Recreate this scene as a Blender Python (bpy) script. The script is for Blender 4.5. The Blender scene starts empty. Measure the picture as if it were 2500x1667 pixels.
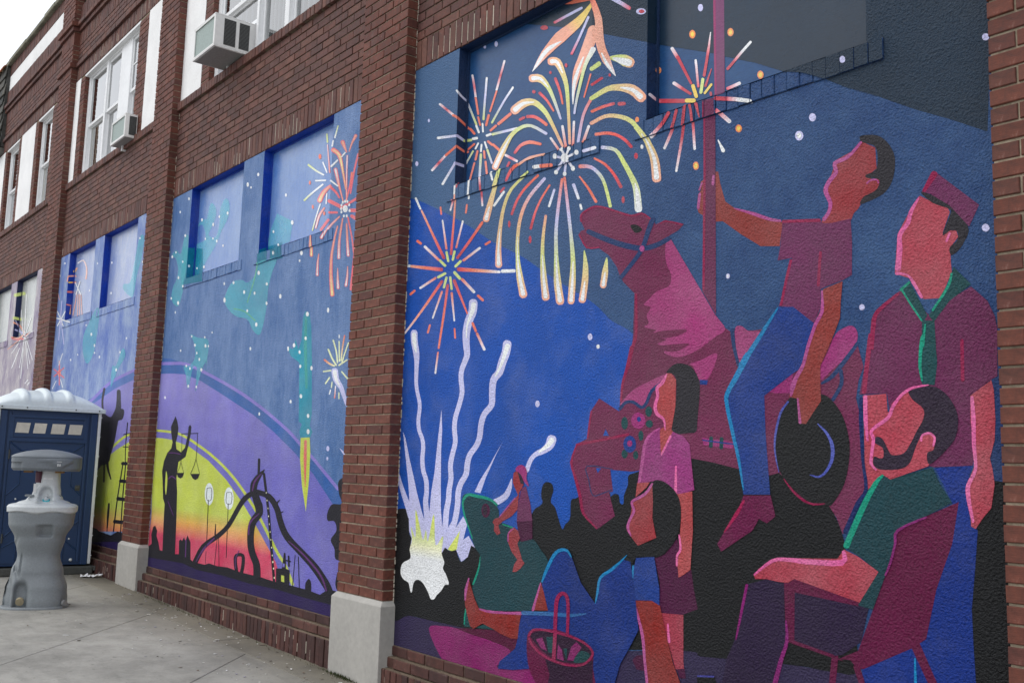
import bpy, math, random
import numpy as np
from mathutils import Vector, Matrix
from mathutils.geometry import tessellate_polygon
R = math.radians
rnd = random.Random(7)
scene = bpy.context.scene
COL = scene.collection

# ------------------------------------------------------------------ camera
cam_d = bpy.data.cameras.new('camera')
cam = bpy.data.objects.new('camera', cam_d)
COL.objects.link(cam)
yaw, pitch, roll = -0.8959, 0.1257, 0.0287
fw = Vector((math.sin(yaw) * math.cos(pitch), math.cos(yaw) * math.cos(pitch), math.sin(pitch)))
rt = Vector((math.cos(yaw), -math.sin(yaw), 0))
up = rt.cross(fw)
rr = rt * math.cos(roll) + up * math.sin(roll)
uu = up * math.cos(roll) - rt * math.sin(roll)
M = Matrix((rr, uu, -fw)).transposed().to_4x4()
M.translation = Vector((0, -3.5966, 1.3462))
cam.matrix_world = M
cam_d.sensor_width = 36
cam_d.lens = 2421.47 / 2500 * 36
cam_d.clip_start = 0.05
cam_d.clip_end = 3000
scene.camera = cam

# ------------------------------------------------------------------ sky, sun, exposure
SUN_EL, SUN_AZ = R(52), R(205)          # azimuth clockwise from +y
world = bpy.data.worlds.new("World")
scene.world = world
world.use_nodes = True
wn, wl = world.node_tree.nodes, world.node_tree.links
wn.clear()
sky = wn.new('ShaderNodeTexSky'); sky.sky_type = 'NISHITA'; sky.sun_disc = False
sky.sun_elevation = SUN_EL; sky.sun_rotation = SUN_AZ
sky.air_density = 1.0; sky.dust_density = 3.0
wgeo = wn.new('ShaderNodeTexCoord')
cl = wn.new('ShaderNodeTexNoise'); cl.inputs['Scale'].default_value = 2.2; cl.inputs['Detail'].default_value = 5
wmap = wn.new('ShaderNodeMapping'); wmap.inputs['Scale'].default_value = (1, 1, 2.5)
wl.new(wgeo.outputs['Generated'], wmap.inputs['Vector']); wl.new(wmap.outputs[0], cl.inputs['Vector'])
cr = wn.new('ShaderNodeValToRGB')
cr.color_ramp.elements[0].position = .35; cr.color_ramp.elements[0].color = (10.8, 11.3, 12.1, 1)
cr.color_ramp.elements[1].position = .65; cr.color_ramp.elements[1].color = (14.2, 14.4, 14.8, 1)
wl.new(cl.outputs['Fac'], cr.inputs['Fac'])
mx = wn.new('ShaderNodeMixRGB'); mx.inputs['Fac'].default_value = 0.86
wl.new(sky.outputs[0], mx.inputs[1]); wl.new(cr.outputs[0], mx.inputs[2])
bg = wn.new('ShaderNodeBackground'); bg.inputs['Strength'].default_value = 0.1
wo = wn.new('ShaderNodeOutputWorld')
wl.new(mx.outputs[0], bg.inputs['Color']); wl.new(bg.outputs[0], wo.inputs['Surface'])

sun_d = bpy.data.lights.new('sun', 'SUN'); sun_d.energy = 0.9; sun_d.angle = R(28); sun_d.color = (1, .97, .93)
sun = bpy.data.objects.new('sun', sun_d); COL.objects.link(sun)
sdir = Vector((math.sin(SUN_AZ) * math.cos(SUN_EL), math.cos(SUN_AZ) * math.cos(SUN_EL), math.sin(SUN_EL)))
sun.rotation_euler = sdir.to_track_quat('Z', 'Y').to_euler()
sun.location = (0, -8, 12)
vs = scene.view_settings
vs.view_transform = 'Standard'; vs.look = 'None'; vs.gamma = 1; vs.use_curve_mapping = False
vs.exposure = 0.07

# ------------------------------------------------------------------ helpers
def tag(o, label=None, cat=None, group=None, kind=None):
    if label: o['label'] = label
    if cat: o['category'] = cat
    if group: o['group'] = group
    if kind: o['kind'] = kind
    return o
def empty(name, loc=(0, 0, 0), rz=0, parent=None):
    o = bpy.data.objects.new(name, None); COL.objects.link(o)
    o.location = loc; o.rotation_euler.z = rz; o.empty_display_size = .1
    if parent: o.parent = parent
    return o
def link(name, me, parent=None, kind=None):
    o = bpy.data.objects.new(name, me); COL.objects.link(o)
    if parent: o.parent = parent
    if kind: o['kind'] = kind
    return o
class MB:
    """collects boxes, prisms, lofts; build() links them as one mesh"""
    def __init__(s): s.v = []; s.f = []; s.c = []; s.sm = []; s.mi = []
    def add(s, vs_, fs, col=(1, 1, 1), smooth=False, mi=0):
        n = len(s.v); s.v += [tuple(v) for v in vs_]
        for f in fs: s.f.append(tuple(i + n for i in f)); s.c.append(col); s.sm.append(smooth); s.mi.append(mi)
    def box(s, x0, x1, y0, y1, z0, z1, col=(1, 1, 1), mi=0):
        s.add([(x0, y0, z0), (x1, y0, z0), (x1, y1, z0), (x0, y1, z0), (x0, y0, z1), (x1, y0, z1), (x1, y1, z1), (x0, y1, z1)],
              [(0, 3, 2, 1), (4, 5, 6, 7), (0, 1, 5, 4), (1, 2, 6, 5), (2, 3, 7, 6), (3, 0, 4, 7)], col, False, mi)
    def cbox(s, x0, x1, y0, y1, z0, z1, b=.003, col=(1, 1, 1), j=0.0, mi=0):
        """box with chamfered edges on the front (-y) side and vertical sides; y0 is the front"""
        J = lambda: rnd.uniform(-j, j)
        dy = J(); tl = J() * .6
        def P(x, y, z): return (x + J() * .35, y + dy + (z - (z0 + z1) / 2) * 0 + J() * .3, z + J() * .35)
        A = [P(x0 + b, y0, z0 + b), P(x1 - b, y0, z0 + b), P(x1 - b, y0, z1 - b), P(x0 + b, y0, z1 - b)]
        B = [P(x0, y0 + b, z0), P(x1, y0 + b, z0), P(x1, y0 + b, z1), P(x0, y0 + b, z1)]
        Cc = [(x0, y1, z0), (x1, y1, z0), (x1, y1, z1), (x0, y1, z1)]
        s.add(A + B + Cc, [(0, 1, 2, 3), (4, 5, 1, 0), (5, 6, 2, 1), (6, 7, 3, 2), (7, 4, 0, 3),
                           (8, 9, 5, 4), (9, 10, 6, 5), (10, 11, 7, 6), (11, 8, 4, 7)], col, False, mi)
    def tube(s, pts, r, n=10, col=(1, 1, 1), cap=True):
        pts = [Vector(p) for p in pts]; rs = r if isinstance(r, (list, tuple)) else [r] * len(pts)
        rings = []; 
        for i, p in enumerate(pts):
            t = (pts[min(i + 1, len(pts) - 1)] - pts[max(i - 1, 0)]).normalized()
            a = t.cross(Vector((0, 0, 1)) if abs(t.z) < .9 else Vector((1, 0, 0))).normalized(); b = t.cross(a)
            rings.append([p + (a * math.cos(k / n * 2 * math.pi) + b * math.sin(k / n * 2 * math.pi)) * rs[i] for k in range(n)])
        s.loft(rings, True, cap, col, True)
    def loft(s, rings, closed=True, cap=True, col=(1, 1, 1), smooth=True, mi=0):
        n = len(rings[0]); V = [v for r in rings for v in r]; F = []
        for i in range(len(rings) - 1):
            for k in range(n if closed else n - 1):
                k2 = (k + 1) % n
                F.append((i * n + k, i * n + k2, (i + 1) * n + k2, (i + 1) * n + k))
        s.add(V, F, col, smooth, mi)
        if cap:
            m = len(rings) - 1
            s.add(rings[0], [tuple(reversed(range(n)))], col, False, mi)
            s.add(rings[m], [tuple(range(n))], col, False, mi)
    def build(s, name, mats, parent=None, kind=None, label=None, bevel=0):
        me = bpy.data.meshes.new(name); me.from_pydata(s.v, [], s.f)
        for m in (mats if isinstance(mats, (list, tuple)) else [mats]): me.materials.append(m)
        me.polygons.foreach_set('use_smooth', s.sm); me.polygons.foreach_set('material_index', s.mi)
        at = me.attributes.new('Col', 'FLOAT_COLOR', 'CORNER')
        arr = []
        for f, c in zip(s.f, s.c): arr += [c[0], c[1], c[2], c[3] if len(c) > 3 else 1.0] * len(f)
        at.data.foreach_set('color', arr)
        me.update()
        o = link(name, me, parent, kind)
        if label: o['label'] = label
        if bevel:
            b = o.modifiers.new('bevel', 'BEVEL'); b.width = bevel; b.segments = 2; b.limit_method = 'ANGLE'; b.angle_limit = R(35)
        return o
def lin(c): return c / 12.92 if c <= .04045 else ((c + .055) / 1.055) ** 2.4
def srgb(r, g, b): return tuple(lin(v / 255) for v in (r, g, b))

# ------------------------------------------------------------------ materials
class NM:
    def __init__(s, name):
        s.m = bpy.data.materials.new(name); s.m.use_nodes = True
        s.t = s.m.node_tree; s.n = s.t.nodes; s.l = s.t.links
        s.b = s.n['Principled BSDF']; s.out = s.n['Material Output']
        s.tc = s.n.new('ShaderNodeTexCoord')
    def mp(s, scale=(1, 1, 1), rot=(0, 0, 0), loc=(0, 0, 0), src='Object'):
        m = s.n.new('ShaderNodeMapping'); m.inputs['Scale'].default_value = scale; m.inputs['Rotation'].default_value = rot
        m.inputs['Location'].default_value = loc
        s.l.new(s.tc.outputs[src], m.inputs['Vector']); return m.outputs[0]
    def noise(s, scale, detail=4, rough=.55, vec=None, dist=0):
        t = s.n.new('ShaderNodeTexNoise'); t.inputs['Scale'].default_value = scale; t.inputs['Detail'].default_value = detail
        t.inputs['Roughness'].default_value = rough; t.inputs['Distortion'].default_value = dist
        s.l.new(vec or s.tc.outputs['Object'], t.inputs['Vector']); return t.outputs['Fac']
    def ramp(s, fac, stops):
        r = s.n.new('ShaderNodeValToRGB'); e = r.color_ramp.elements
        while len(e) > len(stops): e.remove(e[-1])
        while len(e) < len(stops): e.new(1)
        for k, (p, c) in zip(e, stops):
            k.position = p; k.color = (c, c, c, 1) if isinstance(c, (int, float)) else (*c[:3], 1)
        s.l.new(fac, r.inputs['Fac']); return r.outputs['Color']
    def mix(s, a, b, fac=.5, mode='MIX'):
        m = s.n.new('ShaderNodeMixRGB'); m.blend_type = mode
        for k, v in ((0, fac), (1, a), (2, b)):
            if isinstance(v, bpy.types.NodeSocket): s.l.new(v, m.inputs[k])
            elif isinstance(v, (int, float)): m.inputs[k].default_value = v if k == 0 else (v, v, v, 1)
            else: m.inputs[k].default_value = (*v[:3], 1)
        return m.outputs[0]
    def math(s, op, a, b=0.0, clamp=False):
        m = s.n.new('ShaderNodeMath'); m.operation = op; m.use_clamp = clamp
        for k, v in ((0, a), (1, b)):
            if isinstance(v, bpy.types.NodeSocket): s.l.new(v, m.inputs[k])
            else: m.inputs[k].default_value = v
        return m.outputs[0]
    def attr(s, name='Col'):
        a = s.n.new('ShaderNodeAttribute'); a.attribute_name = name; return a
    def bump(s, h, strength=.5, dist=.002, prev=None):
        b = s.n.new('ShaderNodeBump'); b.inputs['Strength'].default_value = strength; b.inputs['Distance'].default_value = dist
        s.l.new(h, b.inputs['Height'])
        if prev: s.l.new(prev, b.inputs['Normal'])
        return b.outputs[0]
    def xyz(s):
        x = s.n.new('ShaderNodeSeparateXYZ'); s.l.new(s.tc.outputs['Object'], x.inputs[0]); return x.outputs
    def fin(s, col=None, rough=.6, normal=None, spec=.5, **kw):
        def put(k, v):
            if isinstance(v, bpy.types.NodeSocket): s.l.new(v, s.b.inputs[k])
            elif isinstance(v, (tuple, list)): s.b.inputs[k].default_value = (*v[:3], 1)
            else: s.b.inputs[k].default_value = v
        if col is not None: put('Base Color', col)
        put('Roughness', rough); put('Specular IOR Level', spec)
        if normal: s.l.new(normal, s.b.inputs['Normal'])
        for k, v in kw.items(): put(k, v)
        return s.m

def mat_brick():
    n = NM('brick'); a = n.attr().outputs['Color']
    f = n.noise(38, 5, .65); g = n.noise(5.5, 4, .6); st = n.noise(60, 3, .7, n.mp((.5, 1, 3)))
    c = n.mix(a, n.ramp(f, [(.3, .62), (.5, .95), (.72, 1.25)]), 1, 'MULTIPLY')
    c = n.mix(c, n.ramp(g, [(.35, .78), (.6, 1.08)]), 1, 'MULTIPLY')
    c = n.mix(c, (.36, .30, .26), n.ramp(n.noise(22, 6, .75), [(.60, 0), (.74, .35)]))
    c = n.mix(c, (.34, .31, .28), n.ramp(n.noise(2.6, 6, .7, n.mp((1, 1, .5))), [(.60, 0), (.78, .16)]))
    c = n.mix(c, (.03, .022, .02), n.ramp(n.noise(3.4, 6, .72, n.mp((1.3, 1, .35), loc=(4, 2, 7))), [(.56, 0), (.76, .42)]))
    nb = n.bump(st, .55, .0022); nb = n.bump(f, .35, .0015, nb)
    return n.fin(c, n.ramp(f, [(.3, .62), (.7, .82)]), nb, .38)
def mat_mortar(name='mortar', lo=(.23, .185, .13), hi=(.45, .375, .28)):
    n = NM(name); f = n.noise(45, 5, .7); g = n.noise(3, 3)
    c = n.ramp(f, [(.3, lo), (.7, hi)])
    c = n.mix(c, n.ramp(g, [(.35, .7), (.65, 1.05)]), 1, 'MULTIPLY')
    return n.fin(c, .9, n.bump(f, .6, .003), .2)
def stucco_normal(n, s=1.0):
    f = n.noise(95, 3, .62, n.mp((1, 1, 1)), .35); g = n.noise(210, 2, .6)
    v = n.n.new('ShaderNodeTexVoronoi'); v.inputs['Scale'].default_value = 135; v.feature = 'SMOOTH_F1'
    n.l.new(n.tc.outputs['Object'], v.inputs['Vector'])
    nb = n.bump(n.noise(7, 4, .6), .55, .014); nb = n.bump(f, 1.0 * s, .0105, nb); nb = n.bump(v.outputs['Distance'], .7 * s, .0035, nb); return n.bump(g, .35 * s, .002, nb), f
def paint_var(n, c, f):
    big = n.noise(1.7, 6, .62); c = n.mix(c, n.ramp(big, [(.3, .84), (.7, 1.14)]), 1, 'MULTIPLY')
    hs = n.n.new('ShaderNodeHueSaturation'); n.l.new(c, hs.inputs['Color'])
    n.l.new(n.math('ADD', n.math('MULTIPLY', n.noise(3.1, 5, .65), .5), .76), hs.inputs['Saturation']); c = hs.outputs[0]
    c = n.mix(c, n.ramp(f, [(.27, .66), (.5, 1.0), (.75, 1.18)]), 1, 'MULTIPLY')
    return c
def mat_paint(name='mural_paint', alpha=False, board=False):
    n = NM(name); a = n.attr()
    if board:
        f = n.noise(30, 4, .6, n.mp((1.5, 1, 14), (0, R(14), 0))); nb = n.bump(f, .35, .0016)
        c = paint_var(n, a.outputs['Color'], f); rough = n.ramp(n.noise(4, 3), [(.3, .22), (.7, .32)])
    else:
        nb, f = stucco_normal(n); c = paint_var(n, a.outputs['Color'], f); rough = .5
    kw = {}
    if alpha: kw['Alpha'] = n.math('MULTIPLY', a.outputs['Alpha'], n.ramp(n.noise(3, 4), [(.3, .75), (.7, 1.0)]))
    return n.fin(c, rough, nb, .45 if board else .30, **kw)
def mat_sky(name, deep, pale, amt, streak, board=False, xr=None, spec=.32):
    n = NM(name)
    if board:
        f = n.noise(30, 4, .6, n.mp((1.5, 1, 14), (0, R(14), 0))); nb = n.bump(f, .4, .0016)
        rough = n.ramp(n.noise(4, 3), [(.3, .17), (.7, .26)])
    else:
        nb, f = stucco_normal(n); rough = .48
    s1 = n.noise(2.1, 6, .66, n.mp((1.5 if streak else 1, 1, .8 if streak else 1)))
    s2 = n.noise(15, 6, .75, n.mp((1.9, 1, .5)) if streak else None)
    k = n.math('ADD', n.math('MULTIPLY', s1, .6), n.math('MULTIPLY', s2, .4))
    k = n.math('MULTIPLY', n.ramp(k, [(.41, 0), (.60, 1)]), amt)
    c = n.mix(deep, pale, k)
    if xr:
        x = n.xyz()[0]; mr = n.n.new('ShaderNodeMapRange'); n.l.new(x, mr.inputs[0])
        mr.inputs[1].default_value = xr[0]; mr.inputs[2].default_value = xr[1]
        c = n.mix(xr[2], c, mr.outputs[0])
    c = n.mix(c, n.ramp(f, [(.27, .68), (.5, 1.0), (.75, 1.16)]), 1, 'MULTIPLY')
    return n.fin(c, rough, nb, spec)
def mat_simple(name, col, rough=.5, spec=.5, bs=0, bd=.002, sc=30, var=.12, **kw):
    n = NM(name); f = n.noise(sc, 5, .6); g = n.noise(2.5, 5, .6)
    c = n.mix(col, n.ramp(f, [(.3, 1 - var), (.7, 1 + var * .5)]), 1, 'MULTIPLY')
    c = n.mix(c, n.ramp(g, [(.35, 1 - var), (.65, 1.03)]), 1, 'MULTIPLY')
    return n.fin(c, rough, n.bump(f, bs, bd) if bs else None, spec, **kw)
def mat_concrete(name='concrete', base=(.345, .335, .305), strip=False):
    n = NM(name)
    f = n.noise(60, 6, .6); g = n.noise(1.1, 6, .62); h = n.noise(7, 6, .65); fine = n.noise(340, 3, .6)
    c = n.mix(base, n.ramp(g, [(.3, .70), (.5, .95), (.72, 1.12)]), 1, 'MULTIPLY')
    c = n.mix(c, n.ramp(h, [(.3, .80), (.6, 1.05)]), 1, 'MULTIPLY')
    c = n.mix(c, n.ramp(f, [(.3, .91), (.7, 1.04)]), 1, 'MULTIPLY')
    spots = n.ramp(n.noise(26, 2, .4), [(.69, 1), (.74, .62)]); c = n.mix(c, spots, .8, 'MULTIPLY')
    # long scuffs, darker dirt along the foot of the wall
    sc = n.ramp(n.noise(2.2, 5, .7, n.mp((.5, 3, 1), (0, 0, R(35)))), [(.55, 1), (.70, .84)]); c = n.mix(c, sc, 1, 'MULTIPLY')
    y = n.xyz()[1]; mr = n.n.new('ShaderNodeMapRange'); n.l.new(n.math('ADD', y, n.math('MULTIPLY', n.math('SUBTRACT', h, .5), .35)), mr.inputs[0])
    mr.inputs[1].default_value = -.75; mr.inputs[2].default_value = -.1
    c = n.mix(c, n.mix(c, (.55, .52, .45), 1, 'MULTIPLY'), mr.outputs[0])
    nb = n.bump(f, .5, .003); nb = n.bump(fine, .3, .0012, nb)
    return n.fin(c, .85, nb, .3)
def mat_glass(name='window_glass'):
    n = NM(name); n.n.remove(n.b)
    fr = n.n.new('ShaderNodeFresnel'); fr.inputs['IOR'].default_value = 1.9
    k2 = n.math('MULTIPLY', fr.outputs[0], 2.2, True); gl = n.n.new('ShaderNodeBsdfGlossy'); gl.inputs['Roughness'].default_value = .01
    tr = n.n.new('ShaderNodeBsdfTransparent'); tr.inputs['Color'].default_value = (.80, .86, .87, 1)
    ms = n.n.new('ShaderNodeMixShader'); n.l.new(k2, ms.inputs[0]); n.l.new(tr.outputs[0], ms.inputs[1]); n.l.new(gl.outputs[0], ms.inputs[2])
    n.l.new(ms.outputs[0], n.out.inputs['Surface']); return n.m
def mat_attr(name, rough=.5, spec=.5, var=.1, sc=30, bs=0, bd=.001):
    n = NM(name); f = n.noise(sc, 5, .6)
    c = n.mix(n.attr().outputs['Color'], n.ramp(f, [(.3, 1 - var), (.7, 1 + var * .4)]), 1, 'MULTIPLY')
    return n.fin(c, rough, n.bump(f, bs, bd) if bs else None, spec)

BRICK = mat_brick(); MORTAR = mat_mortar(); MORTAR2 = mat_mortar('brown_mortar', (.12, .085, .06), (.27, .21, .155))
PAINT = [mat_paint(), mat_paint('mural_paint_board', board=True), mat_paint('mural_glaze', alpha=True), mat_paint('mural_glaze_board', alpha=True, board=True)]
WHITE_STUCCO = mat_simple('white_render', (.90, .90, .895), .75, .3, .7, .004, 55, .08)
STONE = mat_simple('limestone', (.42, .405, .375), .85, .3, .4, .002, 30, .10)
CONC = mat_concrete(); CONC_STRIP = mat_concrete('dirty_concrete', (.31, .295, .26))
VINYL = mat_simple('white_vinyl', (.80, .81, .82), .35, .5, 0, 0, 20, .05)
GLASS = mat_glass()
CLOTH = mat_attr('curtain_cloth', .9, .2, .12, 9)
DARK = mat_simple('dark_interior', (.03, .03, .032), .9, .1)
# ------------------------------------------------------------------ the place: measured layout (metres)
BAYS = {'A': (-5.66, -1.64, .180), 'B': (-10.34, -6.264, .245), 'C': (-14.70, -10.92, .322), 'D': (-21.0, -15.32, .385)}
REC = {'A': [(-5.136, -3.859), (-3.438, -2.182)], 'B': [(-9.809, -8.530), (-8.100, -6.830)],
       'C': [(-14.24, -13.07), (-12.70, -11.45)], 'D': [(-18.90, -17.62), (-17.22, -15.97)]}
PIL = [(-1.64, -1.03), (-6.264, -5.66), (-10.92, -10.34), (-15.32, -14.68)]
ZS0, ZS1, ZT = 3.045, 3.141, 4.076     # painted sill bottom / top, head of the mural
RD, PY, CR = .081, -.0865, .0677       # recess depth, pilaster face, brick course
TOP = 8.30
def gz(x): return -0.0205 * (max(-16, min(3, x)) + 10.3)

building = empty('brick_building', (-8, 0, 0))
building.location = (0, 0, 0)
tag(building, 'dark red brick two-storey building with white windows and painted mural bays', 'building', kind='thing')

# mortar coloured core, one body for the whole facade
core = MB()
for b, (x0, x1, zb) in BAYS.items():
    core.box(x0 - .02, x1 + .02, .004, .30, ZT + .006, 5.10)
    core.box(x0 - .02, x1 + .02, .16, .34, -1, ZT + .006)
core.box(-21.0, -1.0, .10, .34, 5.10, 6.64) if False else None
core.box(-21.0, 2.5, .004, .34, 6.64, 7.82)
core.box(-21.0, 2.5, .03, .34, 7.82, TOP)
core.box(-5.66, 2.5, .004, .34, 5.10, 6.64)
core.box(-1.06, 2.5, PY + .02, .34, -1, 6.64)
core.build('wall', MORTAR2, building)

BC = [srgb(103, 58, 47), srgb(107, 60, 48), srgb(97, 55, 46), srgb(110, 65, 53), srgb(92, 53, 46), srgb(103, 58, 46), srgb(98, 59, 50)]
BDK = [srgb(99, 63, 56), srgb(103, 64, 55), srgb(93, 59, 54), srgb(106, 70, 60), srgb(89, 58, 53)]
BPL = [srgb(80, 50, 46), srgb(87, 53, 47), srgb(74, 48, 45), srgb(90, 58, 51), srgb(68, 45, 43)]
def bcol(pal=BC):
    c = rnd.choice(pal); k = rnd.uniform(.92, 1.08); return tuple(v * k for v in c)
def stretchers(mb, x0, x1, z0, z1, y=-.004, depth=.02, off=0, pal=BDK, L=.2032, course=CR, jt=.0095, j=.0022):
    z = z0; i = 0
    while z < z1 - .02:
        x = x0 - (L / 2 if (i + off) % 2 else 0)
        while x < x1 - .01:
            a, b = max(x, x0) + jt / 2, min(x + L, x1) - jt / 2
            if b - a > .02: mb.cbox(a, b, y, y + depth, z + jt / 2, min(z + course, z1) - jt / 2, .003, bcol(pal), j)
            x += L
        z += course; i += 1
def soldiers(mb, x0, x1, z0, z1, y=-.004, depth=.02, pal=BDK, w=CR, jt=.0095, j=.0025):
    n = max(1, round((x1 - x0) / w)); w = (x1 - x0) / n
    for i in range(n):
        mb.cbox(x0 + i * w + jt / 2, x0 + (i + 1) * w - jt / 2, y, y + depth, z0 + jt / 2, z1 - jt / 2, .003, bcol(pal), j)

# ------------------------------------------------------------------ pilasters (core + bricks)
n_single = 0
lib = {}
def brick_obj(parent, x0, x1, y0, y1, z0, z1):
    """one brick as an object of its own; alike bricks share mesh data"""
    global n_single
    key = (round(x1 - x0, 3), round(y1 - y0, 3), rnd.randrange(9))
    if key not in lib:
        m = MB(); w, d, h = x1 - x0, y1 - y0, z1 - z0
        m.cbox(-w / 2, w / 2, 0, d, -h / 2, h / 2, .0032, bcol(BC), .0016)
        o = m.build('brick', BRICK, parent); lib[key] = o.data
    else:
        o = link('brick', lib[key], parent)
    o.location = ((x0 + x1) / 2 + rnd.uniform(-.001, .001), y0 + rnd.uniform(-.0018, .0018), (z0 + z1) / 2 + rnd.uniform(-.0008, .0008))
    o.rotation_euler = (rnd.uniform(-.008, .008), rnd.uniform(-.005, .005), rnd.uniform(-.006, .006))
    n_single += 1
for pi, (px0, px1) in enumerate(PIL):
    m = MB(); m.box(px0 + .006, px1 - .006, PY + .0085, .01, .0, 6.80)
    pil = m.build('pilaster', MORTAR, building)
    stuff = MB()
    zb = .455 if pi else .05; k = 0; z = zb
    while z < 6.80:
        Ls = [.2032] * 3 if k % 2 else [.1, .2032, .2032, .1]
        tot = sum(Ls); sc_ = (px1 - px0) / tot; x = px0
        for bi, L in enumerate(Ls):
            a, b = x + .0047, x + L * sc_ - .0047
            if bi == 0: a = px0
            if bi == len(Ls) - 1: b = px1
            single = (pi == 1 and z < 4.45) or (pi == 0 and z < 3.7 and bi < 2)
            if single and n_single < 296: brick_obj(pil, a, b, PY, 0.0, z + .0047, z + CR - .0047)
            else: stuff.cbox(a, b, PY, 0.0, z + .0047, z + CR - .0047, .003, bcol(BC), .0018)
            x += L * sc_
        z += CR; k += 1
    stuff.build('brickwork', BRICK, pil, 'stuff')
    # limestone base block with bevelled top
    if pi:
        g = gz(px0) - .05; s = MB(); e = .026
        xa, xb, ya = px0 - e, px1 + e, PY - e
        zt, zc = .455, .425
        s.add([(xa, ya, g), (xb, ya, g), (xb, .0, g), (xa, .0, g), (xa, ya, zc), (xb, ya, zc), (xb, .0, zc), (xa, .0, zc),
               (xa + e, ya + e, zt), (xb - e, ya + e, zt), (xb - e, .0, zt), (xa + e, .0, zt)],
              [(0, 1, 5, 4), (1, 2, 6, 5), (3, 0, 4, 7), (4, 5, 9, 8), (5, 6, 10, 9), (7, 4, 8, 11), (8, 9, 10, 11)])
        s.build('stone_base', STONE, pil, bevel=.004)

# ------------------------------------------------------------------ brick fields
W = MB()
for b, (x0, x1, zb) in BAYS.items():
    soldiers(W, x0, x1, ZT, 4.286)
    stretchers(W, x0, x1, 4.286, 5.031, off=ord(b) % 2)
    # projecting rowlock sill of the upper windows
    soldiers(W, x0, x1, 5.031, 5.128, y=-.034, depth=.05, jt=.008)
    # brick plinth under the mural, stepping out towards the ground
    g = gz((x0 + x1) / 2) - .12
    stretchers(W, x0, x1, zb - CR, zb, y=-.012, depth=.05, pal=BPL, j=.003)
    stretchers(W, x0, x1, zb - 2 * CR, zb - CR, y=-.048, depth=.09, pal=BPL, j=.004, off=1)
    zz = zb - 2 * CR
    while zz > gz(x0) - .08:
        soldiers(W, x0, x1, zz - .2, zz, y=-.088, depth=.12, pal=BPL, j=.004); zz -= .2
W.build('brickwork', BRICK, building, 'stuff')
pm = MB()
for b, (x0, x1, zb) in BAYS.items():
    pm.box(x0, x1, -.004, .2, zb - CR, zb - .002); pm.box(x0, x1, -.040, .2, zb - 2 * CR, zb - CR - .001); pm.box(x0, x1, -.079, .2, -1, zb - 2 * CR - .003)
    pm.box(x0, x1, -.026, .02, 5.035, 5.122)
pm.build('plinth', MORTAR2, building)

# pale pointing left standing in the joints of the soldier courses, and the caulked edge beside each pilaster
lp = MB()
for b, (x0, x1, zb) in BAYS.items():
    for zlo, zhi in ((ZT, 4.286), (6.64, 6.845)):
        if zlo > 5 and b == 'A': continue
        n = round((x1 - x0) / CR); w = (x1 - x0) / n
        for i in range(1, n):
            if rnd.random() < .62:
                z = zlo + rnd.uniform(.0, .05); x = x0 + i * w + rnd.uniform(-.001, .001); e = rnd.uniform(.0028, .0048)
                lp.box(x - e, x + e, -.0025 + rnd.uniform(-.001, .002), .006, z, min(zhi - .004, z + rnd.uniform(.08, .2)))
    n = round((x1 - x0) / CR); w = (x1 - x0) / n
    for i in range(1, n):
        if rnd.random() < .5:
            z = zb - 2 * CR - rnd.uniform(.01, .12); x = x0 + i * w; e = rnd.uniform(.002, .0042)
            lp.box(x - e, x + e, -.0865, -.07, z - rnd.uniform(.03, .1), z)
    for z in np.arange(zb, 5.0, .03):
        if rnd.random() < .72: lp.cbox(x0 - .001, x0 + rnd.uniform(.003, .010), -.006, .002, z, z + rnd.uniform(.015, .034), .002)
lp.build('pointing', mat_simple('pale_pointing', (.52, .46, .38), .9, .2, .6, .003, 60, .3), building, 'stuff')

# upper storey: piers, brick jambs, white render panels, head courses
UP = {'B': [('w', -10.34, -9.78), ('j', -9.78, -9.575), ('o', -9.575, -7.00), ('j', -7.00, -6.82), ('w', -6.82, -6.264)],
      'C': [('w', -14.68, -14.437), ('j', -14.437, -14.235), ('o', -14.235, -11.955), ('j', -11.955, -11.605), ('w', -11.605, -10.92)],
      'D': [('w', -21.0, -19.065), ('j', -19.065, -18.90), ('o', -18.90, -18.04), ('j', -18.04, -17.85), ('w', -17.85, -16.93),
            ('j', -16.93, -16.745), ('o', -16.745, -15.90), ('j', -15.90, -15.32)]}
U = MB(); core2 = MB()
Z5, Z6 = 5.128, 6.64
for b, segs in UP.items():
    for k, a, c in segs:
        if k == 'j':
            core2.box(a + .008, c - .008, .006, .30, Z5, Z6)
            z = Z5; i = 0
            while z < Z6 - .03:
                w = c - a; parts = [(a, c)] if (w < .24) else ([(a, a + w * .62), (a + w * .62 + .009, c)] if i % 2 else [(a, a + w * .35), (a + w * .35 + .009, c)])
                for p, q in parts: U.cbox(p, q, 0.0, .10, z + .005, min(z + CR, Z6) - .005, .003, bcol(BC), .0018)
                z += CR; i += 1
        elif k == 'w':
            r = MB(); nz = 24
            jag = [rnd.uniform(-.006, .006) for _ in range(nz + 1)]
            V = []; F = []
            for i in range(nz + 1):
                z = Z5 + (Z6 - Z5) * i / nz
                V += [(a + (jag[i] if a > -20 else 0), -.002, z), (c + jag[nz - i], -.002, z)]
            for i in range(nz): F.append((2 * i, 2 * i + 1, 2 * i + 3, 2 * i + 2))
            r.add(V, F); r.box(a + .006, c - .006, -.001, .2, Z5, Z6)
            r.build('render_panel', WHITE_STUCCO, building)
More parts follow.
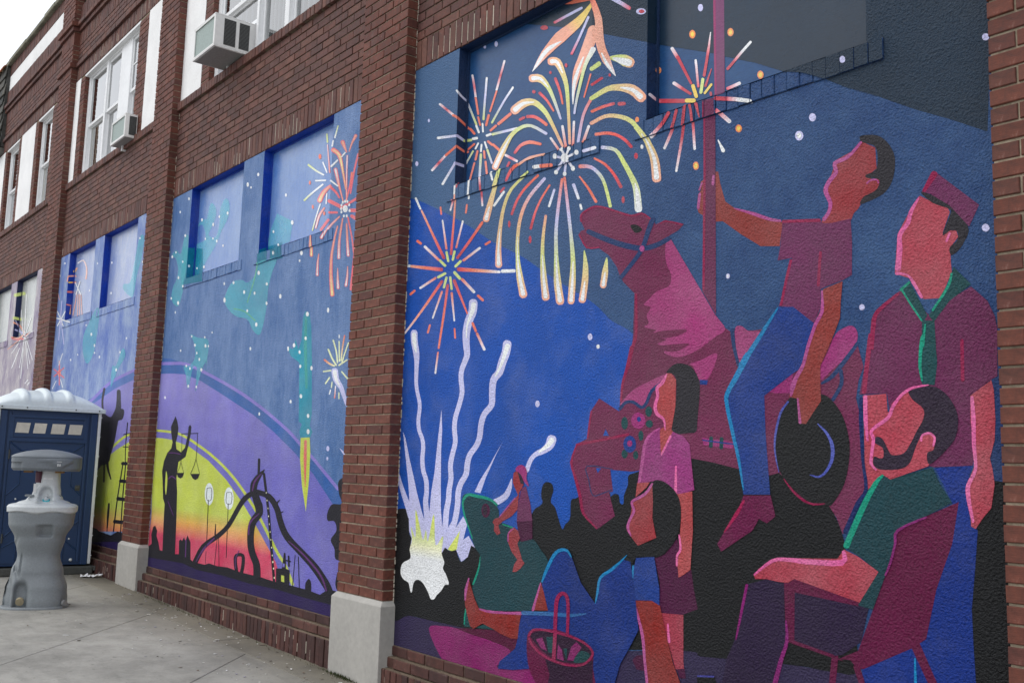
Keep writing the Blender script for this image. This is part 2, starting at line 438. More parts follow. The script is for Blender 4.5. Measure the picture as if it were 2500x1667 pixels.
for b in 'BCD':
    x0, x1, _ = BAYS[b]
    soldiers(U, x0, x1, 6.64, 6.845, j=.003)
    stretchers(U, x0, x1, 6.845, 6.913, y=-.035, depth=.045)
    stretchers(U, x0, x1, 6.913, 7.184, off=1)
    soldiers(U, x0, x1, 7.184, 7.39)
    stretchers(U, x0, x1, 7.39, 7.458, y=-.035, depth=.045)
    stretchers(U, x0, x1, 7.458, 7.526, y=-.065, depth=.075)
    soldiers(U, x0, x1, 7.526, 7.80, y=-.02, depth=.03)
    soldiers(U, x0, x1, 8.09, 8.30, y=-.012, depth=.05)
for px0, px1 in PIL[1:]:
    y = PY; Y = lambda d: dict(y=y - d, depth=.10 + d)
    soldiers(U, px0, px1, 6.80, 6.85, **Y(.0))
    U.cbox(px0 - .03, px1 + .03, y - .03, .0, 6.85, 6.913, .003, bcol(), .001)
    stretchers(U, px0, px1, 6.913, 7.184, **Y(0), pal=BC)
    soldiers(U, px0, px1, 7.184, 7.39, **Y(0), pal=BC)
    for zc_, d in ((7.39, .03), (7.458, .06)):
        for q in range(3):
            w = (px1 - px0 + 2 * d) / 3; U.cbox(px0 - d + q * w + .004, px0 - d + (q + 1) * w - .004, y - d, .0, zc_ + .004, zc_ + .064, .003, bcol(), .001)
    stretchers(U, px0, px1, 7.526, 8.60, **Y(.02), pal=BC)
    core2.box(px0 + .008, px1 - .008, PY + .009, .01, 6.80, 8.60)
U.build('brickwork', BRICK, building, 'stuff'); core2.build('pier', MORTAR, building)
r = MB(); r.box(-21, -15.60, -.006, .02, 7.80, 8.09); r.box(-14.45, -11.15, -.006, .02, 7.80, 8.09); r.box(-10.1, -6.5, -.006, .02, 7.80, 8.09)
r.build('render_panel', WHITE_STUCCO, building)
cp = MB()
for x0 in np.arange(-21, -6, .61):
    cp.cbox(x0 + .003, x0 + .607, -.07 + rnd.uniform(-.006, .006), .36, 8.30, 8.37 + rnd.uniform(-.004, .006), .008, (1, 1, 1), .003)
cp.build('coping', mat_simple('mossy_coping', (.27, .26, .20), .9, .2, .8, .006, 14, .35), building, 'stuff')

# ------------------------------------------------------------------ upper windows
def window(x0, x1, units, rail, curt, blind_top=False):
    z0, z1, yf = Z5 + .002, Z6 - .004, .055
    f = MB(); t = .045
    f.box(x0, x1, yf, .16, z1 - .055, z1); f.box(x0, x1, yf - .012, .16, z0, z0 + .05)
    f.box(x0, x0 + .035, yf, .16, z0 + .05, z1 - .055); f.box(x1 - .035, x1, yf, .16, z0 + .05, z1 - .055)
    xs = [x0 + .035] + [v for u in units for v in u] + [x1 - .035]
    for a, c in zip(xs[0::2], xs[1::2]):
        if c - a > .004: f.box(a, c, yf + .004, .155, z0 + .05, z1 - .055)
    # sloping metal cap over the head
    f.box(x0 - .02, x1 + .02, .0, .06, z1 - .035, z1 - .002)
    w = f.build('window', VINYL, building, bevel=.004)
    for ui, (a, c) in enumerate(units):
        for lower in (0, 1):
            sa, sb = (z0 + .05, rail) if lower else (rail - .02, z1 - .055)
            y = yf + .02 + (.03 if lower else 0)
            if (x0, ui, lower) in RAISED: sa = RAISED[(x0, ui, lower)]
            s = MB(); e = .038
            s.box(a, c, y, y + .03, sa, sa + e); s.box(a, c, y, y + .03, sb - e, sb)
            s.box(a, a + e, y + .001, y + .029, sa + e, sb - e); s.box(c - e, c, y + .001, y + .029, sa + e, sb - e)
            sh = s.build('sash', VINYL, w)
            g = MB(); g.box(a + e, c - e, y + .012, y + .016, sa + e, sb - e); g.build('pane', GLASS, w)
            if (x0, ui) in MUNTIN and not lower:
                q = MB(); xm = (a + c) / 2; zm = (sa + sb) / 2
                q.box(xm - .009, xm + .009, y + .004, y + .024, sa + e, sb - e); q.box(a + e, c - e, y + .005, y + .023, zm - .009, zm + .009)
                q.build('muntin', VINYL, w)
        # cloth behind the panes, hanging in folds
        for lower in (0, 1):
            ctop, col = curt[ui][lower]
            if col is None: continue
            sa, sb = (z0 + .05, rail) if lower else (rail, z1 - .055)
            q = MB(); n = 34; V = []; F = []
            for i in range(n + 1):
                x = a + (c - a) * i / n; yy = .125 + .008 * math.sin(i * 1.25 + ui) + rnd.uniform(-.002, .002)
                V += [(x, yy, sa - .02), (x, yy, sb - ctop)]
            for i in range(n): F.append((2 * i, 2 * i + 1, 2 * i + 3, 2 * i + 2))
            q.add(V, F, col, True); q.build('curtain', CLOTH, w)
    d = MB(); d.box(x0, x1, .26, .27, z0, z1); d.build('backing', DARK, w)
    return w
gr, be, wh = srgb(186, 186, 186), srgb(196, 190, 168), srgb(215, 220, 222)
bl = srgb(200, 208, 214)
RAISED = {(-9.575, 0, 1): 5.52, (-14.235, 2, 1): 5.46}
MUNTIN = {(-9.575, 0), (-14.235, 2)}
window(-9.575, -7.00, [(-9.50, -8.60), (-8.555, -7.985), (-7.90, -7.20)], 5.83, [((.0, None), (.0, srgb(150, 152, 160))), ((0, gr), (0, gr)), ((0, gr), (0, gr))])
window(-14.235, -11.955, [(-14.165, -13.44), (-13.37, -12.82), (-12.40, -11.99)], 5.88, [((0, wh), (0, be)), ((0, wh), (0, gr)), ((.0, bl), (0, bl))])
window(-16.745, -15.90, [(-16.69, -15.95)], 5.86, [((0, gr), (0, be))])
window(-18.90, -18.04, [(-18.85, -18.09)], 5.86, [((0, gr), (0, wh))])
# ------------------------------------------------------------------ the mural
SKY = {'A': (mat_sky('night_sky_paint', (.011, .050, .165), (.032, .088, .22), 1.0, False, xr=(-5.4, -3.0, (.055, .13, .27))),  # xr: grazing sky sheen painted in as a paler tint towards the left
             mat_sky('night_sky_board', (.015, .065, .19), (.030, .095, .225), .7, False, True, spec=.4)),
       'B': (mat_sky('hazy_sky_paint', (.035, .13, .36), (.145, .25, .49), 1.0, True, spec=.5), mat_sky('hazy_sky_board', (.08, .20, .52), (.20, .32, .58), .8, True, True, spec=1.0)),
       'C': (mat_sky('streaked_sky_paint', (.07, .15, .50), (.36, .46, .66), 1.0, True), mat_sky('streaked_sky_board', (.22, .30, .58), (.42, .48, .62), .8, True, True, spec=1.0)),
       'D': (mat_sky('pastel_sky_paint', (.22, .16, .30), (.62, .58, .58), 1.0, True), mat_sky('pastel_sky_board', (.40, .43, .42), (.60, .60, .56), .8, True, True, spec=1.0))}
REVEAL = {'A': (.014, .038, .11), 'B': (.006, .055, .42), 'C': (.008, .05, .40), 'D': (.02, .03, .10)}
def wall_rects(b):
    x0, x1, zb = BAYS[b]; rs = REC[b]; out = [(x0, x1, zb, ZS0)]
    x = x0
    for a, c in rs: out.append((x, a - .08, ZS0, ZS1)); x = c + .08
    out.append((x, x1, ZS0, ZS1))
    x = x0
    for a, c in rs: out.append((x, a, ZS1, ZT)); x = c
    out.append((x, x1, ZS1, ZT))
    return out
def sill_rects(b):
    out = []
    for a, c in REC[b]:
        n = round((c - a + .16) / CR); w = (c - a + .16) / n; rr_ = random.Random(int(a * 100))
        for i in range(n):
            g = rr_.choice([.0004, .001, .0018, .0032])
            out.append((a - .08 + i * w + g, a - .08 + (i + 1) * w - g, ZS0 + .003 + rr_.uniform(-.004, .003), ZS1 + rr_.uniform(-.003, .002)))
    return out
SILL_Y = -.0092
panels = {}
MURAL_LABEL = {'A': 'nearest mural bay with fireworks, carousel horse and spectators at night', 'B': 'mural bay with purple planet, rocket and black playground skyline',
               'C': 'mural bay partly hidden by the blue portable toilet', 'D': 'farthest mural bay, pale with pastel firework streaks'}
for b, (x0, x1, zb) in BAYS.items():
    m = MB()
    for a, c, z0, z1 in wall_rects(b): m.add([(a, 0, z0), (c, 0, z0), (c, 0, z1), (a, 0, z1)], [(0, 1, 2, 3)])
    rv = (*REVEAL[b], 1)
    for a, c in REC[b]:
        m.add([(a, RD, ZS1), (c, RD, ZS1), (c, RD, ZT), (a, RD, ZT)], [(0, 1, 2, 3)], mi=1)
        m.add([(a, 0, ZS1), (a, RD, ZS1), (a, RD, ZT), (a, 0, ZT)], [(0, 3, 2, 1)], rv, mi=2)
        m.add([(c, 0, ZS1), (c, RD, ZS1), (c, RD, ZT), (c, 0, ZT)], [(0, 1, 2, 3)], rv, mi=2)
        m.add([(a, 0, ZT), (c, 0, ZT), (c, RD, ZT), (a, RD, ZT)], [(0, 1, 2, 3)], rv, mi=2)
        m.add([(a, SILL_Y, ZS1), (c, SILL_Y, ZS1), (c, RD, ZS1), (a, RD, ZS1)], [(0, 1, 2, 3)], rv, mi=2)
        # thin stop bead round the board
        m.box(a, a + .014, RD - .012, RD + .001, ZS1 + .002, ZT - .002, rv, 2); m.box(a + .014, c - .001, RD - .010, RD + .001, ZT - .014, ZT - .002, rv, 2)
        m.add([(a - .08, -.0005, ZS0), (c + .08, -.0005, ZS0), (c + .08, -.0005, ZS1 - .004), (a - .08, -.0005, ZS1 - .004)], [(0, 1, 2, 3)], tuple(v * .6 for v in REVEAL[b]) + (1,), mi=2)  # strip behind the sill bricks, darkened to paint crevice shade between them
    for a, c, z0, z1 in sill_rects(b): m.cbox(a, c, SILL_Y + rnd.uniform(-.0005, .003), .002, z0, z1, .003, j=.001)
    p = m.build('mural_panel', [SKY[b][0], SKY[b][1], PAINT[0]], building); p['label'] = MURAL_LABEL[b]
    panels[b] = p

HZ, GAIN = .017, 1.0
def pc(r, g, b, a=1.0, k=1.0):
    c = srgb(r, g, b); return tuple(max(.003, (v - HZ) * GAIN * k) for v in c) + (a,)
PAL = dict(
    slate=pc(48, 64, 82), bright=pc(50, 98, 194), floorpu=pc(64, 56, 88), black=pc(40, 41, 43), black2=pc(44, 45, 47), navy=pc(52, 74, 122), navy2=pc(38, 54, 108),
    lav=pc(196, 196, 232), white=pc(232, 234, 240), cream=pc(236, 238, 200), ygr=pc(208, 219, 142), ygw=pc(222, 228, 186), yel=pc(238, 205, 110), yelp=pc(240, 222, 160), orange=pc(240, 150, 105),
    red=pc(224, 98, 112), ora=pc(232, 128, 108), peach=pc(238, 172, 150), skb=pc(164, 80, 76), skr=pc(170, 77, 82), skl=pc(192, 90, 92), skm=pc(176, 74, 90), skp=pc(197, 89, 103), skd=pc(154, 65, 62),
    ygb=pc(212, 222, 118), hdark=pc(130, 60, 94), hpink=pc(184, 84, 138), hmag=pc(176, 70, 134), pinkrim=pc(200, 102, 164), pinkrim2=pc(214, 108, 158), rimred=pc(166, 50, 92), rimred2=pc(172, 72, 122), hotrim=pc(184, 48, 96),
    pole=pc(138, 80, 122), pole2=pc(122, 62, 96), hair=pc(58, 56, 62), jean=pc(50, 76, 152), jean2=pc(36, 64, 148), jean3=pc(38, 64, 142), cyan=pc(40, 146, 208), cyan2=pc(74, 122, 184),
    mauve=pc(126, 64, 104), mauve2=pc(120, 58, 96), shoe=pc(118, 40, 82), maroon=pc(88, 36, 72), maroon2=pc(98, 34, 68), shirtp=pc(168, 74, 138), gdark=pc(44, 86, 90), gdark2=pc(44, 78, 86),
    green=pc(14, 166, 138), chair=pc(112, 38, 76), dpur=pc(58, 46, 74), dpur2=pc(60, 34, 62), magrim=pc(152, 54, 128), blank=pc(152, 56, 118), beard=pc(60, 50, 66), basket=pc(166, 48, 94),
    periw=pc(100, 110, 200), periw2=pc(84, 84, 176),
    skyblue2=pc(76, 112, 176), skyblue3=pc(92, 124, 190), purple=pc(142, 136, 200), purple2=pc(118, 114, 188), purple3=pc(140, 128, 200), yg2=pc(206, 218, 100), orp=pc(226, 170, 105), pinkg=pc(220, 92, 118),
    purpg=pc(56, 46, 90), blackb=pc(44, 43, 50), grayb=pc(60, 58, 66), violet=pc(104, 62, 122), glow=pc(228, 236, 242), teal=pc(80, 190, 210, .66), teal2=pc(110, 210, 170, .35), tealg=pc(140, 220, 160, .5),
    tealp=pc(118, 214, 226, .46), tealp2=pc(10, 150, 175, .7), flame=pc(220, 120, 112), pinkf=pc(228, 120, 128))
NEAR = .80   # dimmer light on the nearest bay, put into its colours by darkening them
def colat(cols, t):
    if len(cols) == 1: return cols[0]
    t = max(0, min(.9999, t)) * (len(cols) - 1); i = int(t); f = t - i
    return tuple(cols[i][k] * (1 - f) + cols[i + 1][k] * f for k in range(4))
def clip(poly, ax, v, keep_gt):
    out = []
    for i in range(len(poly)):
        p, q = poly[i - 1], poly[i]; dp, dq = (p[ax] - v), (q[ax] - v)
        if not keep_gt: dp, dq = -dp, -dq
        if (dp >= 0) != (dq >= 0):
            f = dp / (dp - dq); out.append(tuple(p[k] + (q[k] - p[k]) * f for k in range(3)))
        if dq >= 0: out.append(q)
    return out
def cliprect(poly, r):
    xs = [p[0] for p in poly]; zs = [p[1] for p in poly]
    x0, x1, z0, z1 = r; a, b, c, d = min(xs), max(xs), min(zs), max(zs)
    if b <= x0 or a >= x1 or d <= z0 or c >= z1: return None
    if a >= x0 and b <= x1 and c >= z0 and d <= z1: return poly
    for ax, v, g in ((0, x0, True), (0, x1, False), (1, z0, True), (1, z1, False)):
        poly = clip(poly, ax, v, g)
        if len(poly) < 3: return None
    return poly
def smooth_closed(P, n=4):
    m = len(P); out = []
    for i in range(m):
        p0, p1, p2, p3 = P[i - 1], P[i], P[(i + 1) % m], P[(i + 2) % m]
        for s_ in range(n):
            t = s_ / n
            out.append(tuple(.5 * (2 * p1[k] + (p2[k] - p0[k]) * t + (2 * p0[k] - 5 * p1[k] + 4 * p2[k] - p3[k]) * t * t + (3 * p1[k] - p0[k] - 3 * p2[k] + p3[k]) * t ** 3) for k in (0, 1)))
    return out
def pieces(kind, pts, ncol):
    """convex pieces [(u, z, t), ...] of one painted shape"""
    if kind == 's':
        h = len(pts) // 2; A, B = pts[:h], pts[h:]
        mid = [((a[0] + b[0]) / 2, (a[1] + b[1]) / 2) for a, b in zip(A, B)]
        s_ = [0]
        for p, q in zip(mid, mid[1:]): s_.append(s_[-1] + math.dist(p, q))
        L = s_[-1] or 1; out = []
        for i in range(h - 1):
            t0, t1 = s_[i] / L, s_[i + 1] / L
            n = max(1, int((t1 - t0) * (ncol - 1) * 3 + .9)) if ncol > 1 else 1
            for k in range(n):
                f, g = k / n, (k + 1) / n
                lp = lambda P, Q, w: (P[0] + (Q[0] - P[0]) * w, P[1] + (Q[1] - P[1]) * w)
                a0, a1, b0, b1 = lp(A[i], A[i + 1], f), lp(A[i], A[i + 1], g), lp(B[i], B[i + 1], f), lp(B[i], B[i + 1], g)
                ta, tb = t0 + (t1 - t0) * f, t0 + (t1 - t0) * g
                out.append([(*a0, ta), (*a1, tb), (*b1, tb)]); out.append([(*a0, ta), (*b1, tb), (*b0, ta)])
        return out
    if kind == 'p': pts = smooth_closed(pts)
    z0, z1 = min(p[1] for p in pts), max(p[1] for p in pts)
    v = [Vector((p[0], p[1], 0)) for p in pts]
    out = [[(pts[i][0], pts[i][1], (z1 - pts[i][1]) / (z1 - z0)) for i in tri] for tri in tessellate_polygon([v])]
    if ncol > 1:
        nb = (ncol - 1) * 4; res = []
        for tr in out:
            for k in range(nb):
                r_ = cliprect(tr, (-1e3, 1e3, z1 - (z1 - z0) * (k + 1) / nb, z1 - (z1 - z0) * k / nb))
                if r_: res.append(r_)
        out = res
    return out
def paint_objects():
    cur = None; mb = None; groups = {}; order = []
    for ln in MURAL.strip().split('\n'):
        if ln[0] == '#':
            b, n, l = ln[1:].split('|'); key = (b, n, l)
            if key not in groups: groups[key] = []; order.append(key)
            cur = groups[key]
        else: cur.append(ln.split('|'))
    for (b, name, label) in order:
        mb = MB(); cols_all = []; x0, x1, zb = BAYS[b]
        wr, sr = wall_rects(b), sill_rects(b)
        V, F, CC, MI = [], [], [], []
        for kind, L, pl, cn, data in groups[(b, name, label)]:
            L = int(L); cols = [PAL[c] for c in cn.split('>')]; d = list(map(int, data.split()))
            pts = []; u = z = 0
            for i in range(0, len(d), 2): u += d[i]; z += d[i + 1]; pts.append((u / 1000, z / 1000))
            alpha = cols[0][3] < 1
            if pl == 'w': targets = [(r_, 0) for r_ in wr] + [(r_, 1) for r_ in sr]
            elif pl == 'r': targets = [((a, c, ZS1, ZT), 2) for a, c in REC[b]]
            else: targets = [((0.0, RD - .002, ZS1, ZT), 3)]; xr_ = REC[b][int(pl[1])][0]
            for pc_ in pieces(kind, pts, len(cols)):
                for r_, pk in targets:
                    q = cliprect(pc_, r_)
                    if not q: continue
                    n = len(V)
                    if pk == 0: k_ = L * .0003 + (len(F) % 12) * .00002; co = [(p[0], -k_, p[1]) for p in q]
                    elif pk == 1: co = [(p[0], SILL_Y - .0006 - L * .00012, p[1]) for p in q]
                    elif pk == 2: co = [(p[0], RD - .0015 - L * .0003 - (len(F) % 12) * .00002, p[1]) for p in q]
                    else: co = [(xr_ + .001 + L * .0003, p[0], p[1]) for p in q]
                    # face the street (or the reveal's open side)
                    a, b_, c = Vector(co[0]), Vector(co[1]), Vector(co[2]); nn = (b_ - a).cross(c - a)
                    cs = [colat(cols, p[2]) for p in q]
                    cs = [tuple(min(.93, v * ((NEAR if b == 'A' else 1) if max(c_[:3]) < .45 or min(c_[:3]) < .12 else 1.14)) for v in c_[:3]) + (c_[3],) for c_ in cs]
                    if (nn.x if pk == 3 else -nn.y) < 0: co.reverse(); cs.reverse()
                    V += co; F.append(tuple(range(n, n + len(co)))); CC += cs
                    MI.append((2 if alpha else 0) + (1 if pk >= 2 else 0))
        if not F: continue
        me = bpy.data.meshes.new(name); me.from_pydata(V, [], F)
        for m in PAINT: me.materials.append(m)
        me.polygons.foreach_set('material_index', MI)
        at = me.attributes.new('Col', 'FLOAT_COLOR', 'CORNER'); at.data.foreach_set('color', [v for c in CC for v in c]); me.update()
        o = link(name, me, panels[b]); o['label'] = label
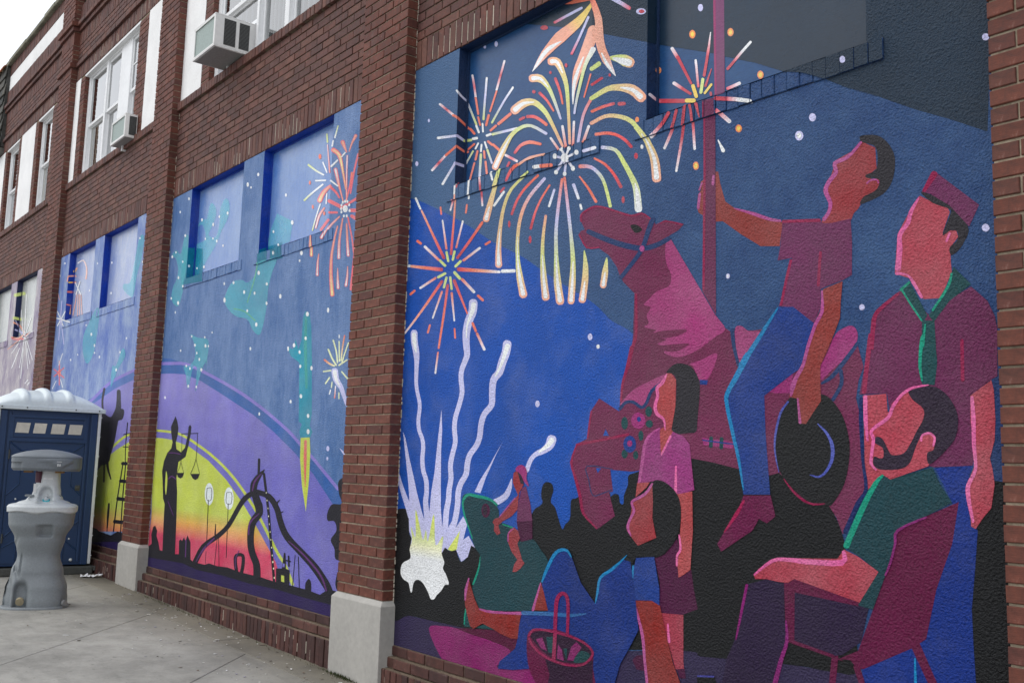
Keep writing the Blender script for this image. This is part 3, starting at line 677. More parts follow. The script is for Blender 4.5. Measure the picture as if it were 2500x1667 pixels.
MURAL = """
#A|painted_night_sky|flat blue and slate night sky beams behind the figures
q|1|w|slate|-4777 4195 332 -190 599 -237 91 -59 315 -148 92 -45 351 -158 72 -39 189 -91 -20 9 179 -101 89 -31 111 -62 94 -63 161 -85 -150 76 138 -73 168 -104 132 -72 143 -86 41 660 -167 67 -2394 957 -584 233
q|1|r|slate|-4884 4259 339 -194 613 -243 93 -60 321 -152 95 -45 359 -161 73 -40 193 -94 -20 10 183 -104 91 -32 114 -63 96 -64 164 -88 -153 79 141 -75 172 -107 134 -73 147 -88 42 675 -170 68 -2448 979 -598 238
q|1|v1|slate|-1008 3397 193 6 434 108 77 -1 302 49 99 16 433 80 101 10 291 46 -32 -6 311 28 172 43 233 24 215 7 409 48 -384 -50 352 41 495 32 451 46 572 44 181 1441 -687 -246 -3870 -1389 -358 -128
p|1|w|bright|-5734 3179 59 -12 191 -72 432 -203 350 -193 257 -119 181 -104 172 -98 287 -157 137 -105 152 -81 84 -140 13 -806 -674 -111 -274 -199 -1325 213 -6 1094
q|1|w|floorpu|-5682 371 210 15 266 3 369 4 487 5 854 78 341 60 221 -3 383 33 172 4 174 20 -4 -195 -3416 -725
#A|painted_crowd|black silhouette crowd along the foot of the mural
p|2|w|black|-5701 991 21 44 63 19 79 -3 43 -48 -9 -84 34 -48 195 -99 153 61 28 10 43 -16 67 13 30 -40 35 -28 58 36 10 46 25 22 40 -9 115 -13 296 104 114 150 49 28 27 22 -12 32 3 42 16 29 27 10 38 -8 18 -34 -15 -36 -4 -32 33 -23 22 -40 40 -72 25 27 35 30 3 75 9 28 46 12 107 69 127 -35 10 -20 28 14 32 -5 10 -38 23 -3 4 43 26 52 4 46 63 20 214 67 135 2 106 -5 161 -39 4 0 155 -8 68 -4 131 -73 105 -49 30 -46 29 -61 17 -77 9 -173 42 -270 -118 -35 -172 -4 -368 -33 -149 -13 -94 9 -761 -107 -427 -24 -487 -5 -369 -4 -266 -3 -202 -14
q|1|w|black|-1706 1351 -19 -102 -44 -49 -11 -38 7 5 -14 -140 -18 -140 1 -114 7 -246 161 32 -7 807 -28 -9
q|2|w|navy|-1701 1708 33 12 -3 -377 -35 4 -14 79 19 65
#A|painted_launch_burst|pale lavender and yellow firework launch burst
s|2|w|lav|-5564 2238 -16 -8 -5 -11 2 -16 3 -23 6 -26 11 -28 12 -28 10 -26 8 -22 6 -21 4 -25 2 -34 1 -37 3 -35 4 -26 5 -23 8 -23 10 -24 12 -24 9 -22 5 -17 3 -15 0 -16 -3 -21 -6 -24 -2 -24 1 -24 4 -24 8 -24 14 -22 16 -20 13 -18 6 -18 5 -18 2 -20 -2 -20 -3 -23 -2 -24 3 -26 5 -26 8 -26 13 -24 15 -21 10 -21 6 -23 2 -25 1 -23 -4 -18 -5 -18 -2 -23 5 -32 8 -35 5 -24 8 -9 15 -5 -211 1230 18 -10 8 -13 1 -15 2 -22 4 -23 8 -24 10 -28 8 -28 2 -24 -1 -23 -2 -25 -1 -34 -2 -37 0 -33 3 -25 6 -21 6 -21 10 -24 12 -24 10 -22 5 -19 3 -17 1 -18 -3 -23 -5 -23 -2 -22 1 -22 4 -22 7 -21 12 -19 16 -19 14 -21 9 -21 5 -20 3 -21 -1 -22 -4 -23 0 -22 3 -24 5 -24 8 -24 12 -21 15 -21 13 -23 6 -26 3 -27 1 -24 -1 -21 -3 -17 -1 -19 7 -29 10 -34 7 -24 -2 -10 -11 -8
s|2|w|lav|-4908 2372 -19 -7 -7 -14 1 -13 0 -19 -2 -16 -8 -13 -13 -18 -13 -21 -9 -25 -7 -26 -5 -27 1 -27 3 -26 5 -25 6 -25 7 -22 3 -17 -3 -12 -7 -12 -8 -15 -10 -18 -12 -19 -8 -21 -4 -20 1 -20 2 -22 6 -24 7 -25 3 -23 -4 -22 -8 -23 -10 -24 -12 -26 -14 -28 -12 -27 -6 -26 -3 -24 0 -27 5 -27 8 -27 3 -25 -6 -25 -11 -27 -10 -27 -8 -25 -7 -25 -3 -26 3 -25 6 -24 2 -23 -4 -22 -7 -25 -6 -24 -2 -23 0 -22 -2 -20 -5 -18 -7 -21 -6 -25 -4 -37 -3 -40 -2 -29 5 -9 12 -6 247 1421 18 -12 7 -15 0 -14 -1 -21 -5 -23 -11 -21 -14 -17 -11 -17 -10 -21 -9 -22 -6 -23 -3 -22 1 -24 1 -23 4 -23 4 -23 1 -23 -7 -18 -10 -15 -10 -14 -11 -17 -12 -18 -9 -17 -3 -16 0 -17 2 -19 5 -23 7 -26 3 -26 -5 -26 -9 -25 -10 -25 -12 -26 -14 -27 -10 -26 -6 -23 -3 -22 0 -24 5 -25 7 -27 4 -29 -7 -30 -11 -27 -9 -26 -7 -24 -6 -24 -3 -22 3 -22 6 -24 3 -26 -3 -26 -7 -25 -5 -22 -1 -21 0 -21 -2 -22 -4 -21 -6 -20 -5 -24 -3 -34 -2 -40 -1 -28 -5 -10 -13 -6
s|2|w|lav|-4553 2087 -18 -7 -8 -12 -1 -13 -2 -17 -5 -17 -9 -17 -12 -20 -12 -22 -7 -20 -5 -17 -5 -13 -13 -11 -22 -14 -19 -23 -7 -28 -1 -29 0 -27 2 -25 2 -23 -3 -16 -15 -15 -26 -16 -24 -20 -16 -23 -9 -22 -7 -23 -4 -25 -1 -24 -4 -21 -6 -18 -9 -16 -12 -16 -18 -17 -24 -18 -22 -21 -13 -21 -7 -19 -6 -21 -3 -22 -1 -21 -5 -17 -12 -17 -20 -18 -17 -20 -12 -20 -9 -20 -6 -21 -2 -24 1 -24 -1 -25 -4 -25 -6 -27 -6 -25 -10 -27 -12 -26 -8 -19 0 -9 9 -8 528 1136 15 -11 4 -14 -2 -13 -3 -19 -7 -21 -11 -21 -13 -21 -11 -18 -7 -17 -8 -18 -12 -21 -23 -17 -20 -12 -13 -11 -5 -19 -3 -26 -1 -26 0 -23 1 -26 -7 -26 -24 -23 -27 -17 -20 -15 -11 -16 -8 -19 -7 -21 -4 -22 -2 -24 -4 -24 -8 -21 -10 -19 -14 -19 -22 -20 -23 -19 -17 -16 -10 -16 -6 -16 -5 -18 -3 -20 -1 -22 -7 -24 -17 -22 -19 -19 -15 -17 -10 -16 -7 -17 -5 -18 -2 -21 1 -23 -1 -26 -4 -27 -5 -27 -6 -27 -11 -28 -11 -27 -8 -19 -8 -9 -15 -5
s|2|w|lav|-4130 1528 -19 -7 -12 -12 -2 -9 -2 -9 -4 -7 -7 -9 -13 -10 -16 -10 -18 -7 -23 -8 -23 -11 -20 -13 -16 -13 -13 -16 -12 -19 -10 -20 -6 -14 0 -7 6 -6 245 200 12 -12 1 -14 -5 -9 -7 -14 -14 -16 -22 -13 -22 -9 -24 -8 -25 -7 -24 -5 -19 -6 -15 -8 -13 -11 -11 -13 -10 -16 -9 -19 -6 -14 -6 -6 -10 -3
s|2|w|lav|-4463 1281 -2 0 0 -1 -8 -12 -9 -17 -12 -17 -12 -17 -14 -16 -16 -12 -25 -12 -34 -12 -25 -8 -13 -8 -4 -11 177 143 1 -1 1 -1 2 -13 1 -18 -2 -20 -7 -20 -10 -21 -20 -21 -33 -18 -37 -15 -25 -10 -17 -3 -17 3
s|3|w|lav|-5690 1316 -3 -3 -1 -3 10 -27 15 -39 17 -39 20 -34 22 -35 23 -33 24 -38 24 -37 16 -27 16 -10 24 -3 -197 329 5 -1 3 -3 18 -26 23 -37 24 -37 25 -32 26 -32 27 -32 33 -35 33 -35 25 -23 3 -14 -11 -12
s|3|w|white|-5555 2219 -9 -4 -3 -7 2 -13 2 -20 5 -22 14 -26 16 -27 13 -19 2 -2 3 -1 -24 140 10 -6 5 -7 1 -13 3 -19 4 -20 3 -25 4 -27 2 -20 -1 -2 -2 -1
s|3|w|white|-4893 2352 -11 -3 -6 -8 0 -10 -2 -14 -5 -17 -10 -24 -15 -29 -10 -29 -4 -31 1 -31 1 -21 1 -2 2 -1 81 216 9 -7 3 -9 -3 -10 -3 -16 -9 -20 -19 -22 -23 -25 -18 -26 -6 -28 -3 -30 -1 -21 -1 -2 -2 -1
s|3|w|white|-4538 2065 -12 -2 -7 -7 -3 -7 -4 -12 -7 -15 -8 -22 -10 -26 -12 -25 -16 -25 -19 -25 -12 -18 -1 -3 2 -2 130 183 7 -7 0 -9 -5 -7 -7 -11 -8 -14 -13 -21 -15 -25 -17 -24 -21 -25 -22 -24 -17 -16 -2 -2 -4 -1
s|3|w|white|-4121 1514 -13 -3 -9 -6 -3 -6 -4 -8 -9 -9 -21 -14 -28 -18 -20 -13 -3 -2 0 -3 129 76 5 -9 -2 -8 -6 -6 -10 -10 -16 -11 -29 -13 -34 -13 -25 -9 -4 -1 -4 1
q|4|w|lav|-5628 1559 36 -48 52 -120 59 -118 50 -108 62 -113 83 -126 -202 -14 -18 133 -29 167 -55 204
q|5|w|lav|-5188 1695 16 -128 -3 -140 10 -187 10 -161 27 -143 -187 -12 35 124 13 132 28 124 23 205
q|2|w|lav|-4556 1486 -56 -70 -47 -70 -47 -69 -46 -90 -59 6 55 75 84 86 59 69
q|6|w|lav|-5525 1085 111 -45 67 -45 51 68 76 -45 67 -36 66 -40 52 63 50 -32 70 70 43 -44 -35 -95 52 27 69 -64 -40 9 -29 -68 -64 -35 -58 67 -61 -12 -56 15 -33 -35 -360 -21 17 84 -34 48
p|7|w|ygb>ygb>ygr>cream>white>white>white>white|-5438 1056 61 -112 38 -72 30 64 27 -68 54 174 31 -191 77 61 -7 -104 31 -52 -11 -41 37 -35 31 -52 -41 -8 -39 -40 -41 -28 -33 -31 -36 -1 -31 37 -63 49 -60 14 -44 -25 -14 -55 -19 -2 -27 51 -64 18 -34 38 19 60 90 41 -12 57 23 60 -18 82 58 -62
q|7|w|ygb|-4943 956 -27 -115 -54 -13 -42 5
#A|painted_stars|small pale star dots sprayed over the night sky
q|2|r|lav|-3131 3665 -2 -9 -6 -5 -8 0 -9 6 -6 9 -3 11 3 9 6 5 8 -1 9 -5 6 -10
q|2|w|lav|-2276 3099 -2 -8 -5 -4 -7 0 -7 4 -5 7 -2 9 2 8 5 4 7 0 7 -4 5 -8
q|1|w|lav|-2428 2886 -3 -8 -6 -5 -9 -1 -9 5 -6 9 -3 10 3 9 6 5 9 0 9 -5 7 -9
q|2|w|lav|-1673 3001 -2 -7 -5 -4 -7 1 -7 4 -5 7 -1 8 2 6 5 4 7 -1 7 -4 4 -7
q|1|w|lav|-1695 2270 -2 -7 -6 -4 -7 -1 -7 3 -5 7 -2 7 2 7 6 5 7 1 7 -4 5 -6
q|1|w|lav|-2209 2029 -2 -6 -5 -4 -6 -1 -7 2 -4 5 -2 7 2 6 5 4 6 2 7 -3 4 -5
q|1|w|lav|-2896 2249 -2 -6 -4 -4 -6 -1 -5 2 -5 5 -1 7 1 6 5 4 5 1 6 -2 4 -5
q|2|w|lav|-3811 2043 -2 -9 -7 -6 -9 -1 -9 3 -7 7 -3 9 2 8 7 6 9 2 9 -3 7 -7
q|3|w|lav|-3811 2043 -2 -9 -6 -6 -9 -2 -10 3 -6 8 -3 9 2 9 7 6 9 2 9 -3 7 -8
q|2|w|lav|-4229 1701 -3 -10 -6 -6 -10 -3 -10 3 -7 7 -3 10 2 9 7 7 10 2 9 -2 8 -8
q|1|w|lav|-5456 3664 -3 -8 -9 -2 -9 6 -5 11 3 8 9 2 10 -7
q|1|w|lav|-5577 3389 -2 -9 -7 -5 -9 -1 -10 5 -8 9 -4 10 2 9 7 5 10 0 10 -5 8 -8
q|1|r|lav|-4950 4048 -4 -8 -10 0 -10 7 -5 10 4 8 10 0 10 -7
q|1|r|lav|-4825 4027 -2 -9 -6 -5 -9 0 -9 6 -7 9 -3 10 2 10 6 5 9 -1 9 -5 7 -10
q|1|w|lav|-2493 2820 -3 -10 -8 -6 -11 -1 -11 6 -7 10 -3 12 3 11 8 6 11 0 10 -5 8 -11
q|2|w|white|-2503 2823 -1 -6 -5 -4 -6 0 -6 3 -4 6 -2 7 2 6 4 4 7 0 6 -3 4 -6
q|2|w|white|-3754 1987 -4 -8 -9 -3 -9 5 -4 8 4 8 9 3 9 -4
q|2|w|white|-2902 2250 -1 -5 -5 -2 -4 3 -2 5 2 5 4 2 5 -3
q|1|w|white|-3455 3001 -3 -8 -8 -2 -8 5 -4 10 4 8 7 2 8 -6
q|2|r|orange|-3179 3541 -3 -11 -7 -6 -11 1 -10 6 -8 11 -3 13 3 10 8 6 10 0 10 -7 8 -11
q|2|r|orange|-2938 3470 -3 -10 -7 -5 -9 0 -10 6 -7 10 -3 12 3 10 7 5 10 0 9 -6 7 -10
q|1|w|orange|-2826 2938 -3 -9 -7 -5 -9 0 -10 5 -7 9 -2 10 2 9 7 5 10 0 9 -5 7 -9
q|1|w|orange|-3085 2817 -2 -10 -7 -6 -10 -1 -9 5 -7 10 -3 11 3 10 7 6 9 0 10 -5 6 -9
q|1|r|orange|-3410 3421 -3 -9 -8 -5 -11 1 -11 6 -9 10 -3 11 3 9 8 5 11 -1 11 -6 9 -10
q|1|v1|orange|111 3438 -3 -11 -9 -10 -12 -6 -12 0 -9 5 -3 9 3 11 9 9 12 6 12 1 8 -5
q|1|w|orange|-3489 3154 -2 -7 -5 -5 -7 0 -7 4 -6 7 -2 9 2 7 5 5 7 0 7 -4 6 -7
q|1|r|orange|-2762 3202 -3 -10 -7 -5 -9 0 -9 5 -7 10 -3 11 3 9 7 6 9 0 9 -6 7 -9
q|3|r|yel|-3188 3544 -1 -7 -5 -3 -6 0 -6 4 -4 6 -2 8 2 6 4 4 6 0 6 -4 4 -7
q|3|r|yel|-2946 3473 -2 -7 -4 -3 -5 0 -6 4 -4 6 -2 7 2 6 4 4 6 0 5 -4 4 -6
q|2|w|yel|-2834 2940 -4 -7 -7 -2 -8 6 -3 9 3 7 8 1 7 -5
q|2|w|yel|-3092 2819 -2 -6 -4 -4 -6 -1 -6 3 -4 6 -1 7 1 6 4 4 6 1 6 -4 4 -5
q|2|r|yel|-3421 3425 -4 -7 -7 -1 -8 6 -4 8 4 7 7 1 8 -6
q|2|v1|yel|99 3435 -4 -9 -8 -5 -8 1 -4 6 3 9 9 5 8 -1
q|2|r|yel|-2770 3204 -1 -6 -4 -3 -6 -1 -6 4 -4 6 -1 7 1 6 5 3 5 0 6 -3 4 -6
#A|painted_firework|white and red starburst with bent rays over the boarded window
s|1|r|white>red>white|-4754 3897 -5 0 -3 -2 -9 -22 -13 -31 -14 -31 -13 -31 -14 -32 -9 -22 0 -4 4 -4 86 175 3 -4 0 -4 -9 -22 -13 -31 -14 -31 -13 -31 -13 -32 -10 -22 -3 -2 -5 0
s|2|r|ora|-4825 3719 -4 0 -3 -2 -62 -117 0 -4 2 -3 75 122 3 -4 0 -3 -62 -117 -3 -2 -4 0
s|1|r|ora|-4900 3581 -7 0 -3 -3 -24 -59 0 -4 4 -5 40 66 4 -4 1 -5 -25 -58 -3 -3 -6 0
s|1|r|white>lav>ygr|-4936 3839 -5 0 -2 -3 -4 -42 -4 -59 -5 -54 -3 -46 -3 -42 -2 -29 2 -4 4 -4 32 280 4 -4 1 -4 -3 -42 -5 -58 -4 -55 -4 -45 -2 -42 -2 -28 -2 -4 -5 -1
s|1|r|white>red>white|-5098 3905 -4 -2 -1 -4 8 -23 10 -34 9 -31 7 -28 7 -26 4 -18 3 -5 5 -3 -38 172 5 -4 3 -4 8 -24 10 -33 9 -32 7 -28 7 -26 4 -18 -1 -4 -4 -1
s|1|v0|white>red>white|108 3924 -3 -4 0 -4 5 -20 8 -29 6 -27 6 -25 5 -23 3 -16 2 -3 4 -2 -28 156 4 -1 2 -3 5 -20 8 -29 6 -27 6 -25 5 -24 3 -16 -1 -4 -3 -4
s|2|r|ora|-5053 3739 -3 -2 -1 -3 35 -121 3 -4 5 -3 -29 131 5 -3 3 -4 34 -120 0 -4 -4 -1
s|2|v0|ora|142 3779 -3 -4 0 -4 26 -106 2 -3 4 -1 -22 120 3 -1 2 -2 27 -107 -1 -4 -2 -3
s|3|r|ora|-5017 3596 -3 -2 0 -4 25 -59 3 -3 5 -3 -21 70 5 -3 3 -4 24 -59 0 -3 -3 -2
s|3|v0|ora|169 3649 -3 -3 0 -4 19 -49 2 -3 4 0 -16 62 4 0 2 -3 18 -50 0 -3 -2 -3
s|4|r|white|-4966 3539 -3 -1 -1 -3 8 -55 2 -4 4 -3 -1 64 4 -3 2 -4 9 -54 -1 -3 -4 -2
s|1|r|white>lav>ygr|-4655 3695 -6 1 -4 -1 -22 -16 -32 -23 -35 -28 -41 -37 -44 -41 -31 -29 -2 -3 3 -4 221 175 2 -4 -2 -3 -21 -16 -32 -23 -35 -27 -40 -37 -44 -40 -31 -30 -4 -1 -6 0
s|1|w|white>lav|-5162 3795 -1 -3 3 -4 14 -15 21 -21 23 -21 25 -21 26 -20 18 -14 5 -3 6 -2 -133 126 7 -2 5 -4 14 -15 21 -20 21 -21 24 -19 25 -20 18 -14 4 -4 0 -4
s|1|r|white>lav|-5278 3851 -1 -4 2 -4 15 -15 22 -22 23 -22 26 -21 26 -21 18 -14 6 -3 6 -1 -136 128 7 -2 5 -4 15 -15 21 -21 22 -21 24 -20 26 -20 18 -15 4 -4 0 -3
s|1|v0|white>lav|-18 3783 -1 -4 2 -3 10 -8 15 -11 16 -11 18 -9 18 -8 13 -6 4 0 5 1 -95 64 4 1 4 -1 10 -8 15 -11 15 -10 17 -9 18 -8 13 -6 3 -2 0 -4
s|2|r|lav>ygr|-5149 3739 -2 -3 0 -4 112 -186 4 -4 6 -3 -110 199 6 -3 4 -4 111 -185 1 -4 -3 -3
s|2|v0|lav>ygr|72 3733 -2 -4 1 -4 81 -137 3 -2 4 -1 -80 152 4 0 3 -3 81 -137 1 -3 -2 -5
s|3|r|white|-5037 3544 -3 -3 1 -4 31 -52 4 -4 6 -3 -30 66 6 -3 4 -4 31 -52 1 -4 -2 -3
s|3|v0|white|153 3587 -2 -4 1 -4 23 -39 3 -2 5 -1 -23 54 5 0 3 -3 23 -39 1 -4 -2 -4
s|1|w|white>red>white|-5356 3754 1 -5 5 -5 21 -15 30 -22 29 -21 29 -22 29 -21 20 -14 7 -4 8 -1 -171 133 7 -1 8 -4 21 -15 29 -22 29 -21 30 -21 28 -21 21 -15 4 -5 1 -4
s|2|w|ora|-5196 3630 4 -5 6 -4 8 -3 10 -5 22 -14 44 -35 54 -43 38 -32 6 -3 7 -2 -197 152 6 1 7 -2 10 -3 16 -8 26 -17 44 -36 54 -43 38 -32 4 -4 0 -5
s|2|r|ora|-5313 3681 4 -5 6 -4 8 -3 11 -5 22 -14 45 -36 55 -44 39 -32 6 -4 8 -2 -202 156 6 1 8 -2 9 -4 17 -8 26 -17 46 -36 55 -45 39 -32 3 -5 0 -4
s|2|v0|ora|-42 3603 3 -3 4 -1 6 1 7 0 15 -5 31 -16 38 -21 28 -15 5 -1 5 2 -140 67 4 3 5 2 6 0 12 0 18 -6 31 -16 39 -21 28 -15 3 -3 0 -5
s|3|r|ora|-5104 3537 -1 -4 3 -5 46 -42 6 -4 7 -2 -53 60 7 -2 7 -4 45 -42 3 -5 -1 -4
s|3|v0|ora|104 3551 -1 -5 3 -3 33 -23 4 -2 6 1 -39 38 5 1 5 -1 33 -23 2 -4 0 -4
s|1|w|white>lav|-5362 3514 7 -5 8 -3 219 -38 8 0 4 3 -248 51 4 3 8 0 220 -39 8 -2 6 -5
s|1|r|white>lav|-5483 3562 7 -5 9 -3 224 -39 7 1 5 2 -254 53 5 3 8 0 224 -39 8 -3 7 -5
s|1|v0|white>lav|-152 3422 5 -2 5 1 148 50 5 3 3 5 -167 -50 3 5 5 3 148 51 5 0 5 -2
s|2|w|lav|-5145 3482 2 -5 5 -5 83 -56 7 -3 8 -1 -97 75 8 -1 7 -4 83 -55 5 -5 1 -6
s|2|r|lav|-5260 3530 1 -5 5 -5 85 -57 8 -4 7 0 -99 76 8 -1 8 -4 84 -57 6 -5 1 -5
s|2|v0|lav|-6 3479 1 -5 3 -3 59 -22 6 0 5 2 -69 35 6 2 5 0 59 -21 4 -3 1 -5
s|3|r|ygr|-5173 3467 6 -5 8 -3 80 -15 8 0 4 2 -108 29 5 3 7 0 81 -16 8 -3 6 -4
s|3|v0|ygr|54 3451 5 -2 6 0 58 18 5 3 3 5 -78 -16 4 5 5 3 58 18 6 0 4 -2
s|4|r|white|-5071 3454 7 -4 8 -3 42 -6 7 0 4 4 -70 18 4 3 7 0 43 -6 8 -3 6 -4
s|4|v0|white|128 3481 5 -2 6 1 32 12 5 4 3 4 -53 -11 3 5 6 3 32 12 5 1 5 -2
s|1|w|white>red>white|-5408 3298 8 -2 6 1 155 68 3 3 -1 5 -181 -68 -1 4 3 4 156 68 7 0 7 -1
s|2|w|ora|-5254 3366 8 -2 6 0 116 35 4 3 0 4 -142 -32 0 4 4 3 116 34 6 1 8 -3
s|2|r|ora|-5372 3412 7 -2 7 0 119 35 4 3 -1 5 -145 -34 0 5 4 3 119 35 7 0 7 -2
s|2|v0|ora|-81 3321 5 1 5 3 80 79 2 4 0 5 -97 -88 0 4 2 5 80 79 4 3 5 1
s|3|w|ora|-5146 3412 1 -5 5 -4 27 -19 39 -25 33 -20 23 -9 15 -2 8 0 5 1 3 3 -153 84 7 -1 7 -3 28 -18 38 -25 30 -19 13 -5 6 0 7 0 7 -2 6 -3
s|3|r|ora|-5262 3458 1 -4 5 -5 28 -19 40 -26 33 -20 23 -9 16 -2 8 0 6 1 3 3 -156 85 7 0 7 -4 28 -18 39 -26 30 -18 14 -6 7 0 6 0 7 -2 7 -3
s|3|v0|ora|-7 3408 1 -4 3 -3 19 -7 28 -10 24 -7 16 0 12 4 5 3 5 3 1 5 -110 22 5 2 5 0 20 -7 27 -10 22 -6 9 0 5 2 5 2 5 2 5 -1
s|4|r|ora|-5110 3392 6 -1 5 0 63 20 3 2 0 4 -83 -19 0 3 3 3 63 20 5 0 6 -2
s|4|v0|ora|100 3403 4 1 4 2 46 46 2 4 0 3 -60 -53 -1 3 2 4 47 46 3 2 5 1
s|1|w|white>lav|-5275 3175 7 -1 6 2 133 112 2 4 -3 5 -156 -116 -2 4 2 4 134 112 5 2 7 0
s|1|r|white>lav|-5394 3216 8 -1 5 2 136 115 2 4 -2 5 -160 -119 -2 5 2 4 137 115 5 1 7 0
s|1|v0|white>lav|-95 3127 5 2 4 3 91 159 1 4 -2 4 -106 -170 -1 4 1 4 91 158 3 4 5 2
s|2|w|lav|-5157 3297 4 -6 8 -4 111 -47 8 -2 8 1 -135 65 8 1 9 -2 110 -47 8 -4 4 -6
s|2|r|lav|-5273 3341 4 -6 8 -5 113 -47 9 -2 8 1 -138 66 8 1 9 -2 113 -48 8 -4 4 -6
s|2|v0|lav|-14 3289 2 -4 6 -2 79 -5 6 1 5 4 -96 15 6 4 6 1 79 -5 5 -2 3 -4
s|3|r|lav>ygr|-5144 3285 6 -1 4 2 88 81 2 3 -2 3 -106 -84 -2 4 2 3 89 81 3 2 6 -1
s|3|v0|lav>ygr|76 3282 4 2 2 3 65 116 1 4 -2 2 -76 -126 -2 3 1 4 65 116 2 3 4 2
s|5|r|white|-5027 3377 6 -1 3 2 27 29 1 3 -2 3 -43 -32 -2 4 1 3 27 28 3 2 6 0
s|5|v0|white|161 3421 4 2 3 3 20 40 0 4 -1 3 -32 -51 -2 3 1 3 20 41 3 3 4 2
s|1|r|ora|-4669 3529 -8 3 -8 0 -117 -33 -4 -3 0 -6 145 30 0 -5 -4 -3 -117 -33 -7 0 -9 3
s|2|r|ora|-4814 3489 -7 2 -6 0 -53 -17 -4 -2 0 -5 77 15 0 -4 -3 -3 -53 -17 -6 0 -7 2
s|1|r|ygr>lav>white|-4860 3432 6 -4 8 -2 244 -23 6 0 3 3 -270 34 3 4 7 0 244 -24 7 -2 6 -4
s|2|r|white|-4920 3439 6 -4 7 -2 41 -1 5 1 3 3 -66 10 3 3 5 1 41 -1 7 -2 6 -4
s|1|r|ora|-4908 3404 1 -5 4 -4 42 -32 7 -3 6 -1 -53 48 7 -1 6 -3 43 -32 4 -4 0 -5
s|2|r|ora|-4853 3369 1 -4 4 -5 63 -49 6 -4 8 -1 -74 67 7 -1 7 -4 63 -49 4 -5 0 -4
s|1|r|white>red>white|-4722 3269 2 -5 6 -5 112 -63 7 -3 6 0 -128 81 7 0 7 -3 112 -63 5 -4 2 -5
s|2|r|white|-4937 3409 -3 -2 1 -4 23 -44 3 -4 5 -2 -21 56 5 -3 3 -3 23 -45 0 -3 -2 -2
s|3|r|ygr>lav|-4908 3351 -2 -3 0 -4 53 -98 3 -4 6 -2 -51 111 6 -3 4 -4 52 -98 1 -4 -3 -2
s|1|w|white|-4751 3153 -3 -2 0 -4 22 -54 3 -4 6 -3 -19 67 5 -3 3 -4 23 -54 0 -4 -3 -2
s|1|r|white|-4858 3194 -3 -2 0 -4 23 -56 3 -4 5 -3 -19 69 6 -3 3 -4 23 -56 0 -4 -3 -2
s|1|r|white|-4968 3401 -4 -1 -2 -3 -5 -42 1 -4 4 -3 15 50 3 -3 2 -4 -5 -42 -2 -3 -4 -1
s|1|r|ygr>lav|-4973 3338 -5 -1 -3 -4 -6 -141 2 -5 5 -4 18 152 5 -4 2 -5 -6 -141 -3 -3 -5 -2
s|2|w|white>red>red>white|-4863 3154 -4 -2 -1 -3 31 -196 2 -3 4 -3 -23 205 4 -3 3 -4 30 -195 -1 -3 -4 -1
s|2|r|white>red>red>white|-4973 3194 -4 -1 -1 -4 32 -199 2 -4 5 -3 -24 210 4 -4 2 -3 32 -199 -1 -4 -4 -1
s|6|r|ora|-5007 3368 -6 -1 -3 -3 -18 -52 1 -4 3 -4 32 60 4 -4 1 -4 -18 -52 -3 -3 -6 -1
s|6|v0|ora|175 3420 -4 -3 -2 -4 -13 -61 0 -4 3 -3 24 75 3 -3 0 -4 -14 -61 -2 -4 -4 -3
s|1|w|ora|-4927 3252 -5 0 -2 -2 -43 -102 0 -3 3 -4 55 108 3 -3 1 -4 -43 -101 -3 -2 -5 -1
s|1|r|ora|-5038 3295 -5 0 -3 -2 -43 -104 0 -4 3 -3 57 110 3 -4 0 -3 -44 -104 -2 -2 -5 -1
s|1|v0|ora|153 3333 -4 -2 -2 -3 -32 -123 0 -3 2 -2 42 133 2 -2 1 -4 -33 -122 -2 -3 -4 -2
s|2|w|white|-4972 3151 -4 -1 -2 -3 -7 -118 1 -4 4 -3 17 127 4 -4 1 -3 -7 -118 -2 -3 -4 -1
s|2|r|white|-5084 3191 -4 -1 -2 -3 -7 -120 1 -4 4 -3 17 129 4 -3 1 -4 -7 -120 -2 -3 -4 -1
s|2|v0|white|119 3210 -3 -2 -2 -4 -5 -124 1 -3 3 -2 12 136 3 -1 1 -4 -5 -124 -1 -4 -4 -2
s|4|r|ora|-4940 3351 -4 -2 -1 -4 9 -45 3 -4 5 -4 -2 57 5 -3 2 -4 9 -46 0 -3 -4 -2
s|1|r|ora|-4923 3278 -3 -2 -1 -4 18 -81 2 -4 5 -3 -11 92 5 -3 3 -4 18 -81 -1 -4 -4 -2
s|1|w|white|-5126 3153 -4 -1 -1 -3 -2 -65 1 -3 4 -3 11 73 4 -3 1 -3 -2 -65 -1 -3 -4 -1
s|1|r|white|-5241 3194 -4 -1 -2 -3 -1 -66 1 -4 4 -3 11 75 4 -3 1 -4 -2 -66 -2 -3 -4 -1
s|1|v0|white|7 3157 -2 -3 -2 -3 -1 -66 1 -2 3 -2 7 77 3 -2 1 -3 -1 -65 -1 -4 -3 -2
s|2|w|red|-5098 3156 -5 0 -2 -3 -7 -24 0 -3 4 -4 18 32 3 -4 1 -3 -7 -24 -3 -3 -4 0
s|2|r|red|-5213 3197 -5 -1 -2 -2 -7 -25 0 -3 4 -4 18 32 3 -3 1 -3 -7 -25 -2 -3 -5 0
s|2|v0|red|27 3170 -4 -3 -1 -3 -5 -27 0 -3 2 -2 13 38 3 -2 0 -3 -5 -27 -2 -4 -3 -2
s|1|w|red>white|-5150 3054 -5 0 -2 -3 -26 -60 0 -3 4 -4 38 67 3 -3 1 -4 -26 -60 -2 -2 -5 -1
s|1|w|red|-4612 3027 -6 1 -5 -1 -31 -18 -2 -3 1 -4 50 20 1 -4 -2 -3 -31 -18 -5 -1 -6 1
s|2|w|white|-4612 3003 -6 1 -5 -1 -94 -68 -2 -3 2 -5 114 71 1 -4 -2 -4 -93 -67 -5 -2 -6 1
#A|painted_firework|big peach fountain firework with drooping comet tails
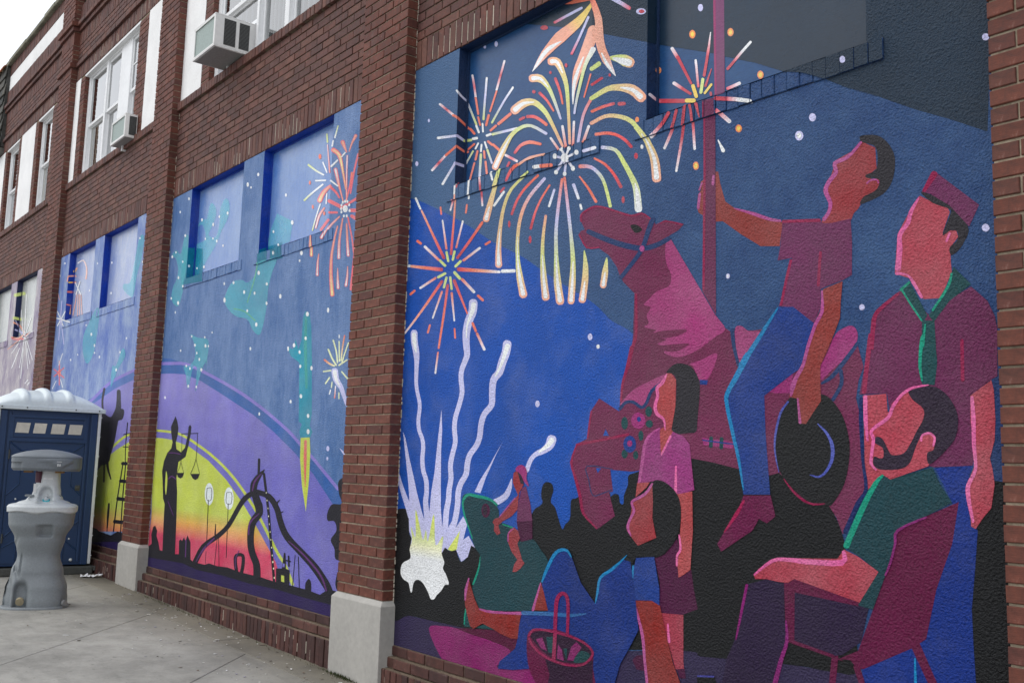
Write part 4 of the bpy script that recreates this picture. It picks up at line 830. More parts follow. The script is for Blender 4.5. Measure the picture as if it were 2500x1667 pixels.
s|2|w|white>peach>peach>peach>yel>yel|-4371 3681 2 0 1 0 35 13 45 20 49 19 47 16 51 15 49 12 41 15 44 13 38 14 28 16 20 16 19 17 21 21 20 21 12 16 1 2 -1 4 -523 -249 -1 1 1 1 17 26 29 34 33 34 40 27 43 26 44 23 52 10 49 8 41 7 31 6 27 8 25 8 29 13 28 14 20 9 4 1 4 -2
s|2|r|white>peach>peach>peach>yel>yel|-4469 3734 1 -1 1 1 36 13 47 21 49 19 49 16 51 16 51 12 42 15 44 14 40 14 28 16 21 17 19 17 22 21 20 21 12 17 1 2 -1 4 -535 -254 0 1 0 1 18 26 29 35 35 35 40 27 44 27 45 23 53 11 51 7 41 8 32 6 27 8 27 9 29 13 28 14 21 9 4 1 5 -1
s|3|r|white|-4463 3736 2 0 1 0 28 17 38 25 35 19 23 12 21 8 23 5 29 7 33 6 22 4 2 0 0 2 -259 -104 0 1 0 1 19 24 29 31 28 27 25 14 24 8 26 6 37 0 39 -2 27 -3 2 0 2 -1
s|2|w|peach>peach>peach>white|-3851 3794 -25 2 -15 -10 -16 -32 -25 -45 -23 -41 -19 -32 -19 -31 -15 -33 -6 -39 -1 -38 1 -35 1 -32 3 -28 3 -20 0 -1 2 -1 193 393 13 -21 -2 -19 -19 -29 -28 -43 -27 -40 -26 -29 -24 -25 -20 -26 -17 -28 -14 -31 -12 -30 -6 -28 -3 -26 -4 -18 0 -1 -1 0
s|2|r|peach>peach>peach>white|-3938 3850 -25 1 -16 -10 -16 -33 -25 -45 -24 -43 -19 -33 -20 -31 -16 -34 -6 -39 -1 -40 2 -36 0 -32 3 -29 4 -20 0 -1 2 -1 197 401 13 -21 -2 -19 -20 -30 -27 -43 -28 -41 -27 -31 -25 -25 -20 -26 -18 -30 -14 -31 -11 -30 -6 -29 -4 -27 -4 -18 0 -1 -2 0
s|3|r|white|-4014 3687 -3 0 -1 -1 -21 -24 -27 -36 -22 -35 -10 -30 -5 -27 -2 -26 1 -29 4 -27 4 -18 0 -1 1 -1 86 252 1 -2 0 -2 -15 -28 -21 -39 -16 -36 -12 -27 -6 -26 -5 -24 -4 -26 -3 -24 -2 -18 0 0 -1 -1
s|4|w|white>ygr>lav|-3845 3667 -12 2 -8 -4 -14 -19 -22 -27 -20 -31 -14 -33 -13 -36 -11 -36 -12 -37 -10 -38 -8 -31 -5 -24 -3 -17 -1 -11 1 -4 3 -3 165 337 4 -9 -2 -7 -19 -16 -25 -24 -23 -26 -16 -31 -13 -34 -13 -35 -13 -37 -12 -36 -9 -31 -6 -23 -2 -16 -2 -11 -2 -3 -4 -1
s|4|r|white>ygr>lav|-3932 3719 -12 2 -8 -3 -15 -20 -22 -28 -20 -32 -15 -33 -13 -37 -11 -37 -12 -38 -11 -38 -8 -33 -5 -23 -3 -18 -1 -11 1 -4 3 -4 169 345 4 -9 -2 -8 -20 -16 -26 -24 -23 -27 -16 -31 -13 -36 -13 -36 -13 -37 -13 -37 -9 -32 -6 -23 -3 -16 -2 -12 -2 -2 -4 -1
s|2|r|lav>lav>red|-4032 3992 -6 3 -6 1 -27 0 -39 -1 -41 -1 -46 -1 -48 -2 -34 -1 -4 -1 -2 -4 258 -1 -2 -4 -4 -1 -27 -1 -39 -1 -41 -1 -45 -1 -48 -2 -34 -1 -6 1 -6 4
s|3|r|lav>lav>red|-3979 3918 -5 1 -3 -2 -19 -26 -27 -37 -26 -35 -25 -30 -23 -28 -17 -20 -1 -4 2 -4 152 180 3 -5 -1 -3 -19 -26 -27 -37 -26 -35 -24 -30 -24 -29 -16 -19 -4 -2 -6 1
s|1|r|peach>ygr>lav|-4500 3688 17 -15 21 -8 18 -4 21 -5 15 -7 20 -11 26 -22 27 -26 23 -31 22 -36 21 -37 23 -43 22 -44 16 -32 3 -3 5 -3 -304 351 12 7 20 0 21 -6 34 -9 40 -20 30 -28 25 -30 21 -32 21 -34 19 -37 19 -38 19 -43 20 -44 12 -31 1 -4 -3 -2
s|2|r|white|-4478 3687 9 -8 11 -4 17 -2 21 -4 21 -8 27 -21 29 -28 22 -21 2 -1 2 -1 -164 111 7 5 10 -1 19 -5 28 -10 31 -16 28 -27 26 -31 17 -22 1 -2 -1 -1
s|1|r|peach>ygr>peach|-4327 3743 15 -15 21 -9 13 -3 10 -3 3 -1 14 -14 19 -26 18 -28 16 -27 13 -27 13 -34 10 -45 8 -53 8 -58 8 -71 7 -76 5 -54 2 -4 5 -4 -211 576 13 7 20 -2 16 -4 30 -11 35 -24 21 -30 14 -31 12 -29 12 -28 11 -29 10 -37 7 -46 5 -52 5 -58 6 -70 6 -76 3 -53 -1 -3 -4 -2
s|2|r|white|-4306 3741 9 -8 11 -5 12 -1 12 -2 12 -6 19 -22 20 -31 16 -23 1 -2 3 -1 -117 114 7 4 11 0 13 -5 23 -9 23 -18 18 -28 16 -32 10 -23 0 -2 -1 -1
s|2|r|peach>ygr>peach|-4646 3512 25 -8 22 1 19 7 26 8 25 5 23 1 25 -1 24 -6 28 -16 33 -25 31 -28 26 -28 23 -30 27 -38 37 -55 38 -61 28 -43 4 -3 5 -3 -497 350 -1 16 13 11 22 6 33 8 39 5 41 -5 43 -10 44 -19 41 -27 35 -31 32 -33 26 -32 22 -33 24 -39 33 -55 36 -61 24 -43 1 -4 -3 -3
s|3|r|white|-4633 3524 13 -5 12 1 17 8 24 10 25 6 31 -2 37 -6 26 -4 3 -1 2 1 -206 6 0 10 7 5 21 4 31 7 35 2 40 -8 39 -11 27 -8 3 -1 2 -2
s|4|r|peach>ygr>lav|-4809 3191 17 0 11 6 18 23 25 32 25 30 21 29 21 27 21 22 25 15 26 11 28 6 32 3 33 -2 36 -9 48 -25 53 -33 37 -24 7 -3 7 0 -519 -94 -8 12 2 11 18 23 25 33 27 31 27 26 29 24 30 21 31 15 32 11 35 5 37 2 42 -4 46 -14 54 -28 54 -35 37 -24 5 -5 2 -5
s|5|r|white|-4808 3203 9 0 7 4 15 23 22 32 23 30 25 30 25 28 17 21 1 1 -1 2 -158 -163 -5 7 1 6 19 21 27 30 27 29 30 28 30 25 22 18 2 1 2 -1
s|1|r|red>ora|-4264 3635 -3 -4 1 -5 12 -23 18 -33 15 -32 12 -31 9 -30 7 -22 2 -3 4 -3 -67 186 7 -4 4 -5 12 -24 16 -33 14 -33 10 -31 9 -31 5 -21 -1 -3 -2 -2
s|1|r|red>ora|-4408 3584 0 -5 4 -5 18 -16 26 -23 25 -24 23 -28 23 -30 17 -22 3 -3 5 -1 -136 160 7 -1 7 -4 17 -17 25 -23 25 -26 24 -30 22 -31 15 -22 1 -3 -1 -3
q|1|r|red|-4434 3597 -4 -7 -13 0 -12 7 -5 10 4 7 12 -1 13 -7
q|1|r|red|-4289 3674 -3 -6 -9 0 -8 5 -4 8 3 6 9 1 8 -6
q|2|r|red|-4149 3676 -3 -9 -9 -1 -9 7 -4 10 3 9 9 1 9 -7
q|2|r|red|-4332 3968 -4 -5 -13 -1 -19 4 -18 8 -14 10 -5 9 5 6 13 1 18 -4 19 -8 13 -10
s|1|r|red>ora>ora|-4620 3253 7 -1 6 1 13 9 20 13 21 8 24 2 27 0 28 -4 32 -9 36 -13 26 -10 7 -1 5 1 -261 10 -2 5 2 4 13 10 19 14 25 11 29 5 32 0 35 -4 38 -13 38 -16 26 -11 6 -4 3 -5
s|1|r|red>ora|-4520 3459 6 -5 8 -4 16 -3 22 -5 20 -7 19 -9 19 -12 20 -13 20 -15 20 -15 14 -12 7 -4 8 -1 -200 114 5 3 7 0 17 -4 24 -6 26 -8 24 -12 22 -14 21 -14 22 -16 20 -16 14 -11 5 -6 1 -5
s|2|r|red|-4583 3455 6 -4 7 0 38 3 5 2 1 4 -63 3 2 4 5 2 37 3 7 -1 7 -3
s|2|w|peach|-4477 3128 9 -4 8 0 24 7 33 8 36 4 43 -1 49 -4 35 -4 5 1 3 3 -253 -1 1 5 5 4 24 5 36 8 41 4 48 -3 50 -5 35 -4 6 -2 5 -4
s|2|r|peach|-4578 3168 9 -4 9 0 24 7 34 8 36 5 45 -2 50 -4 35 -3 6 0 3 3 -259 -1 1 6 5 3 25 6 36 7 42 5 49 -3 51 -5 36 -4 7 -2 5 -4
s|3|w|red>ora|-4584 3052 6 0 4 2 12 14 15 19 17 16 18 10 21 7 15 4 5 4 0 6 -122 -78 -3 4 1 4 9 15 14 21 17 19 20 12 21 9 14 6 9 1 9 -3
s|3|r|red>ora|-4687 3090 6 0 4 2 12 15 16 20 17 16 19 9 21 7 15 5 5 4 0 7 -124 -80 -3 4 0 4 10 15 14 22 17 19 21 13 21 9 15 6 9 1 10 -3
s|1|r|red|-4688 3182 7 0 4 2 17 21 1 4 -3 4 -35 -26 -3 4 1 4 17 21 4 2 6 0
s|1|w|white>ora|-4198 3233 -1 -4 2 -4 71 -83 5 -3 5 -2 -74 97 5 -1 5 -4 70 -83 2 -4 -1 -3
s|1|r|white>ora|-4292 3275 -1 -3 2 -5 72 -84 5 -4 5 -2 -76 100 6 -2 5 -4 72 -84 2 -4 -1 -4
s|3|w|white>ora|-4095 3280 -4 -3 -1 -4 32 -127 3 -4 5 -4 -25 140 5 -4 3 -4 31 -127 0 -4 -4 -2
s|3|r|white>ora|-4187 3323 -4 -2 -1 -4 33 -130 3 -5 5 -3 -26 143 5 -4 3 -5 32 -129 0 -4 -4 -3
s|2|w|white>ora|-3996 3281 -4 -2 -2 -3 -4 -131 1 -4 4 -4 14 141 4 -4 1 -4 -5 -131 -1 -3 -4 -1
s|2|r|white>ora|-4086 3324 -4 -1 -2 -3 -5 -135 2 -4 4 -4 14 145 4 -4 1 -4 -4 -134 -2 -4 -4 -1
s|1|w|ora>lav|-3844 3388 -6 1 -4 -2 -20 -20 -28 -30 -25 -37 -17 -50 -13 -56 -8 -39 0 -5 5 -5 125 237 2 -5 -1 -4 -19 -19 -28 -30 -23 -35 -16 -48 -13 -55 -9 -40 -3 -3 -5 -2
s|1|r|ora>lav|-3930 3434 -6 1 -5 -2 -20 -20 -29 -31 -25 -38 -17 -51 -14 -57 -9 -41 1 -5 4 -4 129 242 2 -5 -1 -4 -20 -20 -28 -30 -24 -36 -17 -49 -13 -57 -9 -40 -3 -4 -5 -1
s|1|w|white>ora|-3873 3224 -5 0 -4 -3 -40 -76 0 -4 3 -5 56 83 3 -4 0 -5 -40 -76 -3 -2 -6 -1
s|1|r|white>ora|-3960 3267 -6 -1 -3 -3 -41 -77 -1 -5 4 -5 57 86 3 -5 0 -5 -41 -77 -3 -3 -6 -1
s|1|r|ora|-3952 3567 -3 0 -2 -1 -50 -121 0 -2 2 -3 59 125 2 -3 0 -3 -51 -120 -1 -2 -4 0
s|1|w|white|-4336 3082 7 -6 9 -3 59 -7 8 0 5 4 -91 22 5 4 9 0 59 -7 9 -3 7 -6
s|2|w|ora|-4275 3074 7 -6 9 -3 90 -14 8 0 5 4 -121 29 5 4 9 0 90 -15 9 -3 6 -6
s|3|w|white>lav|-4096 3143 -1 -3 1 -4 10 -14 13 -20 9 -22 0 -29 -5 -34 -4 -24 1 -3 4 -4 -20 158 5 -2 4 -4 10 -14 15 -22 9 -25 0 -32 -4 -34 -4 -23 -2 -3 -4 -2
s|3|r|white>lav|-4188 3183 -2 -3 2 -4 10 -14 13 -21 9 -22 0 -30 -5 -34 -3 -24 1 -4 4 -4 -21 162 5 -3 4 -3 11 -15 14 -22 10 -26 0 -33 -4 -34 -4 -25 -2 -3 -5 -1
s|4|w|white>lav|-4022 3132 -5 0 -3 -2 -7 -12 -11 -16 -15 -18 -26 -22 -32 -24 -23 -17 -2 -3 1 -4 131 114 3 -4 -1 -4 -7 -11 -11 -17 -16 -19 -27 -23 -31 -23 -23 -17 -5 -2 -5 1
s|5|w|white>lav|-3952 3091 -5 3 -5 0 -25 -3 -36 -5 -33 -1 -30 8 -29 11 -21 9 -6 1 -5 -1 199 -28 -1 -3 -3 -2 -26 -4 -37 -4 -37 -1 -36 8 -32 13 -21 9 -5 3 -3 4
s|6|w|white>lav|-3983 2999 1 4 -2 5 -62 73 -4 3 -7 2 67 -89 -6 2 -5 4 -62 73 -3 4 2 4
q|4|w|white|-4071 3133 -4 -8 -12 -1 -12 6 -5 11 4 8 12 1 12 -7
q|4|r|white|-4162 3173 -5 -8 -12 -1 -12 7 -6 10 5 9 12 1 12 -7
q|5|w|white|-4005 3121 -4 -8 -12 -1 -11 7 -5 10 4 8 12 1 11 -7
q|5|r|white|-4095 3161 -4 -8 -12 -1 -12 6 -5 11 4 8 12 1 12 -6
q|6|w|white|-3939 3083 -2 -7 -7 -4 -9 0 -9 4 -7 7 -3 9 3 7 6 4 9 -1 10 -4 6 -7
q|6|w|white|-4120 3102 -2 -8 -7 -4 -9 0 -10 4 -7 8 -3 9 2 8 7 5 10 0 9 -5 8 -8
q|5|w|white|-4118 3010 -5 -9 -12 -1 -13 7 -6 11 5 9 13 1 13 -7
q|4|w|white|-4046 2985 -5 -8 -11 -1 -12 6 -5 11 4 8 12 1 12 -6
q|7|w|white|-3975 3001 -2 -7 -6 -4 -9 0 -9 4 -6 7 -3 8 2 7 7 4 8 0 9 -4 6 -7
q|7|w|white|-4021 3071 -4 -12 -12 -7 -17 0 -16 7 -13 13 -5 14 4 12 12 7 17 -1 16 -7 13 -12
s|1|w|ygr>ygr>peach|-3718 3559 5 -6 7 -4 14 -9 19 -11 18 -12 13 -10 14 -11 12 -11 13 -7 11 -6 9 -5 22 -9 21 0 -177 109 5 2 7 -1 15 -1 22 -4 22 -5 22 -7 20 -7 18 -7 15 -10 13 -9 8 -6 17 -16 7 -18
s|2|w|white|-3693 3550 1 -3 4 -3 15 -12 21 -16 20 -15 21 -11 20 -11 13 -7 15 -4 13 2 -142 85 4 0 5 -1 17 -5 24 -9 23 -8 20 -9 20 -9 14 -7 13 -9 7 -12
s|1|w|ygr|-3792 3564 -10 5 -10 0 -55 -15 -5 -3 -1 -6 91 6 -1 -7 -6 -4 -59 -10 -8 0 -9 4
s|1|r|ygr|-3877 3614 -11 5 -10 0 -56 -15 -5 -3 -1 -7 93 7 -1 -7 -6 -4 -60 -11 -9 1 -9 4
s|5|w|ora>peach>peach>peach>white|-3876 3963 -5 -5 1 -8 12 -34 17 -48 13 -47 5 -45 0 -48 6 -48 15 -45 20 -39 21 -39 35 -42 37 -41 28 -28 1 -1 2 -1 -192 517 10 -6 6 -9 19 -35 24 -50 21 -53 8 -51 5 -48 8 -43 12 -36 17 -35 19 -35 15 -41 19 -42 11 -30 1 -2 -1 -1
s|5|r|ora>peach>peach>peach>white|-3963 4022 -5 -5 1 -9 12 -34 18 -50 13 -47 4 -46 1 -49 6 -50 16 -45 19 -41 22 -39 36 -44 38 -42 28 -28 2 -1 1 -1 -196 529 10 -7 7 -8 18 -36 25 -52 22 -54 8 -51 5 -50 8 -44 13 -37 16 -35 20 -36 16 -42 19 -43 12 -31 0 -1 0 -1
s|6|w|white|-3782 3611 -1 -1 0 -2 10 -22 15 -32 16 -30 22 -26 22 -25 15 -16 3 -2 2 -1 -100 157 3 -1 2 -2 14 -22 20 -31 20 -28 16 -26 17 -24 11 -18 1 -2 0 -2
s|2|w|peach>ygr|-3441 3254 1 16 -11 16 -15 16 -25 24 -32 25 -35 17 -35 12 -33 8 -34 9 -36 7 -39 2 -46 -5 -48 -9 -33 -8 -6 -3 -1 -6 405 -133 -21 5 -19 13 -15 15 -19 20 -19 15 -18 12 -25 14 -28 13 -30 11 -29 9 -32 5 -43 -3 -47 -7 -34 -5 -9 0 -9 5
s|2|r|peach>ygr|-3518 3297 0 16 -11 17 -16 16 -25 25 -32 25 -36 17 -36 12 -34 9 -34 9 -37 7 -40 2 -47 -5 -49 -9 -34 -8 -6 -3 -2 -7 415 -135 -22 5 -19 13 -15 16 -20 20 -19 15 -18 13 -26 14 -29 13 -30 11 -31 9 -32 6 -43 -3 -49 -7 -35 -6 -9 1 -9 4
s|2|v1|peach>ygr|-3 3252 1 16 -11 11 -17 7 -25 10 -32 7 -34 -4 -34 -7 -32 -10 -31 -9 -33 -12 -35 -19 -41 -28 -40 -31 -28 -23 -5 -5 -1 -6 374 79 -22 -7 -19 3 -15 7 -19 8 -18 5 -18 3 -24 -1 -27 -3 -27 -4 -27 -7 -29 -11 -37 -24 -41 -29 -29 -21 -8 -4 -7 -1
s|3|w|white|-3462 3267 0 8 -5 10 -16 13 -23 20 -28 20 -34 15 -34 12 -25 7 -2 0 -2 0 156 -111 -12 2 -10 7 -12 15 -17 20 -19 17 -27 16 -32 15 -24 12 -2 2 -2 2
s|2|w|peach>ygr>peach|-3344 2790 12 7 3 12 -4 26 -5 36 -9 37 -13 31 -15 30 -17 27 -15 26 -16 24 -21 27 -27 31 -31 34 -34 30 -35 24 -35 18 -35 14 -35 13 -35 9 -37 5 -41 -1 -40 -6 -28 -4 -5 -3 -2 -5 492 -438 -15 11 -6 14 -2 25 -4 35 -6 33 -7 26 -11 27 -12 27 -11 24 -13 23 -17 25 -24 30 -28 32 -28 27 -28 20 -31 16 -31 14 -32 12 -31 9 -30 5 -37 -1 -38 -6 -27 -4 -8 0 -8 4
s|2|r|peach>ygr>peach|-3419 2822 12 8 3 12 -4 26 -5 37 -9 38 -14 32 -15 30 -17 28 -15 26 -18 26 -21 27 -27 32 -32 34 -35 31 -35 24 -36 19 -36 15 -35 12 -37 10 -37 5 -42 -1 -41 -6 -28 -5 -6 -3 -2 -5 503 -448 -15 12 -6 14 -3 26 -3 36 -6 33 -8 27 -11 28 -12 27 -12 25 -13 23 -17 25 -25 31 -28 33 -29 28 -29 20 -31 17 -32 14 -32 12 -32 9 -32 6 -37 -2 -39 -6 -28 -4 -8 0 -8 4
s|2|v1|peach>ygr>peach|101 2830 13 13 4 14 -4 25 -7 35 -9 33 -14 27 -17 22 -18 20 -16 18 -18 17 -22 16 -27 18 -32 17 -34 13 -34 5 -34 0 -33 -3 -32 -6 -32 -8 -32 -12 -36 -20 -34 -24 -23 -16 -5 -5 -1 -5 466 -202 -15 5 -7 12 -3 24 -4 34 -6 30 -8 23 -11 23 -12 21 -13 18 -13 17 -17 16 -24 18 -29 18 -27 12 -28 5 -29 1 -29 -2 -29 -4 -28 -6 -28 -10 -32 -17 -32 -23 -24 -16 -6 -3 -7 0
s|3|w|white|-3352 2805 6 4 2 7 -4 24 -6 34 -9 35 -13 30 -15 29 -16 27 -17 28 -19 27 -14 19 -1 1 -2 1 92 -264 -8 6 -3 8 -1 24 -3 33 -5 32 -8 28 -11 28 -12 27 -16 28 -17 28 -11 19 -1 1 1 1
s|1|w|white>ygr>ygr>lav|-3472 2659 10 6 3 10 -5 29 -6 41 -9 39 -13 30 -15 26 -17 26 -19 29 -21 32 -21 29 -19 28 -21 29 -27 25 -39 20 -41 13 -29 9 -7 1 -5 -3 277 -416 -11 9 -6 11 -2 29 -4 40 -6 35 -8 26 -11 23 -13 25 -18 30 -19 31 -20 30 -17 29 -17 25 -19 20 -30 15 -38 13 -28 8 -7 4 -4 5
s|2|w|white|-3478 2674 6 4 2 5 -2 18 -4 25 -4 25 -9 26 -11 24 -9 18 -1 1 -1 1 19 -145 -7 5 -3 7 -1 17 -2 25 -2 24 -3 24 -3 24 -1 17 0 1 1 1
s|1|w|ora>red|-3823 3154 5 -5 7 -2 24 -3 34 -5 31 -7 27 -9 26 -11 23 -12 21 -13 18 -14 17 -14 15 -15 13 -15 10 -10 5 -4 6 -2 -284 149 4 3 6 1 24 -4 35 -5 35 -8 30 -10 28 -12 26 -14 23 -15 21 -15 18 -15 17 -17 14 -15 9 -11 3 -5 -1 -4
s|1|w|ora>red|-3855 3291 6 -3 6 -1 22 1 30 2 30 0 31 -1 31 -2 22 -2 5 1 3 3 -190 10 2 3 4 2 22 1 30 2 32 1 32 -2 32 -2 22 -2 6 -1 5 -4
s|1|r|ora>red|-3942 3335 6 -4 7 -1 22 2 30 1 31 1 32 -1 32 -2 22 -2 6 1 2 3 -194 10 2 4 5 1 21 2 32 1 32 1 33 -1 32 -3 23 -2 6 -1 6 -4
s|1|w|red|-3649 3279 5 -5 8 -4 36 -8 7 0 5 3 -62 23 5 3 7 0 36 -9 7 -3 6 -5
s|1|w|red|-3857 3445 6 -3 5 0 77 15 4 2 1 4 -98 -11 1 4 3 2 78 15 5 -1 5 -2
s|1|r|red|-3944 3492 6 -2 6 -1 78 15 4 2 1 4 -100 -11 1 4 3 3 79 15 6 -1 6 -3
s|1|w|ora>red|-3828 3024 1 -4 4 -3 21 -12 31 -19 28 -20 24 -22 23 -25 21 -24 19 -27 17 -28 12 -19 5 -5 6 -3 -209 215 4 0 5 -2 22 -12 32 -18 31 -21 26 -24 25 -25 23 -26 21 -28 18 -28 13 -19 2 -6 -3 -4
s|1|w|ora>lav>ygr>ygr|-3948 3001 6 -5 9 -4 22 -4 30 -6 26 -10 24 -14 24 -20 20 -21 16 -18 12 -19 13 -26 15 -41 16 -47 11 -34 4 -5 6 -3 -255 287 6 4 8 0 23 -5 33 -8 34 -13 30 -19 26 -22 23 -23 17 -21 13 -22 13 -27 16 -42 16 -48 10 -33 0 -5 -3 -3
s|1|w|ora|-3944 2948 -1 -2 2 -3 18 -20 25 -29 25 -29 23 -32 23 -33 16 -24 5 -4 6 -2 -137 180 4 -1 3 -2 19 -20 27 -28 27 -30 25 -32 24 -34 17 -23 1 -5 -2 -3
s|1|w|lav>white|-3997 2917 -3 -3 1 -3 45 -88 4 -3 5 -3 -44 101 5 -3 3 -3 45 -88 1 -3 -3 -3
s|1|w|lav>white|-3909 3077 6 -4 8 -2 88 -2 6 1 3 4 -115 12 3 4 7 1 88 -2 7 -2 7 -4
q|1|w|red|-3494 2961 -1 -8 -5 -5 -7 -1 -7 4 -6 8 -2 9 2 8 5 5 7 0 7 -4 5 -7
q|7|w|red|-3702 3460 -2 -6 -7 -1 -8 5 -3 8 3 6 7 1 7 -5
q|1|w|red|-3586 2746 -1 -9 -4 -7 -6 -1 -6 4 -4 8 -2 10 2 9 4 7 5 1 6 -4 5 -8
s|2|w|lav>lav>red|-3736 3918 2 -8 7 -7 22 -17 31 -24 29 -22 25 -20 24 -19 17 -13 7 -4 7 -1 -164 142 9 -1 9 -5 22 -17 31 -24 28 -24 26 -20 23 -20 16 -13 5 -7 1 -6
q|2|w|lav|-3449 3732 -5 -7 -13 -1 -18 4 -18 8 -14 11 -5 11 5 7 13 2 18 -4 19 -9 13 -11
q|3|w|red|-3460 3736 -2 -4 -8 -1 -10 2 -11 5 -8 7 -2 6 2 4 8 1 10 -2 11 -6 7 -6
s|5|w|peach>ygr|-4774 2835 16 2 9 8 6 19 10 27 10 28 8 26 8 28 11 32 18 45 21 50 13 35 0 5 -4 6 -155 -301 -11 11 -1 12 9 18 11 26 12 28 14 25 13 26 17 31 22 43 25 48 18 34 5 4 7 0
s|5|r|peach>ygr|-4882 2868 17 3 9 8 6 19 10 28 11 28 8 27 8 28 12 34 18 45 21 51 14 36 0 6 -5 6 -158 -309 -11 12 -1 12 8 19 12 27 13 28 13 25 14 27 17 31 23 45 25 49 19 35 4 3 8 1
s|6|w|white|-4776 2848 8 1 5 4 16 75 0 2 -2 1 -43 -78 -6 6 -1 7 41 65 2 2 2 0
s|2|w|peach>ygr|-4626 2530 14 7 4 11 -5 22 -5 32 -4 36 -2 39 0 44 3 45 6 44 8 45 13 42 17 36 21 32 30 29 49 27 60 24 42 17 3 2 0 4 -284 -534 -15 10 -7 12 0 22 -1 33 1 37 4 39 6 44 8 44 9 45 11 46 16 42 18 37 23 34 34 30 54 27 63 23 44 15 5 1 5 -2
s|3|w|white|-4634 2543 8 4 2 6 -5 21 -6 31 -5 36 0 44 2 50 1 35 -1 1 -1 1 -11 -227 -9 6 -3 7 0 20 0 31 2 36 4 44 7 48 5 34 0 1 2 1
s|2|w|peach>ygr>peach>lav|-4378 2320 12 9 1 13 -13 29 -17 41 -15 41 -13 37 -12 36 -10 39 -5 41 -3 42 1 42 4 41 8 41 12 38 17 34 21 31 28 30 45 32 53 31 37 21 3 4 -1 6 -184 -680 -18 9 -11 12 -8 30 -13 42 -11 43 -5 38 -4 37 -2 39 -4 42 -1 43 2 43 4 42 8 42 13 40 18 36 22 32 31 32 47 33 55 31 38 21 6 2 8 -2
s|3|w|white|-4390 2333 7 5 0 7 -12 28 -17 40 -15 41 -12 36 -10 38 -8 38 -5 46 -2 47 -2 34 0 1 -1 1 60 -362 -10 5 -6 7 -7 28 -12 41 -11 41 -7 37 -5 37 -3 39 -3 45 0 48 0 33 0 1 1 0
s|2|w|peach>ygr>peach|-4181 2281 12 8 2 12 -7 27 -10 38 -9 42 -10 45 -10 48 -8 45 -2 38 -1 33 2 35 4 43 7 45 5 31 -1 5 -5 4 1 -498 -15 9 -8 13 -4 27 -6 39 -6 42 -3 46 -2 48 0 45 0 38 1 34 4 35 6 44 9 44 6 31 2 4 5 1
s|3|w|white|-4190 2294 6 5 2 6 -9 26 -10 37 -10 41 -9 49 -8 53 -7 37 0 2 -2 0 30 -255 -8 5 -4 7 -3 25 -5 38 -5 41 -4 49 -3 52 -2 37 0 1 2 1
s|2|w|peach>ygr>lav>ora|-4056 2244 11 9 2 13 -8 27 -11 41 -10 44 -11 47 -10 52 -9 52 -4 50 -3 50 -1 50 4 50 6 49 6 48 8 50 8 48 5 34 -1 4 -4 4 -9 -721 -16 9 -9 12 -5 29 -9 41 -8 46 -1 48 -1 52 0 51 -2 51 -2 50 1 51 5 50 6 50 8 48 9 50 9 48 7 34 3 3 5 1
s|3|w|white|-4067 2258 7 5 1 7 -9 26 -12 40 -11 43 -10 53 -8 57 -7 42 0 1 -2 1 35 -275 -9 5 -5 7 -4 27 -7 40 -6 44 -4 53 -3 57 -1 40 0 1 2 1
s|5|w|peach>ygr>lav>ora|-3974 2236 12 6 5 9 2 28 2 40 2 40 -1 35 -1 36 -4 40 -6 47 -9 52 -11 53 -10 55 -11 57 -12 57 -13 63 -13 64 -9 45 -2 4 -5 4 59 -731 -11 9 -4 11 3 28 3 40 3 40 5 35 3 34 2 38 -3 46 -6 51 -7 52 -9 55 -11 57 -11 58 -11 63 -12 64 -8 45 1 4 4 2
s|6|w|white|-3979 2248 7 3 3 5 0 28 1 39 0 39 -1 41 -2 41 -1 28 -1 2 -1 1 -19 -225 -6 5 -2 6 4 27 5 39 4 38 4 40 2 40 3 28 0 2 2 0
s|2|w|peach>ygr|-3887 2233 13 4 7 9 4 27 6 37 5 36 1 30 -1 29 -3 29 -9 33 -11 32 -9 22 -1 2 -2 1 -25 -286 -11 10 -2 11 6 26 9 36 6 35 4 29 3 27 1 27 2 31 0 30 2 22 0 1 2 1
s|3|w|white|-3890 2245 7 2 3 6 6 97 0 2 -2 1 -28 -105 -6 5 -1 6 28 93 1 1 2 1
s|1|w|peach>ygr|-3729 2294 12 4 5 8 3 17 5 26 4 26 -2 28 -2 28 -3 20 -1 2 -2 3 -40 -157 -9 9 -2 9 4 18 5 25 5 25 10 26 10 25 8 18 1 2 3 1
s|2|w|white|-3732 2305 7 2 3 4 3 68 0 2 -2 1 -22 -75 -5 5 -1 5 22 64 1 1 1 1
s|1|w|red>ora|-4529 2835 7 1 3 3 11 20 16 28 18 26 20 20 22 18 27 18 40 21 44 20 32 13 3 3 -1 4 -252 -191 -4 5 0 4 12 20 16 29 20 27 20 21 24 19 28 19 41 20 46 20 32 14 5 1 6 -2
s|1|w|red>ora|-4347 2716 6 1 3 3 9 25 13 34 14 32 16 26 18 25 20 23 23 23 25 22 17 15 1 2 -1 4 -174 -231 -4 4 0 4 9 24 14 34 16 33 17 27 20 25 20 23 25 23 25 22 18 15 4 1 4 -1
s|1|w|lav>white|-4151 2921 -5 0 -3 -3 -42 -87 0 -4 3 -4 56 95 3 -4 0 -4 -42 -87 -3 -3 -5 0
s|2|w|lav>white|-3992 2917 -3 -3 1 -4 40 -86 3 -4 6 -3 -38 100 6 -2 3 -4 40 -86 0 -5 -2 -3
s|1|w|white|-3933 2790 -3 -2 0 -4 8 -23 2 -4 5 -3 -4 36 5 -3 2 -3 8 -24 0 -3 -3 -3
q|1|w|red|-4340 2657 -1 -12 -4 -7 -7 -2 -6 4 -6 9 -2 12 1 12 5 7 6 2 7 -4 5 -9
q|1|w|red|-4540 2784 -2 -11 -4 -8 -6 -2 -6 4 -5 9 -3 12 2 11 4 7 6 2 6 -4 5 -9
